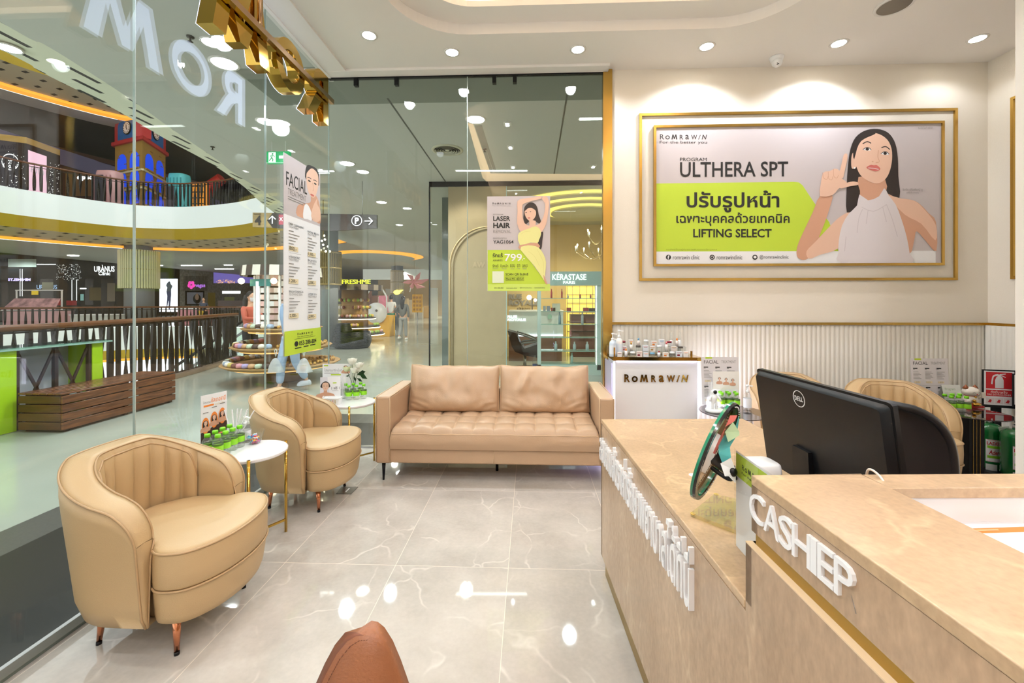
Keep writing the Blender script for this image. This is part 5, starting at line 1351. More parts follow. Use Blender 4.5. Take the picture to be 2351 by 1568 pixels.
def slotmat(name, base, dark, px_, py_, sx_, sy_, stag=.5, rough=.7):
    m = bpy.data.materials.new(name); m.use_nodes = True; nt = m.node_tree; N = nt.nodes; L = nt.links; b = N['Principled BSDF']; b.inputs['Roughness'].default_value = rough
    tc = N.new('ShaderNodeTexCoord'); sx = N.new('ShaderNodeSeparateXYZ'); L.new(tc.outputs['Object'], sx.inputs[0])
    def mth(op, a, bb=None):
        q = N.new('ShaderNodeMath'); q.operation = op
        for i, v in enumerate((a, bb)):
            if v is None: continue
            if isinstance(v, (int, float)): q.inputs[i].default_value = v
            else: L.new(v, q.inputs[i])
        return q.outputs[0]
    u = mth('DIVIDE', sx.outputs[0], px_); iu = mth('FLOOR', u); v = mth('ADD', mth('DIVIDE', sx.outputs[1], py_), mth('MULTIPLY', iu, stag))
    a = mth('LESS_THAN', mth('ABSOLUTE', mth('SUBTRACT', mth('FRACT', u), .5)), sx_/px_/2); c = mth('LESS_THAN', mth('ABSOLUTE', mth('SUBTRACT', mth('FRACT', v), .5)), sy_/py_/2)
    mx = N.new('ShaderNodeMix'); mx.data_type = 'RGBA'; L.new(mth('MULTIPLY', a, c), mx.inputs[0]); mx.inputs[6].default_value = (*hx(base), 1); mx.inputs[7].default_value = (*hx(dark), 1)
    L.new(mx.outputs[2], b.inputs['Base Color']); MC[name] = m; return m
M_slot = slotmat('slotted_soffit', 'e2e2cc', '1e1e1a', .21, .62, .055, .30, .37)
M_perf = slotmat('perforated_soffit', 'cdbd9c', '3a3528', .8, .8, .26, .2, .5)
# floor with the atrium well cut out
near = [(-5.9, -8), (-6.0, 2)]+[tuple(onZ(x, y, 1.09)[:2]) for x, y in ((0, 755), (130, 748), (260, 740), (459, 728))]+[(-7.25, 10.2)]
farL = [pd(*q) for q in ((640, 17), (620, 20), (590, 22.3), (545, 23.6), (460, 24.6), (330, 24.6), (220, 23.8), (110, 22.2), (0, 20.5), (-150, 18), (-400, 14), (-700, 9))]
well = smoothp(near, 3, closed=False)+smoothp([(-7.9, 11.8)]+farL, 3, closed=False)+[(-26, -8)]
b = MB(); flat(b, [[(-50, -8), (30, -8), (30, 75), (-50, 75)], well], -.004, M_mfl)
cl = [(XL-.075, -3.1), (XL-.075, YB+.03), (XR+.1, YB+.03)]
struct(b.build('floor_mall', merge=False))
b = MB()
b.add([(XL-.98, -8, -.002), (XL-.076, -8, -.002), (XL-.076, YB+.03, -.002), (XL-.98, YB+.82, -.002), (XR, YB+.03, -.002), (XR, YB+.82, -.002)], [(0, 1, 2, 3), (2, 4, 5, 3)], M_mdark)
b.add([(XL-1.29, -8, -.002), (XL-.98, -8, -.002), (XL-.98, YB+.82, -.002), (XL-1.29, YB+1.2, -.002), (XR, YB+.82, -.002), (XR, YB+1.2, -.002)], [(0, 1, 2, 3), (2, 4, 5, 3)], M_mmid)
struct(b.build('floor_border', merge=False))
# ceiling of the corridor, its slotted edge strip, the dark band over the shopfront
edge = [(-4.7, -8), (-4.75, 1)]+[tuple(onZ(x, y, ZM)[:2]) for x, y in ((0, 120), (92, 171), (263, 256), (380, 324), (490, 383), (560, 432), (602, 470))]+[(-7.0, 12), (-7.6, 15)]
inn = [(-3.95, -8), (-4.0, 1)]+[tuple(onZ(x, y, ZM)[:2]) for x, y in ((0, 50), (98, 100), (177, 148), (300, 228), (400, 300), (500, 368), (560, 412))]+[(-6.2, 12), (-7.0, 15)]
edge = smoothp(edge, 4, closed=False); inn = smoothp(inn, 4, closed=False)
b = MB(); flat(b, [inn+[(-7.5, 34), (14, 34), (14, YB+.82), (XL-.98, YB+.82), (XL-.98, -8)]], ZM, M_mceil); n = len(edge)
struct(b.build('ceiling_mall', merge=False))
b = MB(); b.add([(x, y, ZM) for x, y in inn]+[(x, y, ZM+.03) for x, y in edge], [(i, i+1, n+i+1, n+i) for i in range(n-1)], M_slot)
b.add([(x, y, ZM+.03) for x, y in edge]+[(x, y, ZM+3.2) for x, y in edge], [(i, i+1, n+i+1, n+i) for i in range(n-1)], M_fascia); struct(b.build('trim_4', merge=False))
b = MB(); b.box(XL-.98, YB+.04, ZM-.0, 14, YB+.82, ZM+.05, M_mband); b.box(XL-.98, YB+.04, ZM+.05, 14, YB+.08, ZM+.6, M_mband); b.box(XL-.98, -8, ZM, XL-.06, YB+.04, ZM+.05, M_mceil); struct(b.build('trim_5'))
b = MB(); b.box(-6.5, -8, ZM+.9, 14, 34, ZM+1.0, M_mceil); struct(b.build('ceiling_slab_mall'))
# dark joint lines and recesses in that ceiling
b = MB()
def cl_line(p, q, w, m, z=ZM):
    a, c_ = onZ(*p, z), onZ(*q, z); b.bar(a, c_, w, .006, m)
cl_line((890, 226), (1023, 417), .02, mat('joint', '4b4b45')); cl_line((1302, 218), (1270, 412), .02, mat('joint', '4b4b45')); cl_line((1094, 288), (1128, 392), .05, mat('slot_grey', '8b8c84')); cl_line((1102, 288), (1136, 392), .05, mat('slot_grey', '8b8c84'))
struct(b.build('trim_6', merge=False))
# lit recess running along and across the corridor ceiling
M_peach = mat('cove_peach', 'f2dcc0', .8, emit=.35, ecol='ffd9b0')
b = MB(); q = [onZ(x, y, ZM-.004) for x, y in ((1074, 283), (1086, 283), (1126, 398), (1385, 400), (1385, 417), (1117, 417), (1108, 408))]
b.poly(q, M_peach); struct(b.build('trim_7', merge=False))

def ceiling_lamp(px, py, R, label, z=ZM, grp='mall ceiling downlights'):
    p = onZ(px, py, z); t = thing('downlight', label, 'ceiling light', p, group=grp)
    b = MB(); b.lathe([(R*.95, -.004), (R*1.1, -.012), (R*1.22, 0)], M_lampm, n=28); b.build('trim_ring', t, world=False)
    b = MB(); b.lathe([(.0001, -.006), (R, -.006)], M_lampc, n=28); b.build('lens', t, world=False)
for px, py, R, lb in ((515, 145, .11, 'largest round corridor downlight, behind the glass joint near the gold letters'), (613, 279, .11, 'round corridor downlight just above the green exit sign'),
                      (797, 375, .11, 'round corridor downlight above the parking sign, upper of the run'), (833, 394, .10, 'round corridor downlight beside the glass corner joint'),
                      (1092, 274, .11, 'round bright corridor downlight above the round vent'), (876, 464, .11, 'round corridor downlight over the parking sign right end'),
                      (20, 110, .08, 'small round corridor downlight at the far left over slotted soffit'), (917, 516, .10, 'small round corridor downlight low beside shop corner'), (935, 478, .1, 'faint round corridor downlight above the distant walkers'), (486, 97, .075, 'small round corridor downlight left of the gold letters')):
    ceiling_lamp(px, py, R, lb)
p = onZ(1027, 344, ZM)
t = thing('air_vent', 'round ringed white air diffuser in the corridor ceiling', 'vent', p)
M_vent = mat('vent_white', 'c8c4ac', .5)
b = MB(); b.lathe([(.235, 0), (.235, -.012), (.20, -.018), (.19, 0)], M_vent, n=40, caps=False); b.build('outer_ring', t, world=False)
for k, r in enumerate((.165, .13, .095, .06)):
    b = MB(); b.lathe([(r+.018, -.02), (r, -.004), (r-.003, -.004), (r+.014, -.022)], M_vent, n=36, caps=False); b.build('ring', t, world=False)
b = MB(); b.lathe([(.0001, -.001), (.19, -.001)], mat('vent_dark', '6a6656', .8), n=36); b.lathe([(.0001, -.018), (.03, -.015), (.035, -.004)], M_vent, n=24); b.build('core', t, world=False, merge=False)
for x0, x1, y0, y1, lb in ((1047, 1210, 391, 391, 'long thin lit linear ceiling light in front of the salon'), (1331, 1430, 272, 271, 'linear lit ceiling light cut by the gold post'), (730, 766, 392, 392, 'short lit linear ceiling light beside the hanging poster')):
    a, c_ = onZ(x0, y0, ZM), onZ(x1, y1, ZM); t = thing('linear_light', lb, 'ceiling light', (a+c_)/2)
    b = MB(); b.bar(a-Vector((.02, 0, 0)), c_+Vector((.02, 0, 0)), .085, .012, M_lampm); b.build('housing', t)
    b = MB(); b.bar(a-Vector((0, 0, .006)), c_-Vector((0, 0, .006)), .055, .008, M_lampc); b.build('diffuser', t)
for k, (px, py) in enumerate(((1165, 283), (1172, 337), (1178, 382), (1362, 381))):
    p = onZ(px, py, ZM); t = thing('spotlight', ['nearest', 'middle', 'farthest', 'rightmost'][k]+' of the small square twin spotlights in the corridor ceiling', 'spotlight', p)
    b = MB(); b.box(-.05, -.06, -.012, .05, .06, 0, M_lampm); b.build('frame', t, world=False)
    for s in (-1, 1):
        b = MB(); b.lathe([(.03, -.02), (.032, -.012)], M_lampm, (0, s*.028, 0), 14); b.lathe([(.0001, -.02), (.026, -.02)], M_lampc, (0, s*.028, 0), 14); b.build('lamp', t, world=False, merge=False)
for px, py, lb in ((437, 84, 'small dark sprinkler head in the corridor ceiling beside reflected letters'), (1113, 342, 'small dark sprinkler head near the twin spotlights'), (488, 337, 'small sprinkler head near the slotted soffit edge')):
    p = onZ(px, py, ZM); b = MB(); b.lathe([(.03, 0), (.03, -.008), (.008, -.01), (.008, -.04), (.022, -.045), (.0001, -.047)], mat('sprinkler', '3a3630', .4, .6), tuple(p), 14); tag(b.build('sprinkler'), lb, 'sprinkler')

# ---------------------------------------------------------------- near railing: wooden handrail on twisted flat bars
M_rail = mat('handrail_wood', '653b20', .25, var=.2, vscale=6); M_bal = mat('baluster_brown', '1d1814', .4, .3)
def along(pts, step, s0=0, s1=1e9):
    out = []; acc = s0; pos = 0
    for a, c_ in zip(pts[:-1], pts[1:]):
        a = Vector(a); c_ = Vector(c_); L = (c_-a).length
        while acc <= pos+L and acc < s1:
            out.append((a+(c_-a)*((acc-pos)/L), (c_-a).normalized())); acc += step
        pos += L
    return out
t = thing('railing', 'long curved railing with brown handrail and twisted dark bars, nearest the corridor', 'railing', (-6.4, 6, 0))
nr = [tuple(v) for v in smoothp(near[1:], 6, closed=False)]
b = MB(); b.tube([(x, y, 1.09) for x, y in nr], .042, M_rail, 12); b.build('handrail', t)
b = MB(); b.tube([(x, y, 1.035) for x, y in nr], .014, M_bal, 6); b.tube([(x, y, .09) for x, y in nr], .014, M_bal, 6); b.build('rail_bar', t)
b = MB(); n = len(nr); b.add([(x-.05, y, z) for x, y in nr for z in (0, .07)]+[(x+.1, y, z) for x, y in nr for z in (0, .07)], [(2*i, 2*i+2, 2*i+3, 2*i+1) for i in range(n-1)]+[(2*n+2*i, 2*n+2*i+2, 2*n+2*i+3, 2*n+2*i+1) for i in range(n-1)]+[(2*i+1, 2*i+3, 2*n+2*i+3, 2*n+2*i+1) for i in range(n-1)], mat('curb_stone', '8a7762', .3)); b.build('curb', t, merge=False)
def twist_mesh(z0, z1, w_, tw, m, name, parent, th=.006):
    b = MB(); K = 10; vs = []
    for i in range(K+1):
        v = i/K; a = tw[0]+(tw[1]-tw[0])*v; z = z0+(z1-z0)*v; cx_, sx_ = math.cos(a)*w_/2, math.sin(a)*w_/2; nx, ny = -math.sin(a)*th/2, math.cos(a)*th/2
        vs += [(cx_+nx, sx_+ny, z), (-cx_+nx, -sx_+ny, z), (-cx_-nx, -sx_-ny, z), (cx_-nx, sx_-ny, z)]
    b.add(vs, [(4*i+k, 4*i+(k+1) % 4, 4*i+4+(k+1) % 4, 4*i+4+k) for i in range(K) for k in range(4)], m, True)
    return b.build(name, parent, world=False)
protos = [twist_mesh(.08, 1.05, .085, tw, M_bal, 'baluster', t) for tw in ((PI/2, PI/2), (0.2, PI*.75), (PI/2, 0.1), (PI*.85, .2), (PI*.4, PI*1.1))]
k = 0
pts = along(nr, .152, 2.6, 1e9)[:98]
for p, dv in pts:
    if k < len(protos): o = protos[k]
    else: o = protos[(k*3+k//4) % 5].copy(); C.objects.link(o)
    o.parent = t; o.location = (p.x+6.4, p.y-6, 0); k += 1

# ---------------------------------------------------------------- the rings of the atrium
def offset_curve(pts, d):
    out = []
    for i, p in enumerate(pts):
        a = Vector(pts[max(0, i-1)]); c_ = Vector(pts[min(len(pts)-1, i+1)]); dv = (c_-a).normalized(); out.append((p[0]-dv.y*d*-1*-1, p[1]+dv.x*d))
    return out
RC = [pd(*q) for q in ((720, 15), (690, 18), (640, 21), (581, 22.9), (520, 24.1), (428, 24.9), (350, 24.7), (275, 24.1), (138, 22.2), (0, 20.3), (-200, 17.3), (-450, 13.6), (-800, 9))]
RC = smoothp(RC, 4, closed=False)
sgn = -1
def strip(mb, c0, z0, c1, z1, m, smooth=False):
    n = len(c0); mb.add([(x, y, z0) for x, y in c0]+[(x, y, z1) for x, y in c1], [(i, i+1, n+i+1, n+i) for i in range(n-1)], m, smooth)
def off(d): 
    # outwards from the well
    out = []; n = len(RC)
    for i, p in enumerate(RC):
        a = Vector(RC[max(0, i-1)]); c_ = Vector(RC[min(n-1, i+1)]); dv = (c_-a).normalized(); nn = Vector((dv.y, -dv.x))
        if nn.dot(Vector(p)-Vector((-15, 10))) < 0: nn = -nn
        out.append((p[0]+nn.x*d, p[1]+nn.y*d))
    return out
O0, O6, O30, O38, O55, O99, O16 = off(0), off(.6), off(3.0), off(3.8), off(5.5), off(14), off(.1)
def ring(name, z, deep):
    b = MB(); strip(b, O0, z, O0, z+1.3, M_fascia, True); strip(b, O0, z, O6, z-.55, M_yel, True); strip(b, O6, z-.55, O30, z-.8, M_perf)
    strip(b, O30, z-.8, O30, z-.95, M_cove); strip(b, O30, z-.95, O38, z-.88, M_cove); strip(b, O38, z-.9, off(42) if deep else O55, z-.9, mat('ring_ceiling', 'cfc8bf', .8))
    struct(b.build(name, merge=False))
ring('trim_8', 5.7, True); ring('trim_9', 13.85, False); ring('trim_10', -1.35, False)
b = MB(); strip(b, O0, 7.0, O99, 7.0, M_mfl); struct(b.build('floor_upper', merge=False))
b = MB(); strip(b, O55, 12.95, off(42), 12.9, mat('upper_ceiling_dark', '2a1512', .7)); struct(b.build('ceiling_upper', merge=False))
b = MB(); b.box(-27, -8, -5.6, 0, 30, -5.5, mat('lower_floor', 'd8e6d8', .3)); struct(b.build('floor_lower'))
# coloured play carpets on the lower floor
for k, (x, y, sx_, sy_, c_, nm) in enumerate(((-17, 17, 5, 4, 'f0a8c8', 'pink'), (-11, 13, 4, 4, '9fd8b0', 'green'), (-17, 11, 5, 4, 'bfe6f0', 'pale blue'), (-11.5, 19, 3, 3, 'f2d65a', 'yellow'))):
    b = MB(); b.box(x-sx_/2, y-sy_/2, -5.5, x+sx_/2, y+sy_/2, -5.42, mat('carpet_'+c_, c_, .6)); tag(b.build('carpet'), 'large %s carpet on the lower hall floor seen between the railing bars' % nm, 'carpet')
# far and upper railings
def ring_rail(label, z, curve, hgt, n, w_):
    t = thing('railing', label, 'railing', (curve[10][0], curve[10][1], z))
    b = MB(); b.tube([(x, y, z+hgt) for x, y in curve], .05, M_rail, 8); b.build('handrail', t); b = MB(); b.tube([(x, y, z+hgt-.14) for x, y in curve], .02, M_bal, 5); b.build('rail_bar', t)
    pr = [twist_mesh(.05, hgt-.05, w_, tw, M_bal, 'baluster', t) for tw in ((PI/2, PI/2), (0.2, PI*.75), (PI/2, 0.1), (PI*.85, .2))]
    vis = [(p, d) for p, d in along(curve, .24) if -60 < 1178+970*((p.x*_c+p.y*_s)/(-p.x*_s+p.y*_c)) < 640]
    for k, (p, d) in enumerate(vis[:100]):
        o = pr[k] if k < 4 else pr[(k*3+k//5) % 4].copy()
        if k >= 4: C.objects.link(o); o.parent = t
        o.location = (p.x-curve[10][0], p.y-curve[10][1], 0)
    if len(vis) > 100:
        b = MB()
        for k, (p, d) in enumerate(vis[100:]): b.bar((p.x, p.y, z+.05), (p.x, p.y, z+hgt-.05), .03+.04*((k*7) % 3)/2, .03+.04*((k*5) % 3)/2, M_bal)
        o = b.build('baluster_run', t); o['kind'] = 'stuff'
    return t
ring_rail('upper floor railing above the white curved balcony edge', 7.0, O16, 1.4, 100, .13)
ring_rail('distant railing on the far side of the atrium well at this floor', -.05, off(.2), 1.14, 100, .10)

# escalator in the well
M_escg = clear('escalator_glass', (.8, .95, .85), 1.2, 1.5, 0, .12)
t = thing('escalator', 'escalator with pale green glass sides rising to the right in the atrium well', 'escalator', pd(470, 15.5)+(-1.5,))
eA, eB = atd(575, 693, 16.5), atd(110, 693, 13.8)
for k, dy in enumerate((0, 1.1)):
    o = Vector((0, dy, 0)); P0 = Vector((eA.x, eA.y, .85))+o; P1 = Vector((eB.x, eB.y, -3.5))+o
    b = MB(); b.tube([P0, P1], .05, M_blk, 8); b.build('handrail', t)
    b = MB(); b.add([P0, P1, P1-Vector((0, 0, .85)), P0-Vector((0, 0, .85))], [(0, 1, 2, 3)], M_escg); b.build('side_panel', t)
b = MB(); P0 = Vector((eA.x, eA.y+.55, -.35)); P1 = Vector((eB.x, eB.y+.55, -4.7)); b.bar(P0, P1, 1.2, .5, mat('truss_white', 'cfe0da', .4)); b.build('truss', t)
b = MB()
for i in range(34):
    q = P0.lerp(P1, (i+.5)/34)+Vector((0, 0, .3)); b.box(q.x-.18, q.y-.5, q.z-.05, q.x+.18, q.y+.5, q.z+.05, M_steel)
b.build('steps', t)

# ---------------------------------------------------------------- columns
def column(label, px, d, R, z0, z1, cap=None):
    x, y = pd(px, d); t = thing('column', label, 'column', (x, y, z0))
    b = MB(); b.cyl((x, y, z0), (x, y, z1), R, mat('column_grey', '85888a', .5), n=28); b.build('shaft', t)
    if cap:
        r2, za, zb_, m = cap; b = MB(); nn = 46
        for i in range(nn):
            a = 2*PI*i/nn; q = Vector((x+r2*math.cos(a), y+r2*math.sin(a), 0)); b.bar((q.x, q.y, za), (q.x, q.y, zb_), r2*.075, r2*.075, m)
        b.build('slat_sleeve', t)
        b = MB()
        for z in (za+.02, (za+zb_)/2, zb_-.05): b.tube([(x+r2*.99*math.cos(2*PI*i/32), y+r2*.99*math.sin(2*PI*i/32), z) for i in range(32)], .03, M_brass, 6, closed=True)
        b.build('hoop', t)
column('grey column with a pale slatted sleeve across the atrium', 320, 27, .75, -.05, 5.0, (.98, 2.25, 4.65, mat('slat_pale', 'd9d8b0', .5)))
column('grey column with dark brass slatted sleeve behind the hanging treatment poster', 752, 13.5, .32, 0, ZM, (.40, 1.93, 3.0, mat('slat_brass', '7a6a38', .4, .3)))
column('distant beige column with lit slatted top behind the walking couple', 912, 27, .36, 0, ZM, (.40, 1.9, 3.4, mat('slat_beige', 'd9cdb4', .5)))

# ---------------------------------------------------------------- far storefronts (plane X = -36.5)
SX = -36.5
PSX = lambda x, y: onX(x, y, SX)
def shop(label, poly_, m, cat='shop', z0=-.02):
    t = thing('storefront', label, cat, (SX, PSX(poly_[0][0], 700).y, 0))
    b = MB(); q = [PSX(x, y) for x, y in poly_]; y0, y1 = min(v.y for v in q), max(v.y for v in q); zt_ = max(v.z for v in q)
    b.prism([(SX, y0, 0), (SX, y1, 0), (SX, y1, 4.85), (SX, y0, 4.85)], (-.5, 0, 0), m); b.build('wall', t)
    b = MB(); return t, b, Cv(b, PSX, (1, 0, 0), .0008)
M_led2 = mat('sign_white', (1, 1, 1), .5, emit=1.6, ecol=(.95, .97, 1)); M_warmw = mat('warm_lit', 'f0c080', .5, emit=1.2, ecol='ffc070'); M_star = mat('sparkle', (1, 1, 1), .4, emit=1.5)
t, b, cv = shop('dark glass clinic shopfront with white lettered sign across the atrium', [(-150, 560), (292, 606)], M_dark)
cv.text('URANUS', 216, 611, 263, 624, M_led2, .02); cv.text('Clinic', 226, 623.5, 253, 632, M_led2, .02); cv.line([(236, 611), (234, 608)], 1.2, M_led2)
cv.text('URANUS', 84, 654, 131, 664, mat('sign_blue_dim', '8fa8c8', .5, emit=.6), .01, flip=False); cv.text('MINIMELTS', 18, 639, 70, 645, mat('sign_violet', 'b8a8f0', .5, emit=1.2), .04, flip=True)
b.build('sign', t, merge=False)
b = MB(); cv = Cv(b, PSX, (1, 0, 0), .0005)
for x0, x1, y0, y1 in ((3, 18, 600, 700), (92, 122, 640, 700), (195, 214, 640, 700), (232, 262, 640, 705), (266, 284, 640, 705)): cv.rect(x0, y0, x1, y1, mat('window_dim', '2e2824', .2))
for x, y0, y1 in ((46, 618, 680), (51, 618, 680), (165, 642, 690), (176, 642, 690), (83, 606, 606)): cv.rect(x-.6, y0, x+.6, y1, M_led2)
cv.rect(84, 606, 128, 608, M_led2); cv.rect(18, 595, 83, 613, mat('banner_grey', 'a6b0a4', .5)); cv.rect(72, 665, 88, 677, mat('yellow_note', 'd8b020', .5)); cv.rect(218, 668, 230, 684, mat('amber_note', 'c08828', .5)); cv.rect(246, 650, 264, 692, mat('beige_poster', '8a7a6c', .5))
cv.rect(96, 648, 122, 667, mat('shelf_goods', '6f6a58', .5)); cv.rect(205, 660, 232, 690, mat('warm_goods', '6a5a40', .5))
for x0 in (116, 152): cv.rect(x0, 690, x0+24, 701, mat('red_sofa', '8a1a20', .4))
random.seed(3)
for i in range(150): x = random.uniform(128, 185); y = random.uniform(606, 643); cv.rect(x, y, x+.8, y+.8, M_star)
cv.oval(276, 653, 4.5, 6.5, mat('round_badge', '5a58c8', .5, emit=1.5)); cv.rect(181, 661, 196, 664, M_led2); cv.rect(182, 675, 190, 690, mat('poster_teal', '9fd0cc', .5))
b.build('shop_window', t, merge=False)
t, b, cv = shop('black shopfront with a bright white model lightbox beside the slatted column', [(293, 606), (412, 620)], M_dark)
cv.rect(366, 640, 408, 716, mat('lightbox', 'e8eeff', .5, emit=2.2, ecol=(.85, .9, 1)))
M_fig = mat('lightbox_figure', '7a80b0', .6)
cv.poly([(385, 648), (390, 646), (392, 652), (396, 657), (393, 664), (393, 676), (392, 690), (390, 710), (387, 710), (387, 690), (384, 705), (382, 705), (384, 680), (382, 670), (384, 660), (381, 656)], M_fig, 2)
b.build('lightbox', t, merge=False)
t, b, cv = shop('silver and violet beauty shopfronts with pink flower sign and a television', [(413, 620), (620, 640)], mat('shop_silver', '9a948c', .5, var=.3, vscale=4))
M_pk = mat('flower_pink', 'e83ea0', .5, emit=2.2)
for k in range(5):
    a = k*2*PI/5+.3; cv.oval(439+5.2*math.cos(a), 654+5.5*math.sin(a), 3.8, 4.4, M_pk, 12)
cv.oval(439, 654, 2, 2, M_paper, 10); cv.text('vegan', 448, 653, 471, 662, mat('sign_mauve', 'b070d8', .5, emit=1.8), .03)
cv.rect(425, 668, 469, 701, M_blk); cv.rect(429, 671, 466, 698, mat('tv_picture', '6a6a72', .3, emit=.4)); cv.oval(452, 683, 5, 9, M_skin2); cv.oval(452, 686, 9, 11, M_hair); cv.oval(452, 682, 4.5, 7, M_skin)
cv.rect(490, 620, 620, 650, mat('violet_glow', '9a8ac8', .5, emit=.5, ecol='8a7ae0')); cv.rect(477, 672, 494, 712, mat('gold_panel', 'b09850', .5)); cv.rect(515, 682, 538, 700, mat('poster_lime', 'd8d890', .5)); cv.rect(500, 690, 560, 712, mat('pink_band', 'd8c0c0', .5)); cv.rect(510, 668, 552, 674, M_led2)
for i in range(60): a = random.uniform(0, PI); r = random.uniform(.3, 1); cv.rect(516+24*r*math.cos(a), 650-9*r*math.sin(a), 517.2+24*r*math.cos(a), 651.2-9*r*math.sin(a), M_warmw)
for i in range(26): cv.rect(421+i*2.1, 634, 421.7+i*2.1, 668, M_steel)
b.build('sign', t, merge=False)
b = MB(); b.box(-60, 60, 7, 2, 60.3, 13.2, mat('upper_end', '3a2420', .7, var=.4, vscale=.6)); struct(b.build('wall_far_upper'))
for q in ((120, 31), (300, 31), (430, 36), (540, 34), (480, 50)): spot('far_walkway_fill', (*pd(*q), 4.6), 420, COOL, math.radians(160), .4, .2)  # fill spots added so the far walkway and its ceiling stay bright
b = MB(); b.box(-38, 62, 0, -8, 62.5, 4.9, mat('end_wall', 'b8a890', .7)); struct(b.build('wall_far'))
b = MB()
for px, py in ((168, 586), (282, 591), (312, 596), (362, 609), (492, 618), (524, 608)): pass
# ceiling lights over the far walkway
for k, (px, py, lb) in enumerate(((168, 586, 'small far ceiling lamp above the dark clinic shopfront, left one'), (364, 609, 'far ceiling lamp just right of the slatted column'), (440, 609, 'far linear lamp above the silver shopfront'), (524, 608, 'far ceiling lamp above the violet shopfront'), (515, 617, 'far linear lamp below its twin over the violet shopfront'))):
    p = onZ(px, py, 4.79); b = MB(); L_ = .9 if 'linear' in lb else .3; b.box(p.x-L_, p.y-.14, 4.74, p.x+L_, p.y+.14, 4.79, M_lampc); tag(b.build('ceiling_lamp'), lb, 'ceiling light')
# stalls on the far walkway
def stall(label, px0, px1, d, ytop, m, m2, roof=None):
    x0, y0 = pd(px0, d); x1, y1 = pd(px1, d); zt_ = 1.4-(ytop-693)*d/970
    t = thing('market_stall', label, 'stall', ((x0+x1)/2, y0, -.05))
    b = MB(); b.box(x0, y0, -.05, x1, y0+1.2, zt_-.05, m); b.build('counter', t); b = MB(); b.box(x0-.05, y0-.06, zt_-.05, x1+.05, y0+1.25, zt_, m2); b.build('counter_top', t)
    if roof:
        b = MB(); 
        for x in (x0+.1, x1-.1): b.cyl((x, y0+.6, zt_), (x, y0+.6, roof-.03), .04, M_wht, n=8)
        b.build('post', t); b = MB(); b.bar((x0+.05, y0+.6, roof), (x1-.05, y0+.6, roof), .06, .06, M_wht); b.build('cross_bar', t)
        b = MB(); b.prism([(x0-.1, y0, zt_+.01), (x1+.1, y0, zt_+.01), (x1-.1, y0+.5, zt_+.7), (x0+.1, y0+.5, zt_+.7)], (0, .05, 0), mat('stall_card', 'd8a8b0', .5, var=.5, vscale=3)); b.build('display_panel', t)
stall('white and pink stall with colourful sloping panel beyond the far railing, leftmost', 6, 125, 25.0, 712, mat('stall_pink', 'e6b8bc', .6), M_wht, 2.1)
stall('low white counter with equipment beyond the far railing', 162, 250, 25.2, 722, mat('stall_white', 'd8dcd4', .5), M_wht)
stall('pink counter beyond the far railing near the child', 408, 455, 26.5, 708, mat('stall_rose', 'e09aa4', .6), M_wht)

# ---------------------------------------------------------------- upper floor
UX = -33.5
t = thing('storefront', 'long upper floor shopfront with violet lit fascia behind the clock tower', 'shop', (UX, 25, 7))
b = MB(); b.box(UX-.3, 8, 7, UX, 60, 11.2, mat('upper_shop', '5a3a34', .5, var=.4, vscale=1)); b.build('wall', t)
b = MB(); b.box(UX-.35, 8, 11.2, UX+.1, 60, 12.3, mat('violet_fascia', '9a90b4', .5)); b.build('fascia', t)
b = MB(); cv = Cv(b, lambda x, y: onX(x, y, UX), (1, 0, 0), .005); cv.text('oppo', 176, 404, 215, 415, M_led2, .06); cv.rect(150, 398, 230, 450, mat('warm_wall', 'a8784a', .5)); cv.text('oppo', 176, 404, 215, 415, M_led2, .06); b.build('sign', t, merge=False)
x0, y0 = pd(-40, 23.2); x1, y1 = pd(61, 24); x2, y2 = pd(138, 26)
t = thing('kiosk', 'black starry kiosk with round logo and pink lit panel on the upper floor', 'kiosk', (x1, y1, 7))
M_starry = mat('starry_black', '101420', .3)
zk = 10.4
b = MB(); b.prism([(x0, y0, 7), (x1, y1, 7), (x2, y2, 7), (x0+x2-x1, y0+y2-y1, 7)], (0, 0, zk-7), M_starry)
b.prism([(x0, y0, zk), (x1, y1, zk), (x2, y2, zk), (x0+x2-x1, y0+y2-y1, zk)], (0, 0, .35), mat('kiosk_gold', 'c9a860', .5)); b.build('body', t, merge=False)
A_, B_, C_ = Vector((x0, y0, 0)), Vector((x1, y1, 0)), Vector((x2, y2, 0))
nA = (B_-A_).cross(Vector((0, 0, 1))).normalized(); nA = nA if nA.y < 0 else -nA; nB = (C_-B_).cross(Vector((0, 0, 1))).normalized(); nB = nB if nB.dot(Vector((1, -1, 0))) > 0 else -nB
b = MB(); cv = Cv(b, lambda u, v: A_+(B_-A_)*u+Vector((0, 0, zk-(zk-7)*v)), nA, .0005)
cv.ring(.62, .34, .19, .13*1.0, .012, M_led2); cv.text('FOTO', .51, .31, .73, .37, M_led2, .01); cv.text('LUXURY', .47, .39, .77, .44, M_led2, .01)
for i in range(140): u, v = random.uniform(0, 1), random.uniform(.05, 1)**.6; cv.rect(u, v, u+.013, v+.009, M_star)
cv2 = Cv(b, lambda u, v: B_+(C_-B_)*u+Vector((0, 0, zk-(zk-7)*v)), nB, .0005); cv2.rect(.04, .1, .58, .86, mat('pink_lightbox', 'e0b8c8', .5, emit=.9)); cv2.text('FOTO', .12, .36, .5, .46, M_paper, .02)
for i in range(140): u, v = random.uniform(.6, 1), random.uniform(.05, 1)**.6; cv2.rect(u, v, u+.013, v+.009, M_star)
b.build('sign_panel', t, merge=False)
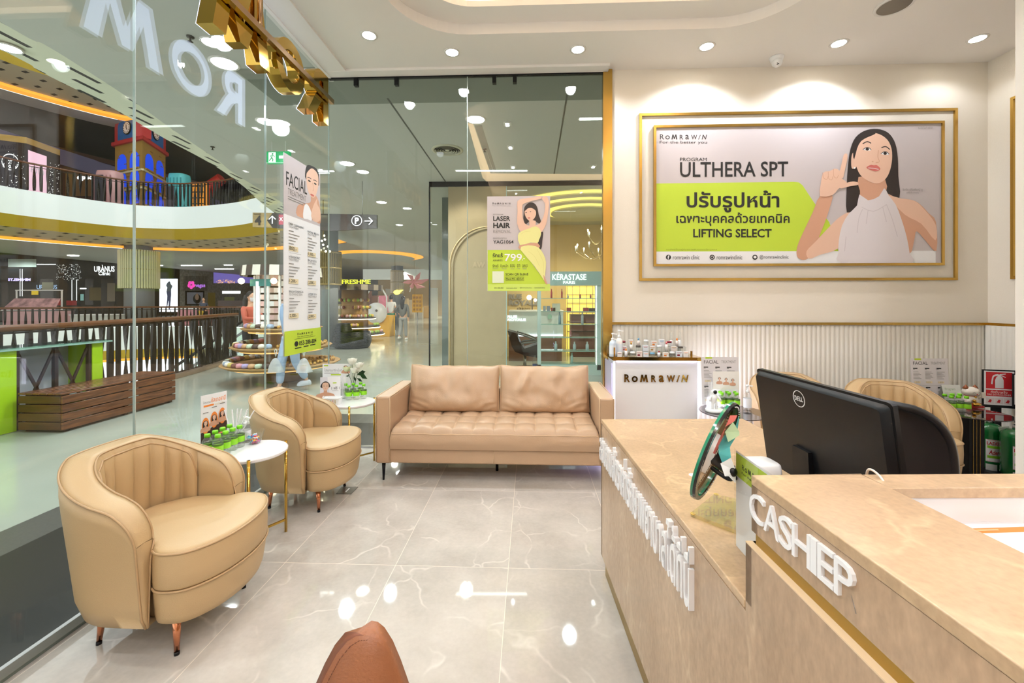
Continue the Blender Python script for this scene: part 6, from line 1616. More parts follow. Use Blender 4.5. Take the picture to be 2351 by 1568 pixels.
def suitcase(label, px0, px1, ytop, d, m, m2):
    x0, y0 = pd(px0, d); x1, _ = pd(px1, d); zt_ = 1.4+(693-ytop)*d/970; t = thing('suitcase_prop', label, 'prop', ((x0+x1)/2, y0, 7)); cx_ = (x0+x1)/2; hw_ = (x1-x0)/2
    b = MB(); b.loft(rrect(cx_-hw_, y0, cx_+hw_, y0+.9, .3, 5), [(7.0, .9), (7.2, 1), (zt_-.2, 1), (zt_, .93), (zt_+.01, .1)], m, (cx_, y0+.45)); b.build('shell', t)
    b = MB()
    for k in range(5): xx = cx_-hw_*.8+hw_*.4*k; b.box(xx-.03, y0-.03, 7.3, xx+.03, y0, zt_-.3, m2)
    b.build('rib', t); b = MB(); b.box(cx_-hw_*.75, y0-.05, 7.2, cx_+hw_*.1, y0-.01, 8.9, mat('glass_dim', '4a4a50', .2)); b.build('doorway', t)
suitcase('giant pink suitcase prop beside the clock tower on the upper floor', 213, 260, 390, 25, mat('suitcase_pink', 'd8a8a8', .4), mat('suitcase_pink2', 'b88488', .4))
suitcase('giant teal suitcase prop right of the clock tower', 380, 420, 397, 27.5, mat('suitcase_teal', '5cc4c8', .4), mat('suitcase_teal2', '3a9aa0', .4))
# clock tower
d1, d2, d3 = 27.5, 26.4, 29.2
TA, TB, TC = Vector((*pd(264, d1), 7)), Vector((*pd(327, d2), 7)), Vector((*pd(380, d3), 7)); TD = TA+TC-TB
t = thing('clock_tower', 'yellow toy clock tower with blue arched windows and red roof on upper floor', 'clock tower', TB)
zr = 1.4+(693-322)*26.4/970; M_ty = mat('tower_yellow', 'a8843c', .6, var=.08); M_tr = mat('tower_red', 'c02a30', .5); M_tb = mat('tower_blue', '2a6ab8', .4); M_tw = mat('tower_window_blue', '1f4fe0', .4, emit=.5, ecol='2050ff')
b = MB(); b.prism([TA, TB, TC, TD], (0, 0, zr-7), M_ty); b.build('body', t)
ctr = (TA+TC)/2; b = MB(); q = [ctr+(v-ctr)*1.14+Vector((0, 0, zr-7)) for v in (TA, TB, TC, TD)]; b.prism(q, (0, 0, .22), M_tr); b.build('cornice', t)
fl = []
for U, V in ((TA, TB), (TB, TC)):
    nn = (V-U).cross(Vector((0, 0, 1))).normalized(); nn = nn if nn.dot(ctr-U) < 0 else -nn; fl.append((U, V, nn))
zc_ = zr+.22
b = MB(); b.prism([v+Vector((0, 0, zc_-7)) for v in (TA, TB, TC, TD)], (0, 0, 1.1), M_tr)
for U, V, nn in fl:
    P = lambda u, z, U=U, V=V, nn=nn: U+(V-U)*u+Vector((0, 0, z-7))
    arch = [(.0, zc_), (.0, zc_+1.0)]+[(.5-.5*math.cos(PI*i/10), zc_+1.0+.75*math.sin(PI*i/10)) for i in range(1, 10)]+[(1, zc_+1.0), (1, zc_)]
    b.prism([P(u, z)+nn*.02 for u, z in arch], -nn*.5, M_tr)
b.build('gable', t, merge=False)
b = MB()
for U, V, nn in fl:
    P = lambda u, z, U=U, V=V, nn=nn: U+(V-U)*u+Vector((0, 0, z-7))
    arch = [(.13, zc_+.1), (.13, zc_+.95)]+[(.5-.37*math.cos(PI*i/10), zc_+.95+.55*math.sin(PI*i/10)) for i in range(1, 10)]+[(.87, zc_+.95), (.87, zc_+.1)]
    b.poly([P(u, z)+nn*.04 for u, z in arch], M_tb)
b.build('blue_panel', t, merge=False)
for U, V, nn in fl:
    W_ = (V-U).length; cc = U+(V-U)*.5+Vector((0, 0, zc_+.75-7))+nn*.05; ax_ = (V-U).normalized()
    b = MB(); r_ = .42; pts_ = [cc+ax_*(r_*math.cos(2*PI*i/28))+Vector((0, 0, r_*math.sin(2*PI*i/28))) for i in range(28)]
    b.prism(pts_, nn*.05, M_blk); b.poly([cc+(p-cc)*.86+nn*.06 for p in pts_], M_paper)
    for i in range(12): a = i*PI/6; p = cc+(ax_*math.cos(a)+Vector((0, 0, math.sin(a))))*.29+nn*.065; b.box(p.x-.02, p.y-.02, p.z-.02, p.x+.02, p.y+.02, p.z+.02, M_ink)
    b.bar(cc+nn*.07, cc+nn*.07+Vector((0, 0, .2)), .03, .03, M_ink); b.bar(cc+nn*.07, cc+nn*.07-ax_*.02+Vector((0, 0, -.14))+ax_*.1, .03, .03, M_ink); b.build('clock', t, merge=False)
    for zz in (10.2, 9.05, 7.9):
        for u in (.27, .73):
            w2_ = .17*W_; bx = U+(V-U)*u+Vector((0, 0, zz-7))+nn*.02
            ar = [bx-ax_*w2_-Vector((0, 0, .38)), bx-ax_*w2_+Vector((0, 0, .2))]+[bx+Vector((0, 0, .2))-ax_*w2_*math.cos(PI*i/8)+Vector((0, 0, w2_*math.sin(PI*i/8))) for i in range(1, 8)]+[bx+ax_*w2_+Vector((0, 0, .2)), bx+ax_*w2_-Vector((0, 0, .38))]
            if zz > 7:
                b = MB(); b.poly(ar, M_tw); b.bar(ar[0]+nn*.03, ar[-1]+nn*.03, .08, .1, M_ty); b.build('window', t, merge=False)
    b = MB(); 
    for zz in (9.68, 8.55): b.bar(U+Vector((0, 0, zz-7))+nn*.03, V+Vector((0, 0, zz-7))+nn*.03, .06, .12, mat('tower_band', 'd8cfa8', .5))
    for i in range(14): u, z = random.uniform(.1, .85), random.uniform(7.3, zr-.3); p = U+(V-U)*u+Vector((0, 0, z-7))+nn*.01; b.bar(p, p+(V-U)*.1, .03, .05, mat('tower_brick', '8a6428', .6))
    b.build('band', t, merge=False)
# red arch prop, shelves
x, y = pd(488, 31.5); t = thing('arch_prop', 'big red arch prop behind the upper railing at right', 'prop', (x, y, 7))
b = MB(); b.tube([(x-1.0, y, 7), (x-.9, y, 8.6), (x-.3, y, 9.9), (x+.7, y, 10.6)], [.55, .5, .45, .4], mat('arch_red', 'c0241f', .5), 10); b.build('arch', t)
x, y = pd(438, 29); t = thing('lit_shelf', 'warm orange lit shelf unit behind the upper railing', 'shelf', (x, y, 7))
b = MB(); b.box(x-.6, y, 7, x+.9, y+.5, 9.6, mat('shelf_warm', 'a86a28', .5, emit=.8, ecol='e89030')); b.build('cabinet', t)
b = MB()
for k in range(6): b.box(x-.62, y-.03, 7.3+.4*k, x+.92, y, 7.36+.4*k, M_dark)
for k in range(4): b.box(x-.6+.45*k, y-.03, 7, x-.55+.45*k, y, 9.6, M_dark)
b.build('shelf_grid', t)
# timber slats hung under the upper ceiling
for k in range(14):
    a_ = onZ(118+8*k, 315-1.3*k, 12.4); b = MB(); c0, c1_ = pd(100, 30+k*.9), pd(470, 40+k*.9); b.bar((c0[0], c0[1], 12.45), (c1_[0], c1_[1], 12.45), .18, .35, mat('slat_timber', '5a3222', .6)); tag(b.build('ceiling_slat'), 'dark timber slat hung under the upper floor ceiling', 'ceiling slat', 'timber slats under the upper ceiling')
# ---------------------------------------------------------------- things standing in the corridor
# green and white table kiosk
KX = -5.56
ya, yb_ = onX(38, 990, KX).y, onX(236, 900, KX).y; zk = .905
t = thing('kiosk_counter', 'green ended kiosk counter with glass top and crossed braces behind the bench', 'counter', (KX-.2, (ya+yb_)/2, 0))
M_kg = mat('kiosk_green', 'a4cf1c', .35); M_kw = mat('kiosk_white', 'b9bcc4', .4); M_kb = mat('kiosk_brown', '2e2422', .4)
y00 = ya-.62
for y0, y1 in ((y00, ya), (onX(212, 900, KX).y, yb_)):
    b = MB(); b.box(KX-.36, y0, 0, KX, y1, zk-.03, M_kg); b.build('green_panel', t)
b = MB(); b.box(KX-.34, ya, .0, KX-.32, onX(212, 900, KX).y, zk-.04, M_kw); b.build('back_panel', t)
b = MB(); b.box(KX-.31, ya, .22, KX-.02, onX(212, 900, KX).y, .26, M_kw); b.build('shelf', t)
yy0, yy1 = ya, onX(212, 900, KX).y
for f in (0.02, .5, .98):
    b = MB(); y = yy0+(yy1-yy0)*f; b.box(KX-.05, y-.02, 0, KX-.01, y+.02, zk-.04, M_kb); b.build('post', t)
for f0, f1 in ((.04, .48), (.52, .96)):
    for s in (0, 1):
        za, zb_ = (.03, zk-.07) if s else (zk-.07, .03)
        b = MB(); b.bar((KX-.03, yy0+(yy1-yy0)*f0, za), (KX-.03, yy0+(yy1-yy0)*f1, zb_), .02, .025, M_kb); b.build('brace', t)
b = MB(); b.box(KX-.36, y00-.1, zk-.03, KX+.05, yb_+.08, zk-.012, mat('kiosk_top', '8fb0a4', .1)); b.box(KX-.36, y00-.1, zk-.012, KX+.05, yb_+.08, zk, clear('kiosk_glass', (.75, .9, .84), 1.3)); b.build('glass_top', t)
b = MB(); cv = Cv(b, lambda y, z: Vector((KX-.319, y, z)), (1, 0, 0), .002)
cv.rect(yy0+.6, .5, yy0+.66, .58, M_redp); cv.rect(yy0+.75, .55, yy0+1.0, .56, M_redp); cv.rect(yy0+.1, .45, yy0+.2, .46, M_redp); b.build('printed_marks', t, merge=False)
# bench
bx1 = onZ(144, 994, 0).x; by0 = onZ(144, 994, 0).y; by1 = onX(403, 921, bx1).y; bx0 = bx1-.50
t = thing('bench', 'long slatted brown wooden bench in the corridor outside the left glass', 'bench', ((bx0+bx1)/2, (by0+by1)/2, 0), 0)
M_bw = wood('bench_wood', '4e2a16', '764626', .25, (3, 1, 12), 4); M_bwe = wood('bench_wood_end', '3c2010', '5a3218', .3, (1, 3, 10), 4)
for k in range(4):
    z0 = .025+.094*k; b = MB(); b.box(bx0+.02, by0, z0, bx1, by1, z0+.083, M_bw) if False else b.box(bx1-.025, by0, z0, bx1, by1, z0+.083, M_bw); b.build('side_slat', t, bevel=.004)
    b = MB(); b.box(bx0+.0, by0-.0, z0, bx1-.027, by0+.025, z0+.083, M_bwe); b.build('end_slat', t, bevel=.004)
for k in range(6):
    x0 = bx0+.0835*k; b = MB(); b.box(x0, by0-.005, .402, x0+.075, by1+.005, .422, M_bw); b.build('top_slat', t, bevel=.004)
for f in (.03, .5, .95):
    b = MB(); y = by0+(by1-by0)*f; b.box(bx0+.03, y, 0, bx1-.03, y+.05, .40, M_blk); b.build('frame', t)

# exit sign
c = atd(638, 361, 6.0); t = thing('exit_sign', 'green lit running man exit sign hanging in the corridor', 'sign', c)
b = MB(); b.box(c.x-.165, c.y-.0, c.z-.083, c.x+.165, c.y+.05, c.z+.083, mat('exit_green', '0a9a58', .4, emit=.5, ecol='10b868')); b.build('case', t)
b = MB(); cv = Cv(b, lambda x, z: Vector((c.x+x, c.y, c.z+z)), (0, -1, 0), .001); M_ew = mat('exit_white', 'f0fff8', .4, emit=.9)
cv.rect(-.135, -.07, -.03, .07, M_ew); G = mat('exit_green2', '0a9a58', .4, emit=.4)
cv.oval(-.075, .048, .012, .012, G, 12); cv.line([(-.08, .03), (-.088, -.005), (-.07, -.03), (-.075, -.06)], .014, G); cv.line([(-.088, -.005), (-.105, -.03), (-.125, -.05)], .012, G); cv.line([(-.1, .0), (-.105, .025), (-.08, .03), (-.055, .02), (-.045, .0)], .009, G)
cv.poly([(.02, -.02), (.08, -.02), (.08, -.06), (.15, 0), (.08, .06), (.08, .02), (.02, .02)], M_ew); cv.rect(-.165, -.083, .165, -.079, M_ew); b.build('pictogram', t, merge=False)
b = MB()
for s in (-.1, .1): b.cyl((c.x+s, c.y+.02, c.z+.083), (c.x+s, c.y+.02, ZM), .004, M_wht, n=6)
b.build('hanger', t)
# directional sign board
sd_ = 8.0
PS = lambda x, y: atd(x, y, sd_)
t = thing('direction_sign', 'hanging brown direction sign with floor number, arrows and parking symbol', 'sign', PS(720, 507))
M_sb = mat('sign_brown', '2c241e', .45); M_sw = wood('sign_wood', '8a7448', 'a58c5a', .4, (1, 1, 6), 3)
nn = Vector((_s, -_c, 0))
b = MB(); q = [PS(580, 488), PS(660, 489), PS(660, 524), PS(580, 521)]; b.prism(q, -nn*.04, M_sw); b.build('wooden_end', t)
b = MB(); q = [PS(613, 506), PS(626, 489), PS(865, 493), PS(865, 524), PS(763, 530), PS(626, 523)]; b.prism([v+nn*.004 for v in q], -nn*.05, M_sb); b.build('board', t)
b = MB(); cv = Cv(b, lambda x, y: PS(x, y)+nn*.004, nn, .002)
cv.text('4', 585, 495, 600, 517, M_sb, .03); cv.text('FLOOR', 583, 490, 600, 493, M_sb, .02)
cv.line([(626, 514), (626, 498)], 2.6, M_paper); cv.line([(618, 504), (626, 496.5), (634, 504)], 2.6, M_paper); cv.rect(641, 493, 652, 516, mat('sign_red', 'a8243a', .5)); cv.line([(643, 499), (650, 508)], 1.5, M_paper); cv.line([(650, 499), (643, 508)], 1.5, M_paper)
cv.ring(820, 507, 11.5, 11.5, 1.6, M_paper); cv.text('P', 815.5, 500, 825, 514.5, M_paper, .04); cv.line([(838, 508), (855, 508)], 2.2, M_paper); cv.line([(848, 500), (856.5, 508), (848, 516)], 2.2, M_paper)
b.build('symbols', t, merge=False)
b = MB()
for px in (690, 831):
    p = PS(px, 492); b.cyl((p.x, p.y+.02, p.z), (p.x, p.y+.02, ZM), .006, M_steel, n=6)
b.build('hanger', t)

# accessories kiosk with tiers of knitwear
kc = atd(650, 700, 7.6); kc.z = 0
t = thing('accessory_kiosk', 'round accessory kiosk with striped canopy and hanging cards in the corridor', 'kiosk', kc)
b = MB(); NN = 28; zt0, zt1 = 1.4+(693-636)*7.6/970, 1.4+(693-614)*7.6/970
for i in range(NN):
    a0, a1 = 2*PI*i/NN, 2*PI*(i+1)/NN; r0 = .66
    b.add([(kc.x+r0*math.cos(a0), kc.y+r0*math.sin(a0), zt0), (kc.x+r0*math.cos(a1), kc.y+r0*math.sin(a1), zt0), (kc.x+r0*.97*math.cos(a1), kc.y+r0*.97*math.sin(a1), zt1), (kc.x+r0*.97*math.cos(a0), kc.y+r0*.97*math.sin(a0), zt1)], [(0, 1, 2, 3)], mat('canopy_brown', '4a3d33', .6) if i % 2 else mat('canopy_cream', 'e0d8c8', .6))
b.lathe([(.0001, zt1+.01), (.64, zt1)], mat('canopy_top', '8a7f72', .6), (kc.x, kc.y, 0), 28); b.build('canopy', t, merge=False)
b = MB(); b.cyl((kc.x, kc.y, 0), (kc.x, kc.y, zt1), .30, mat('kiosk_wood', '9a7448', .5)); b.build('core', t)
for k in range(5):
    a = PI*1.1+k*.42; x, y = kc.x+.44*math.cos(a), kc.y+.44*math.sin(a); b = MB(); b.bar((x, y, .85), (x, y, zt0), .03, .03, M_wht); b.build('post', t)
b = MB(); cols = [mat('card_'+c_, c_, .5) for c_ in ('e8c8b8', 'f0e0d8', 'd8b0a8', 'f4f0ea', 'c8a898')]
random.seed(5)
for r in range(8):
    for k in range(22):
        a = PI*1.0+k*.105*1.35; x, y = kc.x+.42*math.cos(a), kc.y+.42*math.sin(a); z = .98+r*.115; dx, dy = -math.sin(a)*.03, math.cos(a)*.03
        b.add([(x-dx, y-dy, z), (x+dx, y+dy, z), (x+dx, y+dy, z+.085), (x-dx, y-dy, z+.085)], [(0, 1, 2, 3)], cols[(r*3+k*7) % 5])
o = b.build('hanging_cards', t, merge=False); o['kind'] = 'stuff'
b = MB(); x, y = kc.x-.17, kc.y-.44; b.box(x-.022, y-.03, .85, x+.022, y, zt0-.1, mat('kiosk_led', 'ffffff', .4, emit=1.6, ecol=(.85, .95, 1))); b.box(kc.x-.3, kc.y-.46, zt0-.18, kc.x+.05, kc.y-.44, zt0-.06, mat('teal_header', '3a8f8c', .5)); b.build('lit_post', t)
b = MB(); b.ball((kc.x-.38, kc.y-.56, zt0-.1), .05, mat('bulb_warm', 'fff0d0', .4, emit=10, ecol='ffe0b0')); b.ball((kc.x+.2, kc.y-.6, zt0-.1), .05, mat('bulb_warm', 'fff0d0')); b.build('bulb', t)
M_bask = mat('basket_rattan', 'a8824e', .7, bump=.5, bscale=120)
tiers = [(.30, .96, 'lowest'), (.60, .82, 'second lowest'), (.92, .66, 'upper')]
for z, R, nm in tiers:
    b = MB(); b.lathe([(.0001, z-.03), (R*.9, z-.03), (R, z+.02), (R-.02, z+.03), (.0001, z)], M_bask, (kc.x, kc.y, 0), 40); b.build('tier_tray', t)
    b = MB(); b.tube([(kc.x+(R*.8)*math.cos(2*PI*i/40), kc.y+(R*.8)*math.sin(2*PI*i/40), z-.05) for i in range(40)], .012, M_warmw, 6, closed=True); b.build('light_strip', t)
hcol = ['e8e0d0', 'c8a078', '8a5a50', '9fb0c8', 'c8d8c0', 'e0a0a8', 'f0ece4', '5a4a44', 'b0a0c8', 'd8c070']
cnt = 0
for ti, (z, R, nm) in enumerate(tiers):
    n = (20, 18, 14)[ti]
    for k in range(n):
        a = PI*.8+k*(PI*.82)/n; x, y = kc.x+(R-.11)*math.cos(a), kc.y+(R-.11)*math.sin(a); hc_ = hcol[(k*3+ti*2) % 10]
        b = MB(); m = mat('knit_'+hc_, hc_, .9, bump=.6, bscale=90); b.lathe([(.0001, -.005), (.05, 0), (.058, .03), (.045, .065), (.0001, .075)], m, (x, y, z+.037), 10)
        o = tag(b.build('knitted_hat'), '%s knitted hat on the %s tray of the accessory kiosk' % ({'e8e0d0': 'cream', 'c8a078': 'camel', '8a5a50': 'brown', '9fb0c8': 'blue grey', 'c8d8c0': 'pale green', 'e0a0a8': 'pink', 'f0ece4': 'white', '5a4a44': 'dark', 'b0a0c8': 'lilac', 'd8c070': 'mustard'}[hc_], nm), 'hat', 'knitted hats on the accessory kiosk'); cnt += 1
b = MB()
for z, R, nm in tiers:
    for k in range(70): a = random.uniform(PI*1.62, PI*2.25); r = R*random.uniform(.45, .9); b.ball((kc.x+r*math.cos(a), kc.y+r*math.sin(a), z+.055), .028, mat('goods_gold', 'd8a850', .5) if k % 3 else M_bask, 6)
o = b.build('small_goods', t); o['kind'] = 'stuff'

# ---------------------------------------------------------------- people
def skin_obj(name, chains, m, parent, sub=2):
    """chains: lists of (point, radius); points shared by coordinates are joined"""
    vs = []; rs = []; idx = {}; es = []
    for ch_ in chains:
        prev = None
        for p, r in ch_:
            k = tuple(round(c, 4) for c in p)
            if k not in idx: idx[k] = len(vs); vs.append(p); rs.append(r)
            i = idx[k]
            if prev is not None and prev != i: es.append((prev, i))
            prev = i
    me = bpy.data.meshes.new(name); me.from_pydata(vs, es, []); me.materials.append(m)
    o = bpy.data.objects.new(name, me); C.objects.link(o)
    sk = o.modifiers.new('skin', 'SKIN'); sk.use_smooth_shade = True
    if not me.skin_vertices:
        bm = bmesh.new(); bm.from_mesh(me); bm.verts.layers.skin.new() if not bm.verts.layers.skin else None; bm.to_mesh(me); bm.free()
    sv = me.skin_vertices[0].data
    for i, r in enumerate(rs):
        sv[i].radius = (r, r) if not isinstance(r, tuple) else r
        sv[i].use_root = (i == 0)
    o.modifiers.new('sub', 'SUBSURF').levels = sub; o.modifiers['sub'].render_levels = sub
    dg = bpy.context.evaluated_depsgraph_get(); m2 = bpy.data.meshes.new_from_object(o.evaluated_get(dg)); m2.name = name
    o.modifiers.clear(); o.data = m2
    for p in m2.polygons: p.use_smooth = True
    o.parent = parent
    return o
M_sk = mat('person_skin', 'd8a888', .5)
def person(label, loc, rz, h, shirt, pants, hair, pose, shorts=False, long_sleeve=True, longhair=False, mask=False, shoe='e8e8e4', hood=False, cat='person'):
    """faces local -y; pose: hip/knee/ankle and elbow/wrist offsets in units of height"""
    t = thing('person', label, cat, loc, rz); H_ = h
    V = lambda x, y, z: (x*H_, y*H_, z*H_)
    pel = V(0, 0, .53); sp = V(0, -.005, .62); chs = V(0, -.01, .73); nk = V(0, -.012, .825); hd = V(0, -.018, .875)
    L = pose
    kL, aL, kR, aR = L['kL'], L['aL'], L['kR'], L['aR']; eL, wL, eR, wR = L['eL'], L['wL'], L['eR'], L['wR']
    legs = lambda r, cut=None: [
        [(pel, r*1.0*H_), (V(-.05, 0, .50), .052*r/.055*H_), (V(*kL), .033*H_), (V(*aL), .021*H_)], [(pel, r*1.0*H_), (V(.05, 0, .50), .052*r/.055*H_), (V(*kR), .033*H_), (V(*aR), .021*H_)]]
    body = [[(pel, .06*H_), (sp, .058*H_), (chs, .066*H_), (nk, .03*H_), (hd, .03*H_)],
            [(chs, .066*H_), (V(-.10, -.005, .79), .028*H_), (V(*eL), .02*H_), (V(*wL), .013*H_)], [(chs, .066*H_), (V(.10, -.005, .79), .028*H_), (V(*eR), .02*H_), (V(*wR), .013*H_)],
            [(pel, .06*H_), (V(-.05, 0, .49), .045*H_), (V(*kL), .03*H_), (V(*aL), .018*H_), (V(aL[0], aL[1]-.06, max(.012, aL[2]-.025)), .016*H_)],
            [(pel, .06*H_), (V(.05, 0, .49), .045*H_), (V(*kR), .03*H_), (V(*aR), .018*H_), (V(aR[0], aR[1]-.06, max(.012, aR[2]-.025)), .016*H_)]]
    for w_, e_ in ((wL, eL), (wR, eR)):
        dv = (Vector(w_)-Vector(e_)).normalized(); wv = Vector(w_)
        palm = wv+dv*.035; body.append([(V(*w_), .013*H_), (V(*palm), .016*H_)])
        sidev = dv.cross(Vector((0, 1, 0))); sidev = sidev.normalized() if sidev.length > .1 else Vector((1, 0, 0))
        for k, ln in ((-1.5, .032), (-.5, .040), (.5, .038), (1.5, .028)):
            a_ = palm+sidev*k*.0065+dv*.01; b_ = a_+dv*ln*.55+Vector((0, -.004, 0)); c_ = a_+dv*ln+Vector((0, -.014, 0)); body.append([(V(*palm), .016*H_), (V(*a_), .0052*H_), (V(*b_), .0048*H_), (V(*c_), .0038*H_)])
        th = wv+dv*.015+sidev*.014+Vector((0, -.008, 0)); body.append([(V(*w_), .013*H_), (V(*th), .0055*H_), (V(*(th+dv*.028)), .0045*H_)])
    o = skin_obj('body', body, M_sk, t, 2)
    # head sculpted onto the neck: one mesh with the body
    hb = MB(); cz = .935*H_; rr = .058*H_
    def head(u, v):
        a = 2*PI*u; f = PI*v; s = math.sin(f); x = math.cos(a)*s; y = math.sin(a)*s; z = -math.cos(f)
        X = x*rr*.80*(1-.16*max(0, -z)); Y = y*rr*.95; Z = z*rr*1.22
        if y < 0:
            fr_ = math.exp(-(x*3.2)**2)
            Y -= rr*.17*fr_*math.exp(-((z+.12)*4.5)**2)+rr*.06*fr_*math.exp(-((z+.42)*8)**2)+rr*.07*fr_*math.exp(-((z+.85)*4)**2)
            for sx_ in (-.36, .36): Y += rr*.09*math.exp(-((x-sx_)*6)**2-((z-.08)*8)**2)
        return Vector((X, Y-.018*H_, cz+Z))
    hb.grid(head, 28, 20, M_sk, cu=True)
    for s in (-1, 1): hb.ball((s*rr*.8, -.012*H_, cz-.0), rr*.2, M_sk, 8, 1.3, sx=.4)
    hb.tube([(0, -.006*H_, .80*H_), (0, -.012*H_, .91*H_)], [.033*H_, .030*H_], M_sk, 12)
    me = o.data; bm = bmesh.new(); bm.from_mesh(me)
    hm = bpy.data.meshes.new('h'); hm.from_pydata([tuple(v) for v in hb.v], [], hb.f); hm.polygons.foreach_set('use_smooth', [True]*len(hb.f)); bm.from_mesh(hm); bm.to_mesh(me); bm.free(); bpy.data.meshes.remove(hm)
    b = MB()
    for s in (-1, 1):
        b.ball((s*rr*.30, -.018*H_-rr*.80, cz+rr*.1), rr*.09, M_paper, 8); b.ball((s*rr*.30, -.018*H_-rr*.87, cz+rr*.1), rr*.045, M_ink, 6); b.bar((s*rr*.18, -.018*H_-rr*.86, cz+rr*.28), (s*rr*.44, -.018*H_-rr*.76, cz+rr*.28), rr*.03, rr*.05, M_hair)
    b.tube([(-rr*.2, -.018*H_-rr*.84, cz-rr*.52), (0, -.018*H_-rr*.93, cz-rr*.5), (rr*.2, -.018*H_-rr*.84, cz-rr*.52)], rr*.045, M_lip, 6); b.build('face', t, world=False)
    # clothes
    SL = [[(V(0, 0, .50), .076*H_), (sp, .078*H_), (chs, .086*H_), (V(0, -.01, .80), .05*H_)],
          [(chs, .086*H_), (V(-.10, -.005, .79), .037*H_)]+([(V(*eL), .029*H_), (V(*(Vector(wL)*.9+Vector(eL)*.1)), .022*H_)] if long_sleeve else [(V(*(Vector((-.10, -.005, .79))*.4+Vector(eL)*.6)), .032*H_)]),
          [(chs, .086*H_), (V(.10, -.005, .79), .037*H_)]+([(V(*eR), .029*H_), (V(*(Vector(wR)*.9+Vector(eR)*.1)), .022*H_)] if long_sleeve else [(V(*(Vector((.10, -.005, .79))*.4+Vector(eR)*.6)), .032*H_)])]
    skin_obj('shirt', SL, shirt, t, 2)
    def lerp(a, c_, f): return tuple(Vector(a)*(1-f)+Vector(c_)*f)
    if shorts: PL = [[(pel, .07*H_), (V(-.052, 0, .48), .06*H_), (V(*lerp((-.05, 0, .49), kL, .75)), .052*H_)], [(pel, .07*H_), (V(.052, 0, .48), .06*H_), (V(*lerp((.05, 0, .49), kR, .75)), .052*H_)]]
    else: PL = [[(pel, .068*H_), (V(-.052, 0, .48), .056*H_), (V(*kL), .042*H_), (V(*lerp(kL, aL, .92)), .034*H_)], [(pel, .068*H_), (V(.052, 0, .48), .056*H_), (V(*kR), .042*H_), (V(*lerp(kR, aR, .92)), .034*H_)]]
    skin_obj('trousers', PL, pants, t, 2)
    for a_ in (aL, aR):
        b = MB(); x, y, z = V(*a_); zz = max(0, z-.045*H_) if a_[2] < .06 else z-.045*H_
        b.loft(rrect(x-.028*H_, y-.10*H_, x+.028*H_, y+.04*H_, .026*H_, 4), [(zz, .92), (zz+.012, 1), (zz+.028*H_, .9), (zz+.045*H_, .62)], mat('shoe_'+shoe, shoe, .5), (x, y+.0)); b.build('shoe', t, world=False)
    b = MB()
    def hairf(u, v):
        a = 2*PI*u; f = PI*(.30+.70*v); p = head(u, .30+.70*v); q = Vector((p.x, p.y+.018*H_, p.z-cz)); return Vector((q.x*1.14, q.y*1.10-.018*H_+.012*H_, cz+q.z*1.10+.004*H_))
    def hairg(u, v):
        a = 2*PI*u; front = max(0, -math.sin(a)); lo = .30+.42*front**.6; return hairf(u, (lo-.30)/.70+(1-(lo-.30)/.70)*v)
    b.grid(hairg, 28, 12, hair, cu=True)
    if longhair: b.tube([(0, .03*H_, .955*H_), (0, .045*H_, .89*H_), (0, .05*H_, .82*H_), (0, .048*H_, .74*H_), (0, .04*H_, .70*H_)], [.045*H_, .052*H_, .046*H_, .036*H_, .015*H_], hair, 14)
    b.build('hair', t, world=False)
    if mask:
        b = MB()
        def mk(u, v): a = -PI/2+(u-.5)*2.2; p = head((a/(2*PI)) % 1, .18+.30*v); return Vector((p.x*1.06, (p.y+.018*H_)*1.08-.018*H_, p.z))
        b.grid(mk, 10, 6, M_paper); b.build('face_mask', t, world=False)
    return t
walk = dict(kL=(-.05, -.06, .29), aL=(-.05, -.08, .045), kR=(.05, .01, .28), aR=(.05, .13, .085), eL=(-.135, .03, .64), wL=(-.13, .01, .50), eR=(.135, -.02, .64), wR=(.13, -.06, .51))
stand = dict(kL=(-.055, -.01, .28), aL=(-.055, 0, .045), kR=(.055, -.01, .28), aR=(.055, .01, .045), eL=(-.14, .01, .64), wL=(-.13, -.03, .50), eR=(.14, .01, .64), wR=(.13, -.03, .50))
reach = dict(kL=(-.055, -.01, .28), aL=(-.055, 0, .045), kR=(.055, -.02, .28), aR=(.055, -.02, .045), eL=(-.13, -.06, .66), wL=(-.06, -.17, .66), eR=(.13, -.06, .66), wR=(.07, -.18, .68))
M_jean = mat('jeans_light', '9fb2cc', .8); M_hairp = mat('person_hair', '1c1512', .5)
p = onZ(668, 897, 0)
tp_ = person('person in blue shirt and light jeans walking, head hidden by the poster, holding bags', (p.x, p.y, 0), -.5, 1.68, mat('shirt_blue', '8fa8c8', .8), M_jean, M_hairp, walk, shoe='c8ccd4')
for s, lb in ((-1, 'white translucent plastic bag carried in front of the accessory kiosk, left one'), (1, 'white translucent plastic bag with orange goods, right of the jeans')):
    px = 633 if s < 0 else 698; q = atd(px, 835, p.y+.15 if False else 6.55); t = thing('plastic_bag', lb, 'bag', (q.x, q.y, q.z-.13))
    b = MB(); mb_ = clear('bag_film', (.82, .84, .84), .8, 1.4, .15, .45)
    def bag(u, v): a = 2*PI*u; r = .11*(1-v)**.55*(1+.10*math.sin(5*a+v*4))+.012; return Vector((r*math.cos(a), r*.7*math.sin(a), .22*v))
    b.grid(bag, 24, 10, mb_, cu=True); b.tube([(0, 0, .24), (-.02, 0, .33), (0, 0, .36), (.02, 0, .33), (0, 0, .24)], .005, M_wht, 6); b.build('bag', t, world=False)
    b = MB(); b.ball((0, 0, .06), .07, mat('bag_goods_%d' % s, 'c89060' if s > 0 else '8a8878', .7), 10, .8); b.ball((.05, .0, .05), .045, M_paper, 8); b.build('contents', t, world=False)
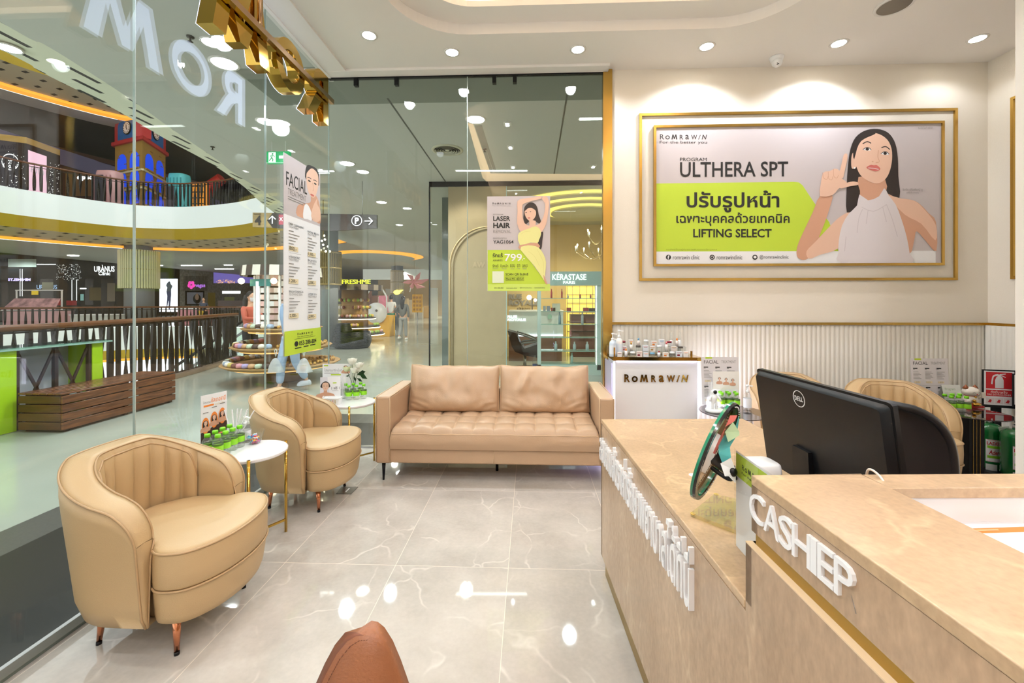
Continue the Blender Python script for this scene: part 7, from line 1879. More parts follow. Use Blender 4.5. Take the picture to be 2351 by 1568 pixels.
p = atd(574, 693, 8.75); person('woman in coral hooded sweatshirt and white face mask browsing at the accessory kiosk', (p.x, p.y, 0), 1.35, 1.60, mat('hoodie_coral', 'd8725e', .85), mat('trousers_dark', '2a2a30', .8), M_hairp, reach, longhair=True, mask=True)
p = onZ(898, 762, 0); person('distant person in white t-shirt and green shorts walking away', (p.x, p.y, 0), PI, 1.70, mat('tee_white', 'e4e2dc', .8), mat('shorts_green', '2f7a55', .8), M_hairp, walk, shorts=True, long_sleeve=False)
wk2 = dict(walk); wk2.update(eR=(.19, .02, .66), wR=(.11, -.04, .60))
p = onZ(925, 780, 0); tw_ = person('distant woman with long black hair in grey top and jeans walking away', (p.x, p.y, 0), PI, 1.60, mat('top_grey', '6a6a66', .8), mat('jeans_grey', '9a9c9a', .8), M_hairp, wk2, longhair=True)
b = MB(); p2 = p; b.ball((p.x+.05, p.y-.16, .98), .10, M_blk, 10, .9); tag(b.build('shoulder_bag'), 'small black bag on the back of the distant grey dressed woman', 'bag') if False else None
p = atd(468, 693, 26.3); person('tiny distant person in dark plaid shirt beyond the far railing', (p.x, p.y, -.05), .4, 1.70, mat('shirt_plaid', '4a5468', .8), mat('trousers_dark', '2a2a30'), M_hairp, stand, long_sleeve=False)
p = atd(462, 693, 25.4); person('tiny distant child in yellow shirt beyond the far railing', (p.x, p.y, -.05), .3, 1.12, mat('shirt_yellow', 'e8c44a', .8), mat('trousers_dark', '2a2a30'), M_hairp, stand, long_sleeve=False)

# ---------------------------------------------------------------- further kiosks down the corridor
x, y = pd(815, 15)
t = thing('food_kiosk', 'round drinks kiosk with yellow lettered sign and striped canopy down the corridor', 'kiosk', (x, y, 0))
R = .95
b = MB(); NN = 26; za, zb_ = 1.4+(693-665)*14/970, 1.4+(693-652)*14/970
for i in range(NN):
    a0, a1 = 2*PI*i/NN, 2*PI*(i+1)/NN
    b.add([(x+R*math.cos(a0), y+R*math.sin(a0), za), (x+R*math.cos(a1), y+R*math.sin(a1), za), (x+R*math.cos(a1), y+R*math.sin(a1), zb_), (x+R*math.cos(a0), y+R*math.sin(a0), zb_)], [(0, 1, 2, 3)], mat('canopy_brown', '4a3d33') if i % 2 else mat('canopy_taupe', '9a8c78', .6))
b.lathe([(.0001, zb_), (R, zb_)], mat('canopy_top', '8a7f72'), (x, y, 0), 26); b.build('canopy', t, merge=False)
b = MB(); cv = Cv(b, lambda u, v: atd(u, v, 14.02), (0, -1, 0), .0); cv.text('FRESHME', 786, 642, 851, 652, mat('sign_lime', 'e8f040', .5, emit=.8, ecol='e8f030'), .0, depth=.04); b.build('sign', t, merge=False)
b = MB(); b.cyl((x, y, 0), (x, y, zb_), .45, mat('kiosk_warm', 'b08850', .5)); b.build('core', t)
for z, r in ((.30, 1.0), (.55, .85), (.85, .7)):
    b = MB(); b.lathe([(.0001, z-.04), (r, z-.04), (r, z), (.0001, z)], mat('shelf_dark', '3a2a20', .5), (x, y, 0), 36); b.build('shelf', t); b = MB(); b.tube([(x+r*math.cos(2*PI*i/36), y+r*math.sin(2*PI*i/36), z-.05) for i in range(36)], .015, mat('strip_warm', 'fff0c8', .5, emit=5, ecol='ffe8b8'), 6, closed=True); b.build('light_strip', t)
b = MB(); random.seed(11)
for k in range(120):
    a = random.uniform(PI*.9, PI*2.1); z, r = random.choice(((.30, .9), (.55, .78), (.85, .62), (1.15, .5), (1.4, .5), (.85, .55))); c_ = random.choice(('e8c850', 'c89050', 'e8e0d0', '9a5a38', 'd8a8a0', 'a8c850')); b.ball((x+r*math.cos(a), y+r*math.sin(a), z+.06), .06, mat('goods_'+c_, c_, .5), 6)
o = b.build('packed_goods', t); o['kind'] = 'stuff'
x, y = pd(803, 13.0)
t = thing('woven_ottoman', 'big round black woven seat in the corridor before the drinks kiosk', 'seat', (x, y, 0))
M_wv = mat('woven_black', '15140f', .35)
b = MB()
for k in range(15): z = .04+.031*k; r = .50+.05*math.sin(PI*k/14); b.tube([(x+.08+r*math.cos(2*PI*i/32), y+r*math.sin(2*PI*i/32), z) for i in range(32)], .02, M_wv, 6, closed=True)
b.lathe([(.0001, .49), (.5, .49)], M_wv, (x+.08, y, 0), 32); b.build('seat', t)
b = MB()
for k in range(9): z = .50+.028*k; r = .26-.01*k; b.tube([(x-.2+r*math.cos(2*PI*i/24), y+r*math.sin(2*PI*i/24), z) for i in range(24)], .018, M_wv, 6, closed=True)
b.build('backrest', t)
# round white sign stand with yellow counter
x, y = pd(866, 17); t = thing('dessert_stall', 'yellow stall with round white arch sign left of the walking couple', 'stall', (x, y, 0))
M_yw = mat('stall_yellow', 'e8b020', .5)
b = MB(); b.box(x-.5, y, 0, x+.5, y+.7, .85, M_yw); b.build('counter', t)
b = MB(); b.lathe([(.0001, -.03), (.42, -.03), (.42, .03), (.0001, .03)], M_wht, (x+.0, y-.1, .95), 30, axis='y'); b.build('round_sign', t)
b = MB(); b.tube([(x-.42, y-.1, .95), (x-.42, y-.1, 1.6), (x-.25, y-.1, 1.9), (x, y-.1, 2.0), (x+.25, y-.1, 1.9), (x+.42, y-.1, 1.6), (x+.42, y-.1, .95)], .03, M_wht, 8); b.build('arch', t)
b = MB(); b.ball((x+.02, y-.14, 1.05), .05, mat('emoji_dark', '5a4a30', .5), 8); b.build('motif', t)
x, y = pd(958, 18); t = thing('menu_stand', 'yellow menu board on a thin stand beside the shop corner', 'menu stand', (x, y, 0))
b = MB(); b.box(x-.22, y, .95, x+.22, y+.03, 1.72, M_yw); b.build('board', t); b = MB(); b.cyl((x, y+.02, 0), (x, y+.02, .95), .02, M_steel); b.build('pole', t)
b = MB(); cv = Cv(b, lambda u, v: Vector((x-.22+.44*u, y, .95+.77*v)), (0, -1, 0), .004)
for r in range(4):
    for k in range(3): cv.rect(.1+.3*k, .1+.22*r, .3+.3*k, .22+.22*r, mat('menu_pic', 'b8862c', .5))
b.build('pictures', t, merge=False)
x, y = pd(886, 20); t = thing('banner_stand', 'pink and red pull-up banner left of the distant column', 'banner', (x, y, 0))
b = MB(); b.box(x-.35, y, .1, x+.1, y+.03, 1.7, mat('banner_pink', 'd87a8a', .5, var=.3, vscale=4)); b.build('banner', t)
x, y = pd(911, 26.6); t = thing('lemon_sign', 'glowing yellow leaf shaped sign on the distant column', 'sign', (x, y, 1.9))
b = MB(); b.ball((x, y, 2.0), .22, mat('lemon_glow', 'f8e870', .5, emit=2.5, ecol='ffe860'), 12, .7, sy=.2); b.tube([(x+.15, y, 2.05), (x+.4, y, 2.15)], [.08, .02], mat('lemon_glow', 'f8e870'), 8); b.build('emblem', t)
x, y = pd(955, 17); t = thing('hanging_decoration', 'pink net flower shaped decoration hanging near the shop corner', 'decoration', (x, y, 2.3))
M_net = mat('net_pink', 'f0a0a0', .6); b = MB()
for k in range(6):
    a = k*1.05; b.tube([(x-.1, y, 2.2), (x+.25*math.cos(a)-.05, y, 2.2+.22*math.sin(a)), (x+.55*math.cos(a+.2), y+.02, 2.25+.35*math.sin(a+.2))], [.02, .09, .012], M_net, 8)
b.tube([(x-.1, y, 2.2), (x-.2, y, 2.0), (x-.25, y, 1.8)], .02, M_wht, 6); b.tube([(x, y, 2.35), (x, y, ZM)], .003, M_steel, 4); b.build('petals', t)
# far end: white beam, lit food court
b = MB(); b.box(-12, 30, 3.0, 14, 30.4, 3.75, M_fascia); struct(b.build('trim_11'))
b = MB(); b.box(-16, 44, 0, 16, 44.3, 5, mat('far_wall_warm', 'c8a878', .6)); struct(b.build('wall_far_right'))
b = MB(); random.seed(21)
xa_, ya_ = pd(760, 36); 
t = thing('food_court', 'bright distant food court counters at the end of the corridor', 'shop', (-9, 36, 0))
for k in range(16):
    px = 740+17*k; x, y = pd(px, 34+random.uniform(0, 3)); c_ = random.choice(('e8c898', 'd8b070', 'f0e8d8', 'a86838', 'e8e0a0', 'c8c0b0')); b = MB(); h_ = random.uniform(.9, 2.6); b.box(x-.3, y, 0, x+.3, y+.4, h_, mat('court_'+c_, c_, .5)); b.build('counter', t)
# curved warm cove in the corridor ceiling
cx_, cy_ = pd(868, 21.0); b = MB(); pts_ = [(cx_+2.2*math.cos(a*PI/24), cy_+2.4*math.sin(a*PI/24)) for a in range(48)]
b.add([(u, v, ZM-.012) for u, v in pts_]+[(cx_+(u-cx_)*.80, cy_+(v-cy_)*.86, ZM-.10) for u, v in pts_], [(i, (i+1) % 48, 48+(i+1) % 48, 48+i) for i in range(48)], M_cove)
b.add([(cx_+(u-cx_)*.80, cy_+(v-cy_)*.86, ZM-.10) for u, v in pts_], [tuple(range(48))], M_mceil); struct(b.build('trim_12', merge=False))
# corridor chandelier of bulbs beside the poster
p = atd(742, 545, 9.5); t = thing('bulb_cluster', 'cluster of small lit bulbs hanging beside the treatment poster', 'lamp', (p.x, p.y, p.z))
M_bulb = mat('bulb_bright', 'fff6e0', .4, emit=14, ecol='fff0d0')
for k, (px, py) in enumerate(((740, 522), (744, 541), (746, 550), (739, 553), (742, 562), (753, 566), (748, 577), (757, 577))):
    q = atd(px, py, 9.5+.1*(k % 3)); b = MB(); b.ball(q, .022, M_bulb, 8); b.build('bulb', t)
b = MB(); b.cyl((p.x, p.y, p.z), (p.x, p.y, ZM), .01, M_brass); b.build('stem', t)

# ---------------------------------------------------------------- hair salon opposite the sofa (plane Y = 8)
YS = 8.0
PY = lambda x, y: onY(x, y, YS)
zh = PY(1100, 428).z
xl_, xp0, xp1, xr_ = PY(985, 600).x, PY(1029, 600).x, PY(1162, 600).x, PY(1480, 600).x
M_stone = mat('salon_stone', 'a49371', .6, bump=.15, bscale=60, var=.05, vscale=5)
t = thing('salon_shopfront', 'salon shopfront with beige stone pier and clear glass walls opposite', 'shop', (xp0, YS, 0))
b = MB(); b.box(xp0, YS, 0, xp1, YS+.35, zh+.35, M_stone); b.build('stone_pier', t)
b = MB(); r_ = (PY(1160, 600)-PY(1033, 600)).length*.70; cxp = PY(1033, 600).x+r_
arc = [(cxp-r_, YS-.01, 0)]+[(cxp-r_*math.cos(PI*i/28), YS-.01, PY(1100, 610).z+r_*math.sin(PI*i/28)) for i in range(0, 17)]
arc = [p for p in arc if p[0] <= xp1-.02]
b.tube(arc, .012, mat('arch_bead', 'd6bd8c', .35, .3), 8); b.tube([(p[0]+.05, p[1], p[2]-.03) for p in arc if p[0] < xp1-.07], .02, M_stone, 8); b.build('arch_moulding', t)
b = MB(); b.box(xl_, YS-.01, zh, xr_, YS+.02, zh+.12, M_blkm); b.box(xl_, YS-.02, 0, xl_+.02, YS+.03, zh, M_blkm); b.build('metal_frame', t)
M_glassS = clear('salon_glass', (.95, .975, .955), 1.0)
for x0, x1 in ((xl_+.035, xp0), (xp1, PY(1310, 600).x), (PY(1310, 600).x+.006, xr_)):
    b = MB(); b.box(x0, YS+.0, .02, x1, YS+.012, zh, M_glassS); b.build('glass_pane', t)
b = MB(); b.box(xp1-.0, YS-.006, .02, xp1+.012, YS+.02, zh, mat('pale_edge', 'a8c4c0', .2)); b.build('glass_edge', t)
b = MB(); cv = Cv(b, lambda x, y: PY(x, y), (0, -1, 0), .004); cv.text('AW', 1084, 601, 1114, 615, mat('stone_letters', 'b49f7c', .6), .04); b.build('faint_lettering', t, merge=False)
# room of the salon
M_sw2 = mat('salon_wall', 'd8bd84', .7); YR = 12.6
b = MB(); b.box(xp1-.8, YR, 0, 6, YR+.1, ZM, M_sw2); struct(b.build('wall_salon_back'))
b = MB(); b.box(xp1-.9, YS+.35, 0, xp1-.8, YR, ZM, M_stone); struct(b.build('wall_salon_left'))
b = MB(); b.box(5.9, YS, 0, 6, YR, ZM, M_sw2); struct(b.build('wall_salon_right'))
b = MB(); b.box(xl_, YS+1.2, 0, xp1-.9, YS+1.3, ZM, mat('dark_green_glass', '4f5f58', .1)); struct(b.build('wall_salon_side'))
cxs, cys = onZ(1375, 500, ZM)[:2]; 
b = MB()
M_ring1 = mat('salon_cove_glow', 'f4e08a', .6, emit=1.2, ecol='ffe27a'); M_ringc = mat('salon_ceiling', 'dcd8c0', .8)
cxs, cys = onY(1340, 500, 10.3).x, 10.3
for k, (ra, zz) in enumerate(((1.75, .012), (1.35, .06), (.95, .11))):
    n_ = 40; po = [(cxs+ra*math.cos(2*PI*i/n_), cys+ra*.95*math.sin(2*PI*i/n_)) for i in range(n_)]; pi_ = [(cxs+(ra-.16)*math.cos(2*PI*i/n_), cys+(ra-.16)*.95*math.sin(2*PI*i/n_)) for i in range(n_)]
    b.add([(u, v, ZM-zz) for u, v in po]+[(u, v, ZM-zz-.02) for u, v in pi_], [(i, (i+1) % n_, n_+(i+1) % n_, n_+i) for i in range(n_)], M_ring1)
    b.add([(u, v, ZM-zz-.02) for u, v in pi_]+[(u, v, ZM-zz-.05) for u, v in pi_], [(i, (i+1) % n_, n_+(i+1) % n_, n_+i) for i in range(n_)], M_ringc); b.add([(u, v, ZM-zz-.05) for u, v in pi_], [tuple(range(n_))], M_ringc)
struct(b.build('ceiling_salon', merge=False))
spot('pier_fill', (-1.1, 7.3, 3.6), 50, (1, .92, .8), math.radians(140), .5, .1); spot('salon_lamp', (1.2, 10.2, 3.5), 300, (1, .86, .62), math.radians(160), .5, .1); spot('salon_lamp', (.3, 9.2, 3.6), 200, (1, .92, .8), math.radians(150), .5, .1)  # the pier spot is an added fill to brighten the stone
# framed shelf unit with the salon sign
t = thing('product_shelf', 'pale teal framed glass shelf unit with salon sign header behind the glass', 'shelf', (PY(1310, 800).x, YS+.2, 0))
M_teal = mat('teal_frame', 'd3e2df', .35); Y2 = YS+.15; P2 = lambda x, y: onY(x, y, Y2)
def pbox(mb, x0, y0, x1, y1, yy, dep, m):
    a, c_ = onY(x0, y1, yy), onY(x1, y0, yy); mb.box(a.x, yy, a.z, c_.x, yy+dep, c_.z, m)
b = MB(); pbox(b, 1234, 664, 1242, 850, Y2, .3, M_teal); pbox(b, 1371, 655, 1380, 850, Y2, .3, M_teal); pbox(b, 1234, 838, 1380, 900, Y2, .3, M_teal); b.build('frame', t)
b = MB(); pbox(b, 1262, 623, 1381, 655, Y2-.02, .3, mat('teal_header_glass', 'a8c4c2', .3)); b.build('header', t)
b = MB(); cv = Cv(b, lambda x, y: onY(x, y, Y2-.02), (0, -1, 0), .004); cv.text('KÉRASTASE', 1268, 626, 1346, 643, M_led2, .01); cv.text('PARIS', 1293, 645, 1320, 652, M_led2, .01); b.build('sign', t, merge=False)
b = MB(); pbox(b, 1368, 656, 1370, 838, Y2, .02, M_led2); b.build('light_strip', t)
SHY = (684.5, 714.5, 744.5, 774.5, 805.5, 835.5)
for y in SHY: b = MB(); pbox(b, 1242, y, 1371, y+1.6, Y2, .28, mat('shelf_glass', '9fc0b4', .1)); b.build('glass_shelf', t)
items = [(0, 1266, 21, 4.5, 'c83238', 'red tube'), (0, 1290, 21, 4, 'c83238', 'red tube'), (0, 1304, 8, 4, 'c8c0c0', 'small silver jar'), (0, 1332, 9, 4, 'b83a3e', 'inner short red jar'), (0, 1356, 9, 4, 'b83a3e', 'outermost short red jar'),
         (1, 1250, 12, 6, 'b8c0c8', 'grey box'), (1, 1259, 12, 8, '9098a8', 'blue-grey box'), (1, 1270, 8, 10, 'a82a30', 'flat red box'), (1, 1277, 18, 18, 'e8e0c8', 'cream gridded box'), (1, 1306, 8, 10, 'a82a30', 'flat red box'), (1, 1345, 8, 12, 'a82a30', 'flat red box'), (1, 1359, 7, 14, '3a2a28', 'dark box'),
         (2, 1285, 29, 6, '9fb8c8', 'tall pale blue bottle'), (2, 1337, 29, 6, 'd0d0d8', 'tall pale bottle with red stripe'), (3, 1310, 18, 5, 'c87878', 'pink bottle'), (4, 1276, 22, 7, 'c8d8dc', 'white bottle'), (4, 1319, 21, 7, 'b8ccd0', 'pale teal bottle'), (4, 1348, 21, 7, 'c8d8dc', 'white bottle'), (5, 1313, 26, 6, 'b0ccc8', 'tall pale green bottle')]
snm = ['top', 'second', 'third', 'fourth', 'fifth', 'bottom']
for s, px, hh, ww, c_, nm in items:
    a = onY(px, SHY[s], Y2+.1); h_ = hh*8.2/970; w2_ = ww*8.2/970/2; m = mat('item_'+c_, c_, .35); b = MB()
    if 'box' in nm: b.box(a.x-w2_, Y2+.08, a.z, a.x+w2_, Y2+.14, a.z+h_, m)
    else: b.lathe([(.0001, 0), (w2_, 0), (w2_, h_*.68), (w2_*.5, h_*.78), (w2_*.5, h_), (.0001, h_)], m, tuple(a), 14)
    k_ = 'cosmetic_box' if 'box' in nm else 'cosmetic_bottle'; side_ = 'left' if px < 1290 else ('centre' if px < 1325 else 'right')
    tag(b.build(k_), '%s on the %s salon glass shelf, %s' % (nm, snm[s], 'at pixel' if False else {'left': 'towards the left', 'centre': 'near the middle', 'right': 'towards the right'}[side_]), 'box' if 'box' in nm else 'bottle')
# yellow lit wall shelves deeper in
t = thing('lit_wall_shelf', 'glowing yellow gridded wall shelving deep inside the salon', 'shelf', (onY(1335, 700, 11.6).x, 11.6, 0))
b = MB(); pbox(b, 1302, 655, 1369, 850, 11.6, .3, mat('yellow_glow', 'f0e27a', .5, emit=.85, ecol='f8e060')); b.build('lit_panel', t)
b = MB()
for px in (1302, 1314, 1330, 1346, 1360): pbox(b, px, 655, px+1.5, 850, 11.57, .02, M_sw2)
for py in (655, 675, 695, 716, 737, 760): pbox(b, 1302, py, 1369, py+1.8, 11.57, .02, M_sw2)
b.build('grid', t)
t = thing('wood_cabinet', 'dark wood drawer cabinet inside the salon', 'cabinet', (onY(1336, 760, 10.8).x, 10.8, 0))
b = MB(); pbox(b, 1311, 722, 1372, 819, 10.8, .4, mat('cabinet_wood', '5a3020', .4, var=.2)); b.build('body', t); b = MB()
for py in (722, 741, 760): pbox(b, 1311, py, 1372, py+1.2, 10.78, .02, M_dark)
b.build('drawer_gap', t)
t = thing('salon_desk', 'white glowing salon reception desk with pale lettering', 'desk', (onY(1230, 740, 10).x, 10, 0))
b = MB(); pbox(b, 1168, 716, 1293, 771, 10.0, .6, mat('desk_pale', 'e8f4f4', .25)); b.build('body', t); b = MB(); pbox(b, 1168, 712.5, 1294, 716, 9.97, .66, M_wht); b.build('top', t)
b = MB(); pbox(b, 1168, 769, 1292, 772, 9.98, .02, mat('desk_led', 'ffffff', .5, emit=4, ecol=(.8, .85, 1))); b.build('light_strip', t)
b = MB(); pbox(b, 1168, 771, 1290, 829, 10.05, .5, mat('desk_base', '7a5238', .5)); b.build('base', t)
b = MB(); cv = Cv(b, lambda x, y: onY(x, y, 10.0), (0, -1, 0), .006); cv.text('RUE', 1165, 724, 1187, 730, M_led2, .03); cv.text('ROYALE', 1165, 731, 1207, 737, M_led2, .03); cv.oval(1262, 727, 5, 6, mat('mint_dot', '9fd0c0', .5)); b.build('lettering', t, merge=False)
t = thing('wall_sign', 'large grey raised lettering on the salon back wall', 'sign', (onY(1200, 690, YR).x, YR-.02, onY(1200, 700, YR).z))
b = MB(); cv = Cv(b, lambda x, y: onY(x, y, YR-.03), (0, -1, 0), .0); cv.text('RUE', 1168, 675, 1198, 687, M_grey, .05, depth=.02); cv.text('ROYALE', 1168, 689, 1236, 701, M_grey, .05, depth=.02); cv.text('KÉRASTASE', 1187, 705, 1218, 712, M_ink, .01, depth=.0); b.build('letters', t, merge=False)
t = thing('salon_lamp_glare', 'bright bare round lamp by the salon back wall', 'lamp', onY(1215, 683, 12.2))
b = MB(); b.ball(onY(1215, 683, 12.2), .07, M_bulb, 12); b.build('bulb', t); b = MB(); b.ball(onY(1229, 689, 12.2), .045, M_bulb, 12); b.build('small_bulb', t); p = onY(1222, 686, 12.2); b = MB(); b.bar(p-Vector((.15, -.05, 0)), p+Vector((.15, .05, 0)), .02, .02, M_blk); b.cyl(p+Vector((0, .05, 0)), (p.x, p.y+.05, 0), .015, M_blk); b.build('stand', t)
# salon chair
p = onY(1205, 800, 9.0); t = thing('salon_chair', 'black curved salon chair on a steel column behind the sofa', 'chair', (p.x, 9.0, 0))
def S9(x, y): return onY(x, y, 9.0)
b = MB(); pr_ = [S9(x, y) for x, y in crop(980, 420, 3.5636)([(665, 1202), (735, 1222), (760, 1290), (800, 1345), (905, 1310), (905, 1418), (800, 1398), (725, 1370), (700, 1330)])]
b.prism([v+Vector((0, -.26, 0)) for v in pr_], (0, .52, 0), M_blk); b.build('shell', t, bevel=.012)
for dy in (-.27, .23):
    b = MB(); q = [S9(x, y)+Vector((0, dy, 0)) for x, y in crop(980, 420, 3.5636)([(735, 1222), (800, 1240), (885, 1275), (885, 1290), (800, 1300), (775, 1310)])]; b.tube(smoothp([tuple(v) for v in q], 4, closed=False), .02, mat('arm_grey', '6a7070', .3, .5), 8); b.build('armrest', t)
q = S9(1205, 815); b = MB(); b.cyl((q.x, 9, 0), (q.x, 9, q.z+.02), .035, M_steel); b.lathe([(.0001, 0), (.26, 0), (.26, .015), (.0001, .03)], M_steel, (q.x, 9, 0), 28); b.build('column', t)
# salon water bottle on the floor counter edge
p = onY(1228, 845, 8.6); t = thing('water_bottle', 'large water bottle with blue label inside the salon glass, behind the sofa', 'bottle', (p.x, 8.6, 0)); b = MB(); b.lathe([(.0001, 0), (.05, 0), (.05, .2), (.018, .28), (.018, .31)], M_pet, n=16); b.build('body', t, world=False)
b = MB(); b.lathe([(.051, .08), (.051, .14)], mat('label_blue', '2a4a90', .4), n=16, caps=False); b.build('label', t, world=False, merge=False)
# chandelier
cc = onY(1383, 560, 9.8); t = thing('chandelier', 'crystal candle chandelier inside the salon, cut by the gold post', 'chandelier', cc)
M_cr = mat('chandelier_brass', 'd8c090', .2, .8)
b = MB(); b.lathe([(.02, -.35), (.05, -.3), (.02, -.2), (.04, 0), (.015, .15), (.03, .3), (.012, .5)], M_cr, tuple(cc), 14); b.cyl((cc.x, cc.y, cc.z+.5), (cc.x, cc.y, ZM), .008, M_cr); b.build('stem', t)
for lv, R_, z_, n_ in ((0, .62, -.12, 10), (1, .36, .22, 6)):
    for k in range(n_):
        a = 2*PI*k/n_+.3; d_ = Vector((math.cos(a), math.sin(a), 0)); e_ = cc+d_*R_+Vector((0, 0, z_))
        b = MB(); b.tube(smoothp([tuple(cc+Vector((0, 0, z_-.12))), tuple(cc+d_*R_*.5+Vector((0, 0, z_-.22))), tuple(e_+Vector((0, 0, -.04)))], 5, closed=False), .009, M_cr, 6); b.lathe([(.012, 0), (.045, .015), (.012, .02)], M_acr, tuple(e_-Vector((0, 0, .04))), 10); b.cyl(e_-Vector((0, 0, .02)), e_+Vector((0, 0, .05)), .011, M_wht, n=8)
        for q_ in range(4): b.ball(cc.lerp(e_, .35+.2*q_)+Vector((0, 0, -.16+.02*q_)), .012, M_acr, 6)
        arm = b.build('arm', t); b = MB(); b.ball(e_+Vector((0, 0, .075)), .016, M_bulb, 8, 1.8); b.build('candle_bulb', t)

# ---------------------------------------------------------------- gold channel letters on their hanging bar, lit on the far side
LX0, LX1 = -1.64, -1.555
M_halo = mat('letter_light', (1, 1, 1), .5, emit=4.5, ecol=(.60, .68, 1.0))
t = thing('window_sign', 'gold channel letters lit blue-white on their outer side, on a hanging gold bar', 'sign', (-1.6, 2.5, 3.0))
for ch_, yc, wd, z0, z1, bold in (('R', 3.06, .30, 2.76, 3.13, .035), ('O', 2.70, .33, 2.77, 3.10, .03), ('M', 2.245, .46, 2.77, 3.12, .03)):
    vs, fs, rim_, bb = glyphs(ch_, bold, 0, 6)
    # read from the mall: their left is far from the camera there
    out = [Vector((LX0, yc+wd/2-wd*(x-bb[0])/(bb[2]-bb[0]), z0+(z1-z0)*(y-bb[1])/(bb[3]-bb[1]))) for x, y in vs]; nv = len(out); dv = Vector((LX1-LX0, 0, 0))
    b = MB(); b.add([p+dv for p in out], fs, M_gold2); b.add(out+[p+dv for p in out], [(a, c_, nv+c_, nv+a) for a, c_ in rim_], M_gold2); o = b.build('letter_'+('r' if ch_ == 'R' else 'o' if ch_ == 'O' else 'm'), t, merge=False); o.name = 'letter'
    b = MB(); b.add([p-Vector((.002, 0, 0)) for p in out], fs, M_halo); b.build('lit_face', t, merge=False).parent = o
for o in [o for o in bpy.data.objects if o.name.startswith('lit_face')]:
    for v in o.data.vertices: pass
b = MB(); b.box(-1.545, 1.4, 2.93, -1.515, 3.22, 2.965, mat('rose_gold_bar', 'c0a080', .12, 1.0)); b.build('mounting_bar', t)
b = MB(); pr = atd(591, 60, 2.40); b.cyl((-1.53, pr.y, 2.96), (-1.53, pr.y, ZC), .015, mat('rose_gold_bar', 'c0a080')); b.cyl((-1.53, 1.5, 2.96), (-1.53, 1.5, ZC), .015, mat('rose_gold_bar', 'c0a080')); b.build('hanger_rod', t)
b = MB()
for yy in (1.6, 2.1, 2.4, 2.7, 2.95, 3.12): b.box(-1.56, yy-.015, 2.935, -1.545, yy+.015, 2.96, M_gold2)
b.build('bracket', t)

# ---------------------------------------------------------------- posters on the glass
t = thing('hanging_poster', 'tall narrow white and green facial treatment price poster on the left glass', 'poster', (XL+.02, onX(690, 600, XL+.02).y, 1.1))
PXp = lambda x, y: onX(x, y, XL+.02); b = MB()
yl, yr_ = PXp(651, 600).y, PXp(735, 600).y; zt_, zb2 = PXp(651, 349).z, PXp(650, 819).z
b.add([(XL+.02, yl, zb2), (XL+.02, yr_, zb2), (XL+.02, yr_, zt_), (XL+.02, yl, zt_)], [(0, 1, 2, 3)], M_paper); b.add([(XL+.018, yl, zb2), (XL+.018, yr_, zb2), (XL+.018, yr_, zt_), (XL+.018, yl, zt_)], [(0, 1, 2, 3)], M_paper)
U = lambda u, v: Vector((XL+.02, yl+(yr_-yl)*u, zt_+(zb2-zt_)*v)); cv = Cv(b, U, (1, 0, 0), .0001); cv.ax = 1; cv.ay = .335
cv.rect(0, 0, 1, .30, M_pink); 
PP_ = lambda pts: [(x, y) for x, y in pts]
H3 = lambda cx, cy: (((cx-338)/(592-338)), 0)
# portrait at the right: hair, face, hand and white strap
def q2(pts):
    out = []
    for x, y in pts:
        p = onX(540+x/3.015, 340+y/3.015, XL+.02); out.append(((p.y-yl)/(yr_-yl), (p.z-zt_)/(zb2-zt_)))
    return out
cv.poly(q2([(490, 215), (485, 160), (500, 118), (540, 128), (568, 150), (580, 190), (580, 260), (560, 240)]), M_hair, 3)
cv.poly(q2([(430, 470), (432, 400), (470, 385), (520, 375), (525, 330), (560, 330), (585, 400), (590, 520), (540, 500)]), M_skin2, 3)
cv.poly(q2([(470, 480), (478, 400), (500, 390), (525, 440), (530, 500), (500, 492)]), M_paper, 3)
cv.poly(q2([(492, 190), (500, 165), (530, 140), (562, 165), (575, 200), (575, 260), (560, 320), (545, 342), (525, 335), (505, 300), (495, 250)]), M_skin, 3)
cv.poly(q2([(525, 470), (540, 400), (560, 360), (568, 350), (566, 385), (588, 430), (586, 500), (550, 510)]), M_skin, 3)
for ex_, ey_ in ((513, 228), (553, 247)): cv.oval(*q2([(ex_, ey_)])[0], .04, .005, M_hair, 10); a_ = q2([(ex_-14, ey_-26), (ex_, ey_-24), (ex_+13, ey_-14)]); cv.line(a_, .004, M_hair)
cv.oval(*q2([(533, 326)])[0], .06, .006, M_lip, 12); cv.line(q2([(534, 240), (541, 275), (536, 298)]), .008, M_skin2, 3)
cv.text('FACIAL', .06, .085, .60, .155, M_ink, .0); cv.text('TREATMENT', .10, .165, .58, .195, M_grey, 0); cv.rect(.1, .205, .56, .209, M_grey); cv.rect(.1, .216, .5, .22, M_grey)
blocks = [(.12, .335, ['DEEP CLEANSING', 'TREATMENT'], '800.-'), (.62, .345, ['FACIAL RELAX', 'TREATMENT'], '1,000.-'), (.12, .50, ['HYDREATING', 'TREATMENT'], '1,200.-'), (.62, .50, ['BALANCE &', 'SOOTHING'], '2,000.-'), (.12, .675, ['BRIGHTENING &', 'GLOWING SKIN'], '2,500.-'), (.62, .685, ['AFTER SUN', 'TREATMENT'], '2,900.-')]
for x, y, ls, pr_ in blocks:
    for k, l in enumerate(ls): cv.text(l, x, y+k*.014, x+.028*len(l), y+.011+k*.014, M_ink if k == 0 else M_grey, .0)
    for k in range(5): cv.rect(x, y+.038+.016*k, x+.12+.05*((k*3) % 4), y+.042+.016*k, M_grey)
    cv.rect(x, y+.115, x+.235, y+.14, M_cream); cv.text(pr_, x+.01, y+.118, x+.19, y+.137, M_ink, .02)
for y in (.485, .66): cv.rect(.12, y, .42, y+.0015, M_grey); cv.rect(.6, y, .9, y+.0015, M_grey)
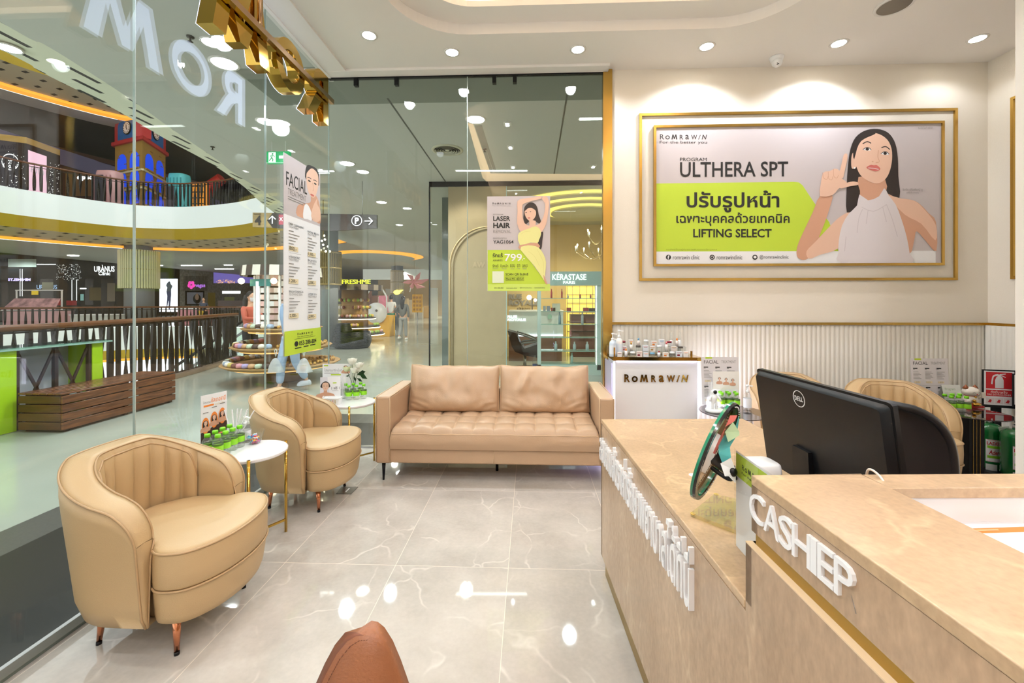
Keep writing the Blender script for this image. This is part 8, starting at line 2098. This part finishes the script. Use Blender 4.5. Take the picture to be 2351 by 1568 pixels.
cv.rect(0, .878, 1, 1, M_lime); logo(cv, .32, .893, .74, .905, M_ink, 0, .02); cv.text('For the better you', .32, .91, .74, .918, M_ink); cv.rect(.24, .922, .82, .9235, M_ink)
cv.oval(.29, .948, .05, .014, M_ink, 16); cv.text('053-288-804', .36, .936, .85, .960, M_ink, .02); cv.rect(.25, .968, .42, .973, M_ink); cv.rect(.48, .967, .62, .972, M_ink); cv.rect(.66, .966, .82, .971, M_ink)
b.build('printed_sheet', t, merge=False)
t = thing('hanging_poster', 'white and green laser hair removal poster with a woman in yellow on the back glass', 'poster', (onY(1190, 600, YB-.02).x, YB-.02, 1.5))
YQ = YB-.02; PYp = lambda x, y: onY(x, y, YQ); b = MB(); x0, x1 = PYp(1118.5, 600).x, PYp(1263, 600).x; zt_, zb2 = PYp(1118, 451).z, PYp(1119, 668).z
b.add([(x0, YQ, zb2), (x1, YQ, zb2), (x1, YQ, zt_), (x0, YQ, zt_)], [(0, 1, 2, 3)], M_pink); b.add([(x0, YQ+.003, zb2), (x1, YQ+.003, zb2), (x1, YQ+.003, zt_), (x0, YQ+.003, zt_)], [(0, 1, 2, 3)], M_paper)
cv = Cv(b, PYp, (0, -1, 0), .0001); K6 = crop(980, 420, 3.5636)
gx = lambda x: 980+x/3.5636
gy = lambda y: 420+y/3.5636
cv.poly(K6([(497, 549), (778, 548), (985, 828), (985, 884), (497, 884)]), M_lime); cv.poly(K6([(497, 828), (1008, 826), (1008, 883), (497, 884)]), mat('lime_light', 'cfe46a', .5))
def t6(s, x0, y0, x1, y1, m, bold=0): cv.text(s, gx(x0), gy(y0), gx(x1), gy(y1), m, bold)
logo(cv, gx(538), gy(160), gx(686), gy(176), M_ink, 0, .01); t6('For the better you', 538, 182, 686, 192, M_grey); t6('PROGRAM', 542, 254, 624, 262, M_grey, .01)
t6('LASER', 543, 272, 682, 311, M_ink, .02); t6('HAIR', 543, 325, 682, 369, M_ink, .035); t6('REMOVAL', 543, 383, 690, 411, M_grey); t6('ลงลึกถึงรากขน', 541, 440, 652, 460, M_grey); t6('YAG1064', 543, 468, 709, 497, M_ink, .01)
t6('รักแร้', 538, 572, 621, 608, M_ink, .02); t6('ARMPITS', 540, 627, 619, 642, M_ink, 0); t6('799', 636, 580, 778, 641, M_paper, .015); t6('.-', 780, 616, 802, 634, M_paper, .01)
for s, a, e in (('รักแร้', 538, 586), ('ใบหน้า', 602, 664), ('แขน', 682, 720), ('ขา', 738, 762), ('บิกินี่', 780, 822)): t6(s, a, 664, e, 690, M_ink, .0)
for s, a, e in (('Armpits', 538, 584), ('Facial', 616, 652), ('Arms', 686, 716), ('Legs', 738, 764), ('Bikini', 784, 816)): t6(s, a, 696, e, 706, M_grey)
cv.poly(K6([(536, 723), (630, 723), (630, 818), (536, 818)]), mat('plain_card', 'e6ecd0', .5)); t6('SCAN QR รับสิทธิ์', 644, 736, 830, 760, M_ink, .01); cv.line(K6([(644, 770), (796, 770), (796, 798), (644, 798), (644, 770)]), .5, M_ink); t6('Mask MC ฟรีทันที', 648, 774, 792, 794, M_ink)
t6('053-288-804', 552, 855, 626, 864, M_ink); t6('romrawin clinic', 650, 855, 738, 864, M_ink); t6('@romrawinclinic', 762, 854, 858, 863, M_ink); t6('romrawinclinic', 880, 853, 968, 862, M_ink)
def p6(pts, m, sm=3): cv.poly(K6(pts), m, sm)
M_dress = mat('print_dress_yellow', 'ece79a', .6); M_dress2 = mat('print_dress_fold', 'dcd684', .6)
p6([(792, 320), (795, 215), (812, 180), (845, 160), (880, 168), (903, 200), (915, 260), (935, 320), (920, 335), (860, 300), (815, 335)], M_hair); p6([(915, 420), (950, 400), (945, 470), (938, 535), (912, 538), (908, 470)], M_hair)
p6([(764, 395), (738, 330), (742, 230), (741, 150), (790, 130), (880, 118), (935, 108), (942, 128), (860, 148), (795, 170), (782, 190), (782, 260), (800, 330), (840, 350), (838, 310), (890, 310), (890, 345), (925, 330), (955, 270), (968, 200), (962, 160), (935, 120), (960, 108), (985, 118), (1000, 165), (990, 260), (975, 340), (940, 400), (900, 420), (790, 420)], M_skin, 2)
p6([(760, 505), (905, 490), (912, 545), (770, 550)], M_skin2, 2)
p6([(745, 430), (770, 398), (830, 375), (888, 355), (925, 380), (935, 420), (918, 465), (905, 492), (850, 488), (762, 508)], M_dress, 2); p6([(765, 546), (800, 515), (860, 512), (915, 530), (955, 585), (975, 650), (968, 740), (962, 800), (940, 770), (880, 680)], M_dress, 2); p6([(955, 750), (985, 825), (975, 828), (960, 800)], M_skin2, 2)
for f in ([(770, 420), (800, 400), (850, 395)], [(830, 560), (880, 600), (920, 680)], [(900, 540), (950, 640), (955, 740)]): cv.line(K6(f), .6, M_dress2, 3)
p6([(800, 235), (812, 205), (845, 195), (880, 210), (893, 240), (890, 270), (872, 298), (845, 312), (820, 295), (805, 268)], M_skin); p6([(800, 232), (815, 195), (850, 178), (895, 200), (900, 250), (888, 225), (855, 205), (825, 210)], M_hair, 2)
for ex_, ey_ in ((812, 243), (848, 237)): cv.oval(gx(ex_), gy(ey_), 1.8, .9, M_hair, 8)
cv.oval(gx(836), gy(287), 3, 1.3, M_lip, 10)
b.build('printed_sheet', t, merge=False)
